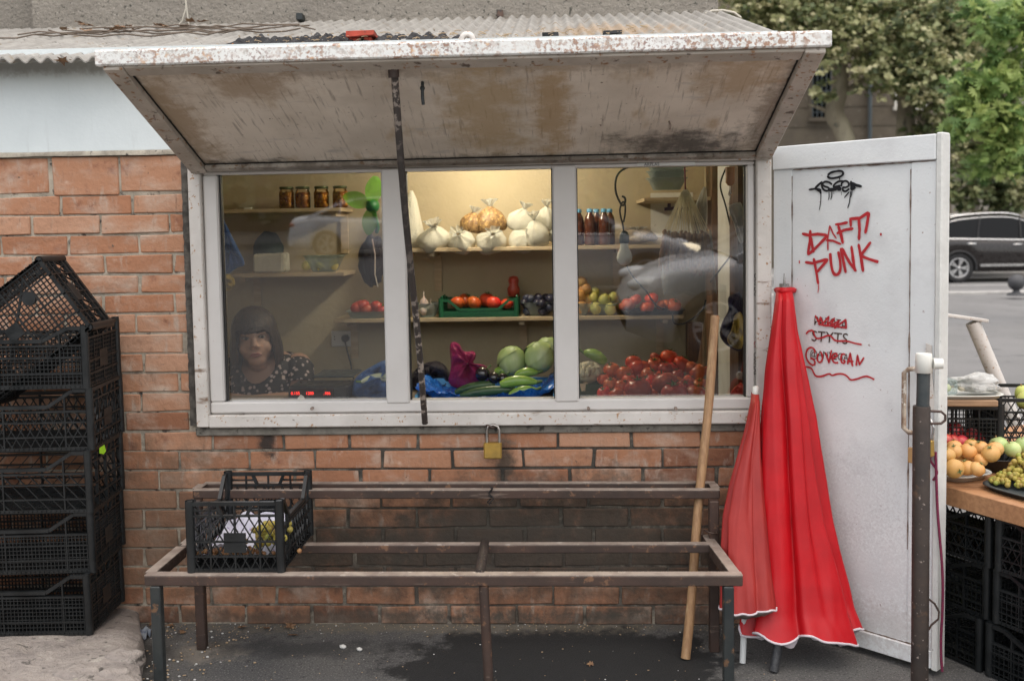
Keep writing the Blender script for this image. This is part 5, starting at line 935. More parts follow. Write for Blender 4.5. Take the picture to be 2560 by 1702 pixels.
# ---------------------------------------------------------------- counter goods
CT = .801
a, b = P(663, 892, .30), P(800, 916, .30); sc = thing('weighing_scale', 'black shop scale with red lit digits on the counter', 'scale', ((a.x+b.x)/2, .4, CT))
m = MB(); m.bx(a.x, b.x, .30, .46, CT, a.z+.004); m.build('scale_body', 'tray_black', sc, bevel=.006)
m = MB(); m.bx(a.x+.06, b.x-.01, .47, .66, a.z+.012, a.z+.022); m.build('weighing_plate', 'dark_tube', sc, bevel=.004)
mat('screen_dark', (.02, .006, .006), .2); c0, c1 = P(668, 895, .298), P(768, 913, .298); m = MB(); m.bx(c0.x, c1.x, .2965, .2995, c1.z, c0.z); m.build('display', 'screen_dark', sc)
emit_mat('red_digit', (1, .03, .02), 2.6)
for tx, dx in (('0.155', 670), ('1200', 704), ('.186', 745)): q = P(dx, 908.5, .2955); text_part(tx, .0165, 'digits', 'red_digit', sc, (q.x, .2955, q.z), (1, 0, 0), (0, 0, 1))
q = P(692, 915, .27); m = MB(); m.add([(q.x-.02, .27, CT+.001), (q.x+.02, .27, CT+.001), (q.x+.012, .27, q.z+.005), (q.x, .268, q.z+.012)], [(0, 1, 2, 3)]); m.add([(q.x-.02, .272, CT+.001), (q.x+.02, .274, CT+.001), (q.x+.012, .273, q.z+.005), (q.x, .271, q.z+.012)], [(0, 1, 2, 3)]); tag(m.build('paper_slip', 'white_board', loc=q), 'small folded white slip before the red digit display', 'paper')
bl = drape('carrier_bag', 'crumpled blue bag of pale squash right of the scale', [(806, 925), (812, 882), (824, 862), (858, 842), (888, 826), (925, 830), (948, 862), (950, 925)], .42, 'blue_film', .10, 5)
mat('squash', (.52, .56, .38), .4, (.62, .64, .48), 6, stretch=(1, 6, 6)); mat('cucumber', (.022, .055, .022), .35, (.045, .10, .03), 9, stretch=(1, 10, 10), spots=[((.12, .18, .06), 40, .66, .72)]); mat('zucchini', (.20, .34, .05), .3, (.27, .42, .08), 8, stretch=(1, 8, 8), coat=.3); mat('eggplant', (.010, .006, .012), .12, coat=.7)
def gourd(name, label, cat, p0, p1, r, mt, bulge=.25, bend=.012, group=None, stem=True):
    p0, p1 = V(p0), V(p1); t = thing(name, label, cat, p0.lerp(p1, .5), group); m = MB(); k = 15; pts = []; rs = []
    for i in range(k): f = i/(k-1); pts.append(p0.lerp(p1, f)+V((0, 0, bend*math.sin(math.pi*f)))); rs.append(r*max(.10, (math.sin(math.pi*min(1, max(0, (f*.93+.035))))**.38)*(1+bulge*(f-.5))))
    m.tube(pts, rs, 16); m.build('skin', mt, t)
    if stem: m = MB(); d = (p0-p1).normalized(); m.tube([p0-d*.004, p0+d*.022+V((0, 0, .004))], [r*.34, r*.26], 7); m.build('stalk', 'stem_green', t)
    return t
gourd('squash', 'pale squash poking out of the blue bag beside the scale', 'squash', P(832, 879, .30), P(905, 872, .33), .017, 'squash', .5)
bl2 = drape('carrier_bag', 'dark purple bag heaped left of the pink bag', [(940, 905), (945, 860), (975, 835), (1010, 828), (1035, 850), (1045, 905)], .58, 'dark_film', .07, 6)
pk_ = drape('carrier_bag', 'shiny pink plastic bag behind the cucumbers', [(1028, 888), (1040, 845), (1034, 800), (1040, 785), (1058, 790), (1068, 812), (1092, 806), (1098, 820), (1086, 838), (1118, 838), (1132, 862), (1128, 890), (1080, 900)], .50, 'pink_film', .07, 7)
# blue plastic lined crate
t = thing('lined_crate', 'low crate lined with crinkled blue plastic holding cucumbers and zucchini', 'crate', P(1110, 915, .3))
m = MB(); rows = []
x0, x1 = P(958, 915, .16).x, P(1280, 915, .16).x
for j in range(22):
    v = j/21; row = []
    for i in range(60):
        u = i/59; x = x0+(x1-x0)*u; y = .13+.40*v
        e = min(u, 1-u)*8; ef = v*9
        h = .012
        if e < 1: h = max(h, .075*(1-e)**.6*(1 if u > .5 else 1.0))
        if ef < 1: h = max(h, .060*(1-ef)**.5*(.45+.55*min(1, abs(u-.45)*3)))
        h += .012*n3((u*14, v*9, 2))+.008*n3((u*34, v*22, 4))
        if e < .35: x += (-.02 if u < .5 else .02)*n3((0, v*7, 9))
        row.append(V((x, y+.012*n3((u*11, v*5, 7)), CT+max(.003, h))))
    rows.append(row)
m.grid(rows, sm=False); mat('blue_bag', (.014, .12, .50), .25, (.025, .17, .60), 12, coat=.2); m.build('liner', 'blue_bag', t)
m = MB(); m.bx(x0+.01, x1-.01, .13, .14, CT, CT+.03); m.bx(x0+.01, x1-.01, .52, .53, CT, CT+.05); m.bx(x0, x0+.01, .13, .53, CT, CT+.045); m.bx(x1-.01, x1, .13, .53, CT, CT+.045); m.build('crate_wall', 'blue_cap', t)
for (x0_, y0_, x1_, y1_, yy, r) in ((1048, 903, 1140, 884, .34, .019), (1060, 911, 1178, 897, .26, .020), (1168, 893, 1186, 905, .30, .016)): gourd('cucumber', 'dark green cucumber lying on the blue plastic liner', 'cucumber', P(x0_, y0_, yy), P(x1_, y1_, yy), r, 'cucumber', .05, .006, 'cucumbers on the blue liner', False)
for i, (x0_, y0_, x1_, y1_, yy, r) in enumerate(((1236, 880, 1152, 885, .25, .022), (1234, 897, 1172, 912, .22, .018), (1238, 858, 1186, 868, .36, .020), (1190, 862, 1140, 857, .44, .022))): gourd('zucchini', ('plump light green zucchini across the front of the blue liner', 'light green zucchini at the front right of the blue liner', 'pale striped zucchini near the cabbage', 'yellow green zucchini behind the eggplants')[i], 'zucchini', P(x0_, y0_, yy), P(x1_, y1_, yy), r, 'zucchini', .3, .010, 'light zucchini')
for i, (dx, dy, r, yy) in enumerate(((1111, 861, .030, .36), (1138, 870, .024, .34), (1158, 872, .024, .36))):
    q = P(dx, dy, yy); e = thing('eggplant', ('largest round black eggplant in front of the pink bag', 'middle small black eggplant above the cucumbers', 'rightmost small black eggplant above the zucchini')[i], 'eggplant', q, 'black eggplants'); m = MB(); m.ball(q, r, 18, 12); m.build('skin', 'eggplant', e); m = MB(); m.tube([q+V((r*.5, -r*.1, r*.6)), q+V((r*1.2, -r*.1, r*1.2))], .004, 6); m.build('stalk', 'stem_green', e)
mat('cabbage', (.27, .38, .12), .5, (.40, .49, .22), 4, spots=[((.66, .70, .48), 3, .56, .72, (1, 1, .3))], bump=.002, bsc=30)
for i, (dx, dy, r, yy, sd_) in enumerate(((1180, 831, .062, .45, 1), (1242, 822, .064, .42, 2), (1262, 806, .055, .56, 3))):
    q = P(dx, dy, yy); e = thing('cabbage', ('round green cabbage left of the other heads', 'large pale cabbage with parted outer leaf near the mullion', 'cabbage behind the large pale head')[i], 'cabbage', q, 'cabbages'); m = MB(); M = Matrix.Rotation(sd_*1.1, 3, 'X') @ Matrix.Rotation(sd_*.8, 3, 'Y'); m.ball(q, (r, r, r*.95), 28, 18, M=M, fx=lambda d: 1+.012*math.sin(9*math.atan2(d.y, d.x))*(1-d.z*d.z)+.03*n3(d*1.4, 1)); m.build('head', 'cabbage', e)
    for k in range(2):
        m = MB(); M2 = Matrix.Rotation(.9+k*2.2+sd_, 3, 'Z') @ Matrix.Rotation(.7, 3, 'X'); rows = []
        for a_ in range(9):
            ph = .12+1.25*a_/8; rows.append([q+(M2 @ V((math.sin(ph)*math.cos(b_), math.sin(ph)*math.sin(b_), math.cos(ph))))*(r*(1.035+.012*math.sin(b_*7+a_)+(.03 if a_ > 6 else 0))) for b_ in [(-1.3+2.6*z_/14) for z_ in range(15)]])
        m.grid(rows); m.build('outer_leaf', 'cabbage', e)
mat('cauliflower', (.66, .60, .44), .8, (.58, .51, .35), 14, bump=.004, bsc=60); mat('leaf_green', (.06, .12, .05), .55, (.10, .17, .09), 8)
q = P(1354, 856, .34); e = thing('cauliflower', 'cream cauliflower with green leaves left of the tomato heap', 'cauliflower', q); m = MB()
for i in range(70):
    a_ = rnd.uniform(0, 6.3); ph = math.acos(rnd.uniform(0, 1)); d = V((math.sin(ph)*math.cos(a_), math.sin(ph)*math.sin(a_), math.cos(ph))); m.ball(q+V((d.x*.05, d.y*.05, d.z*.034-.006)), rnd.uniform(.010, .016), 8, 6)
m.ball(q+V((0, 0, -.01)), (.05, .05, .034)); m.build('curd', 'cauliflower', e)
for k in range(5):
    a_ = k*.8+.2; m = MB(); rows = []
    for i in range(8):
        f = i/7; rows.append([q+V((math.cos(a_)*(.02+.055*f)-math.sin(a_)*s_*.035*math.sin(math.pi*min(1, f*.85+.15)), math.sin(a_)*(.02+.055*f)+math.cos(a_)*s_*.035*math.sin(math.pi*min(1, f*.85+.15)), -.045+.075*f*f*(1 if k % 3 else .4)+.008*n3((f*5, s_*3, k)))) for s_ in (-1, -.5, 0, .5, 1)])
    m.grid(rows); m.build('leaf', 'leaf_green', e)
for k in range(7):
    m = MB(); qx, qy = 1325+rnd.uniform(-12, 50), 902+rnd.uniform(0, 22); q = P(qx, qy, .26+rnd.uniform(0, .06)); rows = []; a_ = rnd.uniform(0, 6)
    for i in range(7):
        f = i/6-.5; rows.append([q+V((f*.09*math.cos(a_)-s_*.03*math.sin(a_), f*.05, f*.08*math.sin(a_)+s_*.03*math.cos(a_)+.012*n3((f*8, s_*3, k)))) for s_ in (-1, -.4, .4, 1)])
    m.grid(rows); tag(m.build('greens_leaf', 'leaf_green', loc=q), 'crinkled dark green leaf under the cauliflower', 'leaf', 'dark leaves under the cauliflower')
# tomato heap
T3 = [(343, 1258, 42, 0), (418, 1280, 44, 0), (490, 1245, 44, 0), (470, 1212, 40, 0), (560, 1290, 44, 0), (592, 1228, 42, 0), (676, 1185, 45, 0), (652, 1253, 42, 1), (748, 1222, 44, 0), (838, 1270, 44, 0), (808, 1250, 40, 0), (722, 1285, 34, 1), (790, 1318, 30, 0), (855, 1345, 40, 0), (652, 1335, 66, 1), (558, 1325, 38, 0), (495, 1366, 64, 1), (402, 1355, 40, 0), (340, 1340, 40, 0), (300, 1310, 34, 0), (768, 1350, 40, 1), (705, 1390, 66, 1), (300, 1390, 36, 0), (365, 1402, 42, 0), (830, 1395, 52, 1), (885, 1262, 26, 0), (596, 1185, 27, 1), (530, 1240, 36, 0), (470, 1330, 34, 0), (560, 1375, 34, 0), (440, 1400, 34, 0), (590, 1395, 34, 0), (690, 1245, 32, 0), (610, 1300, 36, 0), (720, 1330, 34, 0), (880, 1390, 36, 0)]
for x, y, r, k in T3:
    dx, dy = x*.3993+1271, y*.3993+350; yy = .22+(1400-y)/220*.20 - (.05 if r > 50 else 0)
    put_tomato(tB if k else tA, P(dx, dy, yy), r*.3993/583*(yy+3.63)/3.93*1.2, 'broad dark red tomato at the front of the heap' if r > 50 else 'dark ripe tomato within the heap behind the right pane' if k else 'glossy red tomato in the heap behind the right pane', 'broad tomatoes of the heap' if r > 50 else 'dark tomatoes of the heap' if k else 'red tomatoes of the heap')
for i in range(8):
    put_tomato(tA, (rnd.uniform(.20, .50), rnd.uniform(.28, .5), CT+.03+rnd.uniform(0, .05)), .03, 'glossy red tomato in the heap behind the right pane', 'red tomatoes of the heap')
mat('corn_yellow', (.48, .46, .16), .5); q0, q1 = P(1345, 812, .62), P(1395, 836, .6); gourd('squash', 'yellow green squash behind the tomato heap', 'squash', q0, q1, .025, 'zucchini')
# hanging bulb, churchkhela bundle, bags on the right
mat('cable_black', (.012, .016, .016), .5); mat('bulb_white', (.86, .87, .80), .3, coat=.4)
hb = thing('hanging_bulb', 'unlit white light bulb hanging on a looped dark cable in the right pane', 'bulb', P(1438, 590, .30)); c = P(1438, 592, .30)
m = MB(); m.lathe([(0, -.034), (.016, -.031), (.0285, -.016), (.031, 0), (.027, .017), (.018, .034), (.0155, .05), (.0155, .056)], 24, c); m.build('glass_bulb', 'bulb_white', hb)
m = MB(); m.lathe([(.017, .054), (.019, .058), (.0185, .085), (.012, .098), (.005, .103)], 18, c); m.build('bulb_socket', 'dark_green_cloth', hb)
m = MB(); k = lambda pts, r: m.tube([P(x, y, .30) for x, y in smooth(pts, 2)], r, 7)
k([(1436, 532), (1434, 515), (1428, 495), (1427, 480), (1434, 462), (1440, 470), (1440, 490), (1436, 512)], .0036); k([(1433, 475), (1424, 460), (1417, 440), (1417, 415), (1424, 398), (1442, 386), (1460, 382)], .0042); k([(1433, 475), (1440, 468), (1440, 455), (1432, 452)], .0042); k([(1443, 612), (1455, 635), (1478, 660), (1490, 672), (1500, 690), (1515, 708), (1540, 714), (1550, 726), (1549, 742), (1560, 748), (1580, 744), (1620, 715), (1625, 690)], .003)
m.build('cable', 'cable_black', hb)
mat('churchkhela', (.24, .13, .06), .55, (.34, .19, .09), 34, spots=[((.36, .25, .14), 60, .62, .7)], bump=.006, bsc=60); mat('string_pale', (.75, .68, .48), .8)
ck = thing('sweet_bundle', 'bundle of lumpy brown string sweets hanging in clear plastic at the right pane', 'sweets', P(1580, 480, .32)); top = P(1578, 437, .32)
m = MB(); m.tube([top, P(1577, 385, .32)], .003, 6); m.build('hanger', 'magenta_rope', ck)
for i in range(24):
    x = 1528+108*(i+.5)/24+rnd.uniform(-3, 3); yy = .30+.05*(i % 3); a = P(x, 532+rnd.uniform(-5, 8), yy); L = .155+rnd.uniform(-.02, .012)
    m = MB(); kk = 14; dx_ = rnd.uniform(-.012, .012)+(i-12)*.0008; m.tube([a+V((dx_*j/kk, 0, -L*j/kk)) for j in range(kk+1)], [.0085*(1+.30*math.sin(j*2.4+i))*(.5 if j in (0, kk) else 1) for j in range(kk+1)], 8); m.build('sweet', 'churchkhela', ck)
    m = MB(); m.tube([top+V(((i-12)*.0008, 0, 0)), a+V((0, 0, .002))], .0021, 5); m.build('string', 'string_pale', ck)
m = MB(); rows = []
for yy_, l, r in ((532, 1529, 1638), (560, 1528, 1641), (600, 1526, 1644), (640, 1524, 1647), (676, 1526, 1650)): 
    a, b = P(l, yy_, .34), P(r, yy_, .34); c_ = (a+b)/2; hx = (b-a).length/2; rows.append([V((c_.x+hx*math.cos(t_)*(1+.05*n3((t_*3, yy_*.02, 0))), .34+.085*math.sin(t_)*(1+.1*n3((t_*4, yy_*.02, 3))), c_.z+.006*math.sin(t_*9))) for t_ in [2*math.pi*j/36 for j in range(36)]])
m.grid(rows, closed=True); film_mat('sleeve_film', (.8, .85, .85), .04, .1); m.build('plastic_sleeve', 'sleeve_film', ck)
t = drape('plastic_bag', 'white cone shaped net bag hanging beside the sweets bundle', [(1625, 415), (1630, 470), (1628, 540), (1600, 560), (1585, 530), (1598, 480)], .55, 'milky_film', .03, 3)
mat('scale_tan', (.40, .19, .085), .45); hs_ = thing('hand_scale', 'tan hanging hand scale with steel hook at the upper right pane', 'scale', P(1681, 415, .16)); q = P(1681, 385, .16); b = P(1681, 428, .16)
m = MB(); m.tube([q, q.lerp(b, .5), b+V((0, 0, .012)), b], [.018, .0165, .017, .008], 16); m.build('handle', 'scale_tan', hs_); m = MB(); m.tube([b, P(1681, 442, .16)], .003, 6); m.tube([P(1679, 440, .16), P(1684, 446, .16), P(1682, 455, .16), P(1677, 447, .16), P(1680, 440, .16)], .0022, 6); m.tube([P(1681, 452, .16), P(1679, 470, .16), P(1681, 480, .16)], .0022, 6); m.build('hook', 'steel', hs_)
drape('plastic_bag', 'grey translucent bag hanging from the hand scale', [(1673, 475), (1690, 468), (1713, 464), (1713, 560), (1705, 563), (1697, 545), (1690, 515)], .16, 'milky_film', .025, 4)
drape('carrier_bag', 'violet carrier bag hanging at the right edge of the right pane', [(1674, 690), (1682, 678), (1713, 668), (1713, 800), (1700, 812), (1672, 795), (1656, 775), (1660, 745), (1680, 712)], .21, 'violet_film', .04, 8)
drape('carrier_bag', 'shiny yellow bag in front of the violet one at the right edge', [(1690, 722), (1713, 716), (1713, 800), (1700, 806), (1680, 796), (1672, 780), (1685, 760)], .14, 'yellow_film', .03, 9)
drape('carrier_bag', 'dark red bag at the lower right corner of the right pane', [(1676, 915), (1690, 890), (1713, 876), (1713, 918)], .16, 'tomato_dark', .03, 10)
m = MB(); q = [P(x, y, .45) for x, y in smooth([(1672, 386), (1658, 420), (1660, 440), (1672, 475), (1690, 560), (1690, 580), (1660, 618), (1635, 650)], 2)]; m.tube(q, .0034, 6); tag(m.build('cable', 'cable_black', loc=q[0]), 'black cable running down the white board at the right pane', 'cable')
for i, (dx0, dy0, dx1, dy1) in enumerate(((1661, 655, 1684, 700), (1661, 700, 1682, 738))):
    a, b = P(dx0, dy0, .70), P(dx1, dy1, .62); m = MB(); m.add([(IX1-.0135, .62, b.z), (IX1-.0135, .78, b.z), (IX1-.0135, .78, a.z), (IX1-.0135, .62, a.z)], [(0, 1, 2, 3)]); tag(m.build('paper_notice', 'label_paper', loc=a), ('upper', 'lower')[i]+' white paper notice pinned on the white board at right', 'notice')
# containers and papers high on the right back wall
mat('violet_ink', (.10, .04, .16), .6)
a, b = P(1498, 445, IY-.003), P(1596, 545, IY-.003); pn = thing('paper_sheet', 'pale paper sheet with violet marks on the back wall behind the sweets', 'paper', a); m = MB(); m.bx(a.x, b.x, IY-.006, IY-.002, b.z, a.z); m.build('sheet', 'white_board', pn)
m = MB()
for pts in ([(1541, 460), (1541, 478)], [(1530, 482), (1550, 480), (1592, 480)], [(1592, 462), (1592, 480)]): m.ribbon([P(x, y, IY-.0075) for x, y in pts], .016, (0, -1, 0))
m.build('violet_mark', 'violet_ink', pn)
film_mat('tub_film', (.7, .8, .78), .25, .15)
for i in range(3):
    q = P(1538, 392+16*i, .90); dish('tub_stack', ('top', 'middle', 'bottom')[i]+' clear plastic tub of the nested stack at the upper right pane', 'tub', (q.x, .95, q.z-.025), .085, .06, .05, .008, 'tub_film', group='clear tubs at the upper right pane')
m = MB(); q = P(1538, 440, .9); m.bx(q.x-.11, IX1-.04, .86, 1.318, q.z-.045, q.z-.030); m.build('wall_shelf', 'shelf_wood', kiosk)
# ---------------------------------------------------------------- shop woman
mat('skin', (.44, .26, .19), .5, (.47, .28, .20), 12, bump=.0006, bsc=180); mat('hair', (.012, .008, .008), .38, (.045, .028, .022), 4, stretch=(60, 60, 2), bump=.003, bsc=8); mat('lip', (.36, .12, .10), .45); mat('eye_white', (.30, .27, .25), .3); mat('iris', (.02, .012, .008), .2)
dm = mat('floral_dress', (.014, .014, .017), .75); N = dm.node_tree.nodes; L = dm.node_tree.links; tcn = N.new('ShaderNodeTexCoord'); nn = N.new('ShaderNodeTexNoise'); nn.inputs['Scale'].default_value = 40; vo = N.new('ShaderNodeTexVoronoi'); vo.inputs['Scale'].default_value = 46
mx = N.new('ShaderNodeMix'); mx.data_type = 'RGBA'; mx.inputs[0].default_value = .012; L.new(tcn.outputs['Object'], nn.inputs[0]); L.new(tcn.outputs['Object'], mx.inputs[6]); L.new(nn.outputs['Color'], mx.inputs[7]); L.new(mx.outputs[2], vo.inputs[0])
rp = N.new('ShaderNodeValToRGB'); rp.color_ramp.elements[0].position = .30; rp.color_ramp.elements[0].color = (.46, .37, .36, 1); rp.color_ramp.elements[1].position = .40; rp.color_ramp.elements[1].color = (.014, .014, .017, 1); L.new(vo.outputs['Distance'], rp.inputs[0]); L.new(rp.outputs[0], N['Principled BSDF'].inputs['Base Color'])
HX, HY, HZ = P(580, 770, .62).x, .66, P(578, 778, .62).z
wo = thing('person', 'woman with dark bobbed hair in a dark floral dress sitting at the counter', 'person', (HX, HY, CT))
FA = R(14)                                   # the head is turned a little to her left, facing the camera
MH = Matrix.Rotation(FA, 3, 'Z') @ Matrix.Rotation(R(-5), 3, 'Y'); HC = V((HX, HY, HZ))
HS = 1.13
def hp_(x, y, z): return HC + MH @ V((x, y, z))*HS
b = MB(); S_ = lambda c, r, M=MH: b.ball(c, tuple(q*HS for q in r), 22, 16, M=M)
S_(hp_(0, .012, .022), (.072, .088, .086)); S_(hp_(0, -.014, -.035), (.061, .066, .072)); S_(hp_(0, -.038, -.082), (.037, .034, .030)); S_(hp_(.036, -.042, -.038), (.026, .026, .028)); S_(hp_(-.036, -.042, -.038), (.026, .026, .028))
b.tube([hp_(0, -.068, .012), hp_(0, -.086, -.022), hp_(0, -.090, -.030)], [.008, .0115, .013], 10); S_(hp_(.011, -.080, -.031), (.009, .009, .007)); S_(hp_(-.011, -.080, -.031), (.009, .009, .007)); S_(hp_(0, -.070, -.060), (.024, .011, .012)); S_(hp_(.071, .016, -.012), (.010, .018, .028)); S_(hp_(-.071, .016, -.012), (.010, .018, .028)); S_(hp_(.03, -.062, .022), (.022, .012, .009)); S_(hp_(-.03, -.062, .022), (.022, .012, .009))
b.tube([hp_(0, .018, -.04), hp_(0, .026, -.10), V((HX, HY+.09, HZ-.125)), V((HX, HY+.12, HZ-.17))], [.046, .047, .054, .085], 20)
TZ = HZ-.088; TX = HX+.006; TY_ = HY+.13
def trunk(mb, inf=0.0, top=None):
    prof = [(-.42, .155, .12), (-.34, .165, .125), (-.26, .175, .13), (-.18, .178, .125), (-.10, .180, .112), (-.05, .175, .10), (-.015, .13, .078), (.012, .075, .058)]
    rows = []
    for z, rx, ry in prof: rows.append([V((TX+(rx+inf)*math.cos(a)*(1+.0*a), HY+.13+(ry+inf)*math.sin(a)-(.035 if -.30 < z < -.1 else .01)*max(0, -math.sin(a))*(.6+.4*abs(math.cos(a))), TZ+z)) for a in [2*math.pi*j/40 for j in range(40)]])
    mb.grid(rows, closed=True); return rows
tr = trunk(b); b.add(tr[0], [tuple(range(40))]); b.add(tr[-1], [tuple(range(40))])
SHL, SHR = V((TX-.155, HY+.11, TZ-.055)), V((TX+.155, HY+.11, TZ-.055)); ELL, ELR = V((TX-.19, HY+.0, .735)), V((TX+.185, HY+.0, .735)); WRL, WRR = V((TX+.05, HY-.16, .760)), V((TX-.02, HY-.13, .758))
for sh, el, wr_ in ((SHL, ELL, WRL), (SHR, ELR, WRR)):
    b.tube([sh, sh.lerp(el, .35), sh.lerp(el, .75), el], [.056, .053, .047, .040], 16); b.ball(el, .041); b.ball(sh, .058); b.tube([el, el.lerp(wr_, .3), el.lerp(wr_, .75), wr_], [.040, .042, .031, .026], 14)
    d = (wr_-el).normalized(); sd_ = V((-d.y, d.x, 0)); b.ball(wr_+d*.045, (.045, .034, .017), 16, 10, M=Matrix.Rotation(math.atan2(d.y, d.x), 3, 'Z'))
    for k, ln in enumerate((.062, .072, .068, .054)): o_ = wr_+d*.078+sd_*(-.024+.016*k); b.tube([o_, o_+d*ln*.5+V((0, 0, .005)), o_+d*ln+V((0, 0, -.006))], [.0095, .0088, .007], 8)
    o_ = wr_+d*.03+sd_*-.028; b.tube([o_, o_+d*.03-sd_*.018, o_+d*.055-sd_*.02], [.011, .0095, .008], 8)
body = b.build('body', 'skin', wo); rm = body.modifiers.new('remesh', 'REMESH'); rm.mode = 'VOXEL'; rm.voxel_size = .0045; rm.use_smooth_shade = True; s_ = body.modifiers.new('smooth', 'SMOOTH'); s_.iterations = 5; s_.factor = .5
h = MB()                                    # hair: cap with fringe, bob to the jaw
rows = []; n = 56
for i in range(19):
    ph = i/18; row = []
    for j in range(n):
        a = 2*math.pi*j/n; fr_ = max(0, -math.sin(a)); side = abs(math.cos(a)); back = max(0, math.sin(a))
        zmin = .022 if fr_ > .80 else lerp(-.105, .028, min(1, max(0, (fr_-.64)/.16))); zmin -= .012*back+.006*math.sin(a*9)
        if fr_ > .5: zmin += .034*math.exp(-((math.cos(a)-.22)/.22)**2)
        if fr_ > .62: zmin += -.008*math.cos(a)*2+.004*math.sin(a*14)
        if ph < .5: al = ph/.5*math.pi/2; rx, ry, z = math.sin(al)*.088, math.sin(al)*.104, .022+.100*math.cos(al)
        else: f = (ph-.5)/.5; z = lerp(.022, zmin, f); rx = .088+.014*math.sin(f*2.4)*side; ry = .104-(.006*f if fr_ > .5 else 0)
        q = 1+.014*math.sin(a*23+ph*3)+.03*n3((math.cos(a)*2, math.sin(a)*2, ph*2)); row.append(hp_(rx*math.cos(a)*q, .012+ry*math.sin(a)*q*(.93 if fr_ > .5 else 1), z))
    rows.append(row)
h.grid(rows, closed=True); hr = h.build('hair', 'hair', wo); sm_ = hr.modifiers.new('thickness', 'SOLIDIFY'); sm_.thickness = .012; sm_.offset = -1
for sx in (-1, 1):
    m = MB(); m.ball(hp_(sx*.030, -.0690, .004), (.0135, .007, .0068), 14, 10, M=MH); e = m.build('eye', 'eye_white', wo); m = MB(); m.ball(hp_(sx*.030+.002, -.0745, .0035), (.0058, .0028, .0058), 12, 8, M=MH); m.build('iris', 'iris', e)
    m = MB(); m.tube([hp_(sx*.015, -.0755, .0215), hp_(sx*.030, -.0745, .0265), hp_(sx*.046, -.064, .0205)], [.003, .0034, .002], 8); m.build('eyebrow', 'hair', wo); m = MB(); m.tube([hp_(sx*.016, -.0735, .006), hp_(sx*.030, -.0765, .0115), hp_(sx*.045, -.066, .006)], .0018, 6); m.build('eyelash', 'hair', wo)
m = MB(); m.tube([hp_(-.023, -.0745, -.0655), hp_(-.009, -.0825, -.0555), hp_(0, -.0825, -.0575), hp_(.009, -.0825, -.0555), hp_(.023, -.0745, -.0655)], [.0015, .0042, .004, .0042, .0015], 8); m.tube([hp_(-.020, -.075, -.0625), hp_(0, -.0825, -.0665), hp_(.020, -.075, -.0625)], [.0015, .0052, .0015], 8); m.build('lips', 'lip', wo)
d = MB(); rows = []
for i in range(25):
    f = i/24; row = []
    for j in range(64):
        a = 2*math.pi*j/64; fr_ = max(0, -math.sin(a)); vtop = lerp(.0, -.115, max(0, (fr_-.86)/.14)**.9) if fr_ > .86 else .0; z = lerp(-.42, vtop, f)
        pr_ = [(-.42, .173, .140), (-.34, .183, .146), (-.26, .193, .150), (-.18, .197, .146), (-.10, .200, .134), (-.05, .194, .122), (-.015, .150, .100), (.012, .098, .08)]
        for k in range(len(pr_)-1):
            if pr_[k][0] <= z <= pr_[k+1][0]: g_ = (z-pr_[k][0])/(pr_[k+1][0]-pr_[k][0]); rx, ry = lerp(pr_[k][1], pr_[k+1][1], g_), lerp(pr_[k][2], pr_[k+1][2], g_)
        w_ = 1+.012*n3((math.cos(a)*4, math.sin(a)*4, z*9)); row.append(V((TX+rx*w_*math.cos(a), HY+.13+ry*w_*math.sin(a)-(.038 if -.30 < z < -.1 else .012)*max(0, -math.sin(a))*(.6+.4*abs(math.cos(a))), TZ+z)))
    rows.append(row)
d.grid(rows, closed=True)
for sh, el in ((SHL, ELL), (SHR, ELR)):
    p0 = sh+V((0, 0, .006)); pts = [p0.lerp(el, f) for f in (-.12, .08, .3, .52, .62)]; d.tube(pts, [.045, .069, .068, .068, .072], 22, caps=False)
dr = d.build('dress', 'floral_dress', wo); so_ = dr.modifiers.new('thickness', 'SOLIDIFY'); so_.thickness = .003
m = MB(); q = P(540, 915, .32); drape('cloth', 'pale cream cloth hanging at the lower left corner of the left pane', [(505, 850), (520, 855), (528, 890), (530, 925), (505, 925)], .30, 'white_film', .02, 12, 'cloth')
m = MB(); m.bx(HX-.2, HX+.2, HY-.08, HY+.3, .43, .46); ch_ = thing('stool', 'stool under the woman behind the counter', 'stool', (HX, HY+.1, .02)); m.build('seat', 'brown_wood', ch_, bevel=.006)
for i in (-1, 1):
    for j in (-1, 1): m = MB(); m.bar((HX+i*.17, HY+.11+j*.16, .021), (HX+i*.16, HY+.11+j*.15, .429), .03, .03); m.build('leg', 'brown_wood', ch_)
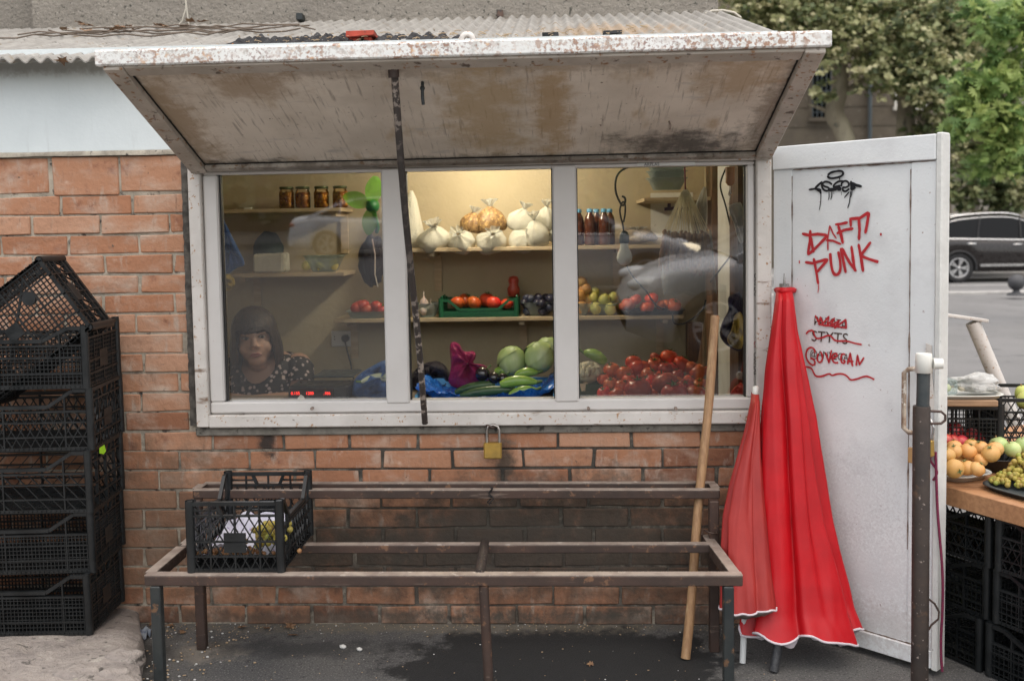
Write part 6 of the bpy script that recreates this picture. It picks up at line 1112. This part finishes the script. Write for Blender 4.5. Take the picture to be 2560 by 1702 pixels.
# ---------------------------------------------------------------- cars
mat('tyre', (.018, .018, .019), .8); mat('rim', (.48, .48, .48), .35, metal=.8); mat('chrome', (.75, .75, .74), .15, metal=1); mat('car_glass', (.006, .007, .008), .15, spec=.12); mat('black_trim', (.012, .012, .013), .5); mat('tail_lamp', (.35, .01, .01), .2); mat('head_lamp', (.75, .78, .78), .1)
emit_mat('lit_lamp', (1, .85, .6), 2.2)
for nm, c in (('paint_brown', (.010, .0075, .007)), ('paint_white', (.82, .83, .83)), ('paint_silver', (.42, .43, .44)), ('paint_grey', (.55, .56, .57))): mat(nm, c, .3, coat=.35, metal=0, spec=.35)
def car(name, label, cat, paint, low, top, base, W=1.82, H0=.24, wheels=(-1.33, 1.33), wr=.34, suv=False, lit=False):
    """low: side outline of the body (x, z) along the upper edge from tail to nose; top: glasshouse outline; base: z of the sill"""
    t = thing(name, label, cat)
    def half(x, L0, L1): u = (x-(L0+L1)/2)/((L1-L0)/2); return W/2*(1-.13*abs(u)**4)
    L0, L1 = low[0][0], low[-1][0]
    def topz(x):
        for (a, za), (b, zb) in zip(low, low[1:]):
            if a <= x <= b: return lerp(za, zb, (x-a)/(b-a))
        return low[-1][1]
    m = MB(); rows = []; n = 60
    for i in range(n+1):
        x = lerp(L0, L1, i/n); y = half(x, L0, L1); zt = topz(x); e = min(i, n-i)/n; zb = base+(.10*(1-e/.06) if e < .06 else 0); wz = zb
        for wx in wheels:
            if abs(x-wx) < wr*1.14: wz = max(wz, math.sqrt(max(0, (wr*1.14)**2-(x-wx)**2))+wr-.01)
        wz = min(wz, zt-.12); zm = lerp(wz, zt, .55)
        prof = [(0, zb), (y*.72, zb), (y*.985, wz), (y*1.0, lerp(wz, zm, .5)), (y*1.005, zm), (y*.985, lerp(zm, zt, .6)), (y*.95, zt-.02), (y*.86, zt+.004), (0, zt+.03 if abs(x) > 1.2 else zt+.01)]
        rows.append([V((x, -a, z)) for a, z in prof] + [V((x, a, z)) for a, z in prof[::-1][1:]])
    m.grid(rows); m.add(rows[0], [tuple(range(len(rows[0])))]); m.add(rows[-1], [tuple(range(len(rows[0])))]); m.build('body', paint, t)
    tx = lambda q: (lambda P_: [(x, z) for x, z in P_])(q)
    top_s = smooth(top, 2); zb_ = top[0][1]; zr = max(z for x, z in top); wy = lambda z, x: lerp(W/2*.93, W/2*.70, (z-zb_)/(zr-zb_))*(1-.06*abs(x/2.4)**3)
    def gh(off, pts, mb): L_ = [V((x, -wy(z, x)-off, z)) for x, z in pts]; R_ = [V((x, wy(z, x)+off, z)) for x, z in pts]; return L_, R_
    pts = []
    for (a, b) in zip(top_s, top_s[1:]):
        for k in range(3): pts.append((lerp(a[0], b[0], k/3), lerp(a[1], b[1], k/3)))
    pts.append(top[-1]); zr = max(z for x, z in pts); top = [top_s[0], top_s[len(top_s)//4], top_s[len(top_s)//4+2]] + [top_s[-len(top_s)//4], top_s[-1]]; m = MB(); Ls, Rs = gh(0, pts, m); k = len(pts)
    base_l = [V((p.x, -wy(zb_, p.x), zb_-.02)) for p in Ls]; base_r = [V((p.x, wy(zb_, p.x), zb_-.02)) for p in Ls]
    for j in range(k-1):
        m.add([Ls[j], Ls[j+1], base_l[j+1], base_l[j]], [(0, 1, 2, 3)]); m.add([Rs[j], Rs[j+1], base_r[j+1], base_r[j]], [(0, 1, 2, 3)])
        steep = abs(pts[j+1][1]-pts[j][1]) > .22*abs(pts[j+1][0]-pts[j][0])
        m.add([Ls[j], Ls[j+1], Rs[j+1], Rs[j]], [(0, 1, 2, 3)])
    m.build('windows', 'car_glass', t, clean=True)
    m = MB()
    rf_ = [p for p in pts if p[1] > zr-.13]
    m.grid([[V((x, wy(z, x)*q, z+.012+.02*(1-q*q))) for q in (-1.03, -.95, -.5, 0, .5, .95, 1.03)] for x, z in rf_]); m.build('roof', paint, t)
    for side in (-1, 1):
        m = MB()
        for (a, b, wd) in ((top[0], top[1], .07), (top[-1], top[-2], .06), (top[1], top[2], .05)): m = MB(); m.bar((a[0], side*(wy(a[1], a[0])+.004), a[1]), (b[0], side*(wy(b[1], b[0])+.004), b[1]+.006), .03, wd); m.build('pillar', 'black_trim' if suv else paint, t)
        for x, x2 in ((.02, .10), (-.98, -1.06)) if not suv else ((.12, .20), (-.92, -.86)): m = MB(); m.bar((x, side*(wy(zb_, x)+.004), zb_-.01), (x2*.9, side*(wy(zr, x2)+.004), zr-.02), .02, .06); m.build('pillar', 'black_trim' if suv else paint, t)
        m = MB(); nb = 30; xs = [lerp(top[0][0]-.05, top[-1][0]-.1, i/nb) for i in range(nb+1)]; m.tube([(x, side*(half(x, L0, L1)*.95+.0), topz(x)-.015) for x in xs], .014 if not suv else .022, 6)
        if suv:
            m.tube([(x, side*(wy(z, x)+.012), z-.045) for x, z in pts[2:-1]], .016, 6); m.tube([(x, side*wy(zr, x)*.92, z+.055) for x, z in rf_[1:-1]], .020, 8)
            m.bar((wheels[0]+wr*1.35, side*W/2*1.005, base+.16), (wheels[1]-wr*1.35, side*W/2*1.005, base+.16), .02, .06)
        m.build('trim', 'chrome', t)
        for x in (.0, -.98) if not suv else (.02, -1.08):
            m = MB(); m.tube([(x-.10, side*half(x, L0, L1)*1.0, topz(x)-.13), (x-.09, side*(half(x, L0, L1)+.025), topz(x)-.125), (x+.09, side*(half(x, L0, L1)+.025), topz(x)-.125), (x+.10, side*half(x, L0, L1)*1.0, topz(x)-.13)], .017, 8); m.build('door_handle', 'chrome' if suv else paint, t)
        m = MB(); m.ball((top[-1][0]-.25, side*(W/2+.07), topz(.5)+.06), (.08, .10, .065), 12, 8); m.build('mirror', paint, t)
        m = MB(); m.ball((L1-.22, side*W/2*.70, topz(L1-.3)-.07), (.20, .16, .075), 14, 8); m.build('headlight', 'lit_lamp' if lit and side > 0 else 'head_lamp', t)
        m = MB(); m.ball((L0+.12, side*W/2*.72, topz(L0+.1)-.12), (.13, .17, .09), 14, 8); m.build('tail_light', 'tail_lamp', t)
        for wx in wheels:
            M = Matrix.Translation((wx, side*(W/2-.12), wr)) @ Matrix.Rotation(R(-90*side), 4, 'X'); M3 = M.to_3x3(); c = M.translation
            m = MB(); m.lathe([(wr*.66, -.09), (wr*.9, -.10), (wr, -.07), (wr, .07), (wr*.9, .10), (wr*.68, .095), (wr*.66, .06)], 32, c, M=M3); wh = m.build('wheel', 'tyre', t)
            m = MB(); m.lathe([(wr*.67, .07), (wr*.62, .085), (wr*.60, .05), (wr*.2, .045), (0, .05)], 28, c, M=M3, mi=1); m.lathe([(wr*.69, .082), (wr*.66, .096), (wr*.60, .088), (wr*.59, .06)], 28, c, M=M3)
            for k5 in range(5):
                a = 2*math.pi*k5/5
                for da in (-.16, .16): m.bar(c+M3 @ V((.05*math.cos(a), .05*math.sin(a), .07)), c+M3 @ V((wr*.62*math.cos(a+da), wr*.62*math.sin(a+da), .076)), .035, .03, M3 @ V((0, 0, 1)))
            m.ball(c+M3 @ V((0, 0, .075)), .05, 10, 6); m.build('rim', ['rim', 'black_trim'], wh)
            if suv: m = MB(); m.tube([(wx+wr*1.12*math.cos(a), side*(W/2*.985), wr-.0+wr*1.12*math.sin(a)) for a in [R(-10)+R(200)*q/20 for q in range(21)]], .035, 6); m.build('wheel_arch', 'black_trim', t)
    m = MB(); m.bar((L0+.0, 0, base+.2), (L0+.10, 0, base+.2), W*.9, .16); m.bar((L1-.10, 0, base+.16), (L1+.0, 0, base+.16), W*.85, .14); m.build('bumper', paint if not suv else 'black_trim', t)
    return t
SED = dict(low=[(-2.28, .60), (-2.24, .86), (-2.12, .98), (-1.55, 1.03), (0, .96), (1.0, .93), (1.7, .84), (2.15, .70), (2.30, .52)], top=[(-1.75, .99), (-.95, 1.37), (-.2, 1.44), (.35, 1.40), (1.20, .94)], base=.20)
HAT = dict(low=[(-2.0, .60), (-1.98, .88), (-1.85, 1.0), (-1.2, 1.0), (0, .96), (.95, .95), (1.65, .86), (2.05, .70), (2.15, .50)], top=[(-1.90, .97), (-1.45, 1.36), (-.3, 1.46), (.25, 1.42), (1.15, .95)], base=.2)
SUV = dict(low=[(-2.38, .75), (-2.34, 1.02), (-2.2, 1.12), (-1.3, 1.10), (0, 1.06), (1.05, 1.05), (1.8, .98), (2.25, .84), (2.38, .6)], top=[(-2.22, 1.09), (-1.75, 1.56), (-.6, 1.68), (.25, 1.63), (1.20, 1.06)], base=.27)
c = car('suv', 'dark brown sport utility car with silver trim driving along the far lane', 'car', 'paint_brown', W=1.9, wheels=(-1.38, 1.38), wr=.37, suv=True, **SUV); q = G(2207, 652, 0); c.location = (q.x+1.38, q.y+.9, .006)
# vehicles parked across the street in front of the shop: they show as reflections in the panes
def rcar(kind, name, label, paint, wx_px, depth_y, facing, **k):
    c = car(name, label, 'car', paint, **kind, **k); vp = P(wx_px, 600, depth_y); c.location = (vp.x - (1.33*facing if True else 0)*1.0, -depth_y, .004); c.rotation_euler = (0, 0, 0 if facing > 0 else math.pi); return c
c1 = rcar(SED, 'parked_car', 'white sedan mirrored in the left pane of the shop window', 'paint_white', 716, 21.5, 1); c1.location.x = P(768, 560, 21.5).x+1.33
c2 = rcar(HAT, 'parked_car', 'silver hatchback with lit headlight mirrored in the right pane', 'paint_silver', 1490, 11.5, 1, lit=True); c2.location.x = P(1478, 600, 11.5).x-1.33
c3 = rcar(HAT, 'parked_car', 'pale car whose bonnet is mirrored low in the right pane', 'paint_silver', 1500, 6.2, -1); c3.location.x = P(1440, 640, 6.2).x+2.1
# ball bollard
mat('cast_iron', (.05, .052, .056), .6, (.07, .07, .075), 6); q = G(2340, 680, .07); bo = thing('bollard', 'grey iron ball bollard on a round foot at the kerb', 'bollard', q)
m = MB(); m.ball(q+V((0, 0, .25)), .155, 20, 14); m.build('ball', 'cast_iron', bo); m = MB(); m.lathe([(.17, 0), (.17, .03), (.10, .05), (.06, .08), (.06, .14)], 20, q); m.build('foot', 'cast_iron', bo)
for i, (dx, dy) in enumerate(((2257, 673), (2345, 712), (2243, 735))):
    pass
# ---------------------------------------------------------------- trees
mat('bark', (.20, .17, .12), .9, (.30, .27, .19), 3, stretch=(1, 1, .3), spots=[((.11, .10, .075), 6, .55, .65)], bump=.01, bsc=12)
leaf_mat('plane_leaf', ((.06, .085, .035), (.16, .20, .08), (.38, .39, .19), (.66, .62, .38))); leaf_mat('chestnut_leaf', ((.07, .14, .04), (.15, .26, .07), (.27, .38, .11), (.42, .50, .16)))
def crown(blobs, n, size, seed, light=.5, hand=False):
    r_ = random.Random(seed); m = MB(); tot = sum(b[3]**2 for b in blobs)
    for (x, y, z, r) in blobs:
        k = int(n*r*r/tot); nc = max(3, k//9)
        for _ in range(nc):
            d = V((r_.gauss(0, 1), r_.gauss(0, 1), r_.gauss(0, .75))).normalized()*r*(r_.random()**.45); cc = V((x, y, z))+d; tn = min(1, max(0, r_.gauss(light, .30)))
            for _ in range(9):
                p = cc+V((r_.gauss(0, .13), r_.gauss(0, .13), r_.gauss(0, .09)))*max(.6, r*.6); s_ = size*r_.uniform(.6, 1.25); a = r_.uniform(0, 6.28); nrm = V((r_.gauss(0, .5), r_.gauss(0, .5)-.35, r_.gauss(.6, .45))).normalized(); u = nrm.orthogonal().normalized(); w_ = nrm.cross(u); u, w_ = u*math.cos(a)+w_*math.sin(a), w_*math.cos(a)-u*math.sin(a)
                m.tone = min(1, max(0, tn+r_.gauss(0, .10)))
                if hand:
                    for q in (-1.2, -.6, 0, .6, 1.2): e = u*math.cos(q)+w_*math.sin(q); f = e.cross(nrm); m.add([p, p+e*s_*.6+f*s_*.15-nrm*s_*.05, p+e*s_*1.05-nrm*s_*.18, p+e*s_*.6-f*s_*.15-nrm*s_*.05], [(0, 1, 2, 3)])
                else:
                    vs = [p+(u*math.cos(q)+w_*math.sin(q))*s_*rr_+nrm*s_*h_ for q, rr_, h_ in ((0, 1, -.1), (.62, .55, .03), (1.25, .95, -.08), (2.0, .5, .02), (2.9, .62, 0), (3.5, .62, 0), (4.3, .5, .02), (5.03, .95, -.08), (5.66, .55, .03))]; m.add(vs, [tuple(range(9))])
    return m
def tree(name, label, pts, rs, limbs, blobs, n, size, mt, seed, light=.5, hand=False, group=None):
    t = thing(name, label, 'tree', pts[0], group); m = MB(); m.tube(smooth3(pts), sm_r(rs, len(smooth3(pts))), 14); m.build('trunk', 'bark', t)
    for a in limbs: m = MB(); k = smooth3(a); m.tube(k, [lerp(.09, .02, i/(len(k)-1)) for i in range(len(k))], 8); m.build('limb', 'bark', t)
    crown(blobs, n, size, seed, light, hand).build('crown', mt, t); return t
def smooth3(p):
    p = [V(q) for q in p]
    for _ in range(2): p = [p[0]]+[x for a, b in zip(p, p[1:]) for x in (a.lerp(b, .25), a.lerp(b, .75))]+[p[-1]]
    return p
def sm_r(rs, k): return [lerp(rs[min(int(i/(k-1)*(len(rs)-1)), len(rs)-2)], rs[min(int(i/(k-1)*(len(rs)-1)), len(rs)-2)+1], i/(k-1)*(len(rs)-1)-min(int(i/(k-1)*(len(rs)-1)), len(rs)-2)) for i in range(k)]
TY = 25.0
def tp_(dx, dy, y=TY): return P(dx, dy, y)
g0 = tp_(1965, 420); tr1 = [(g0.x+.3, TY, .1), (g0.x+.12, TY, 2.5), tuple(tp_(1945, 300)), tuple(tp_(1915, 262)), tuple(tp_(1935, 215)), tuple(tp_(1938, 160)), tuple(tp_(1925, 100)), tuple(tp_(1915, 10)), tuple(tp_(1910, -60))]
bl = lambda L_, y=TY: [(lambda q: (q.x, y+dy_, q.z, r))(P(a, b_, y)) for a, b_, r, dy_ in L_]
tree('plane_tree', 'plane tree with pale kinked trunk rising behind the white door', tr1, [.30, .28, .25, .27, .22, .2, .17, .14, .1], [[tp_(1935, 215), tp_(1985, 190), tp_(2030, 140), tp_(2060, 90)], [tp_(1915, 262), tp_(1890, 250), tp_(1860, 240)], [tp_(1925, 100), tp_(1880, 60), tp_(1800, 40)]],
     bl([(1790, 30, 1.3, -.5), (1850, 85, 1.0, -1), (1900, 20, 1.5, 0), (1960, 75, 1.3, -1), (2010, 140, 1.0, -.5), (1985, 190, .7, -1.3), (1880, 225, .4, -.8), (1985, 10, 1.5, .5), (1730, 25, .9, 0), (1740, -40, 1.5, .5), (1860, -60, 2, 0), (1835, 130, .55, -1), (1870, 150, .6, -1.2)]), 13500, .095, 'plane_leaf', 3, .56, group='plane trees across the street')
tr2 = [(tp_(2085, 420).x, TY+.6, .1), tuple(P(2085, 300, TY+.6)), tuple(P(2088, 230, TY+.6)), tuple(P(2078, 170, TY+.6)), tuple(P(2085, 60, TY+.6)), tuple(P(2090, -60, TY+.6))]
tree('plane_tree', 'plane tree with straight trunk in front of the white framed window', tr2, [.30, .27, .25, .22, .18, .12], [[P(2078, 170, TY+.6), P(2120, 120, TY), P(2170, 90, TY)], [P(2088, 230, TY+.6), P(2120, 280, TY), P(2160, 310, TY), P(2210, 330, TY)]],
     bl([(2090, 60, 1.5, -.5), (2050, 130, 1.1, -1), (2105, 160, 1.2, -.8), (2150, 110, 1.4, 0), (2050, 210, .6, -1.2), (2110, 235, .75, -1.2), (2160, 200, 1.1, -.5), (2190, 280, .9, 0), (2060, 0, 1.6, 0), (2160, 20, 1.6, .3), (2215, 140, 1.3, .5), (2080, 195, .8, -1.4), (2130, 300, .5, .2), (2220, 60, 1.4, 0)]), 14500, .095, 'plane_leaf', 5, .48, group='plane trees across the street')
tr3 = [(P(2420, 500, 23).x, 23, .1), tuple(P(2400, 300, 23)), tuple(P(2390, 100, 23)), tuple(P(2390, -60, 23))]
tree('plane_tree', 'shaded plane tree hanging low above the brown car', tr3, [.28, .24, .2, .12], [[P(2400, 300, 23), P(2340, 340, 23), P(2270, 390, 23), P(2205, 440, 23)], [P(2400, 380, 23), P(2330, 420, 23), P(2260, 455, 23)]],
     bl([(2320, 400, 1.0, 0), (2260, 430, .8, .3), (2350, 450, .8, 0), (2300, 330, 1.0, .4), (2220, 440, .45, .2), (2345, 360, 1.0, 0), (2240, 350, .7, .6), (2310, 460, .5, 0)], 23), 7000, .09, 'plane_leaf', 8, .40, group='plane trees across the street')
CY = 11.0
tree('chestnut_tree', 'bright green chestnut tree leaning in from the right picture edge', [(P(2560, 900, CY).x, CY, 0), tuple(P(2520, 400, CY)), tuple(P(2480, 150, CY)), tuple(P(2450, -30, CY))], [.2, .17, .13, .08], [[P(2500, 300, CY), P(2420, 280, CY), P(2330, 240, CY), P(2260, 170, CY)], [P(2500, 400, CY), P(2420, 390, CY), P(2330, 350, CY), P(2230, 320, CY)], [P(2470, 100, CY), P(2400, 60, CY), P(2280, 30, CY)]],
     bl([(2320, 40, .38, 0), (2275, 70, .30, -.2), (2345, 130, .42, .1), (2300, 190, .42, -.1), (2235, 185, .26, 0), (2270, 250, .40, .1), (2335, 280, .45, 0), (2230, 270, .25, -.2), (2215, 310, .20, 0), (2290, 335, .33, -.1), (2350, 370, .35, 0), (2240, 225, .28, .1), (2200, 195, .13, 0), (2250, 20, .22, .2), (2345, 210, .4, .3), (2260, 380, .2, .1), (2350, 20, .35, 0), (2215, 250, .2, 0), (2330, 330, .35, .2)], CY), 3300, .105, 'chestnut_leaf', 11, .58, hand=True)
# ---------------------------------------------------------------- building across the street
mat('stone_wall', (.175, .15, .115), .9, (.14, .12, .095), 1.5, spots=[((.21, .185, .15), 5, .58, .7)], bump=.008, bsc=8); mat('dark_window', (.012, .014, .016), .15); mat('beige_wall', (.30, .28, .24), .9, (.26, .245, .21), 1); mat('blue_pipe', (.10, .125, .14), .6); mat('pinkish', (.32, .25, .22), .9)
BY_ = 29.0; fb = thing('apartment_building', 'old brown stone apartment house behind the plane trees across the street', 'building', (10, BY_, 0))
m = MB(); a = P(1600, 300, BY_).x-16; b = P(2192, 300, BY_).x; m.bx(a, b, BY_, BY_+8, 0, 14)
for k in range(22): m.bx(a-.02, b+.02, BY_-.015, BY_-.001, .3+.62*k, .86+.62*k)
m.build('wall', 'stone_wall', fb, bevel=.01)
m = MB(); m.bx(b+.001, b+14, BY_+.3, BY_+8, 0, 14); m.build('wall', 'beige_wall', fb)
def bwin(x0, y0, x1, y1, frame, bars, lab=None):
    p0, p1 = P(x0, y1, BY_-.03), P(x1, y0, BY_-.03); f = MB(); w_ = .09
    f.bx(p0.x-w_, p1.x+w_, BY_-.075, BY_-.016, p1.z, p1.z+w_); f.bx(p0.x-w_*1.6, p1.x+w_*1.6, BY_-.16, BY_-.016, p0.z-w_*1.3, p0.z); f.bx(p0.x-w_, p0.x, BY_-.0745, BY_-.0165, p0.z, p1.z); f.bx(p1.x, p1.x+w_, BY_-.0745, BY_-.0165, p0.z, p1.z); fo = f.build('window', frame, fb)
    g_ = MB(); g_.bx(p0.x, p1.x, BY_-.03, BY_-.0155, p0.z, p1.z); g_.build('pane', 'dark_window', fo)
    if bars:
        g_ = MB(); nb = max(4, int((p1.x-p0.x)/.14))
        for i in range(nb+1): x = lerp(p0.x, p1.x, i/nb); g_.tube([(x, BY_-.11, p0.z), (x, BY_-.11, p1.z)], .016, 6)
        for zf in (.1, .5, .9): g_.bar((p0.x, BY_-.11, lerp(p0.z, p1.z, zf)), (p1.x, BY_-.11, lerp(p0.z, p1.z, zf)), .03, .02)
        g_.build('window_bars', 'blue_pipe', fo)
bwin(1870, 150, 1912, 272, 'stone_wall', True); bwin(2066, 190, 2130, 246, 'white_board', False); bwin(1700, -10, 1730, 70, 'stone_wall', True); bwin(1965, -30, 2020, 60, 'stone_wall', False); bwin(2130, -40, 2175, 40, 'white_board', False)
for x0, y0, x1, y1 in ((2262, 380, 2302, 475), (2330, 290, 2350, 480), (2200, 60, 2230, 170)): bwin(x0, y0, x1, y1, 'beige_wall', False)
m = MB(); q = P(2003, 300, BY_-.1); m.tube([(q.x, BY_-.12, 0), (q.x, BY_-.12, 14)], .06, 10); m.build('drainpipe', 'blue_pipe', fb)
m = MB(); a_, b_ = P(2205, 50, BY_-.8), P(2290, -20, BY_-.8); m.bx(a_.x, b_.x+2, BY_-1.0, BY_+.299, a_.z, a_.z+.15); m.bx(a_.x, b_.x+2, BY_-1.0, BY_-.9, a_.z+.151, a_.z+1.0); m.build('balcony', 'pinkish', fb)
mat('blue_cloth', (.04, .16, .42), .8); m = MB(); q = P(2238, 12, BY_-1.05); m.grid([[V((q.x+.7*i/8, BY_-1.06+.05*math.sin(i*1.7), q.z+.45-.9*j/6)) for i in range(9)] for j in range(7)]); tag(m.build('laundry', 'blue_cloth', loc=q), 'blue cloth hanging over the far balcony at upper right', 'cloth')
# street side opposite the shop (seen only mirrored in the panes)
ob = thing('apartment_building', 'long brown apartment house opposite the shop, mirrored dimly in the panes', 'building', (0, -38, 0)); m = MB(); m.bx(-45, 45, -46, -38, 0, 7); mat('dark_facade', (.07, .06, .05), .9, (.05, .045, .04), 2); m.build('wall', 'dark_facade', ob)
for i in range(18):
    m = MB(); x = -38+4.3*i; m.bx(x, x+1.4, -38.0, -37.95, 1.2, 3.0); m.build('window', 'dark_window', ob)
leaf_mat('hedge_leaf', ((.03, .05, .02), (.07, .10, .035), (.12, .16, .06)))
hd = thing('hedge', 'dark hedge across the street opposite the shop', 'hedge', (0, -27, 0)); crown([(-18+2.4*i, -27, 1.4+.4*(i % 3), 1.6) for i in range(16)], 3600, .3, 21, .4).build('foliage', 'hedge_leaf', hd); m = MB(); 
for i in range(1): m.tube([(0, -27, 0), (0, -27, 2)], .1, 8)
m.build('stem', 'bark', hd)
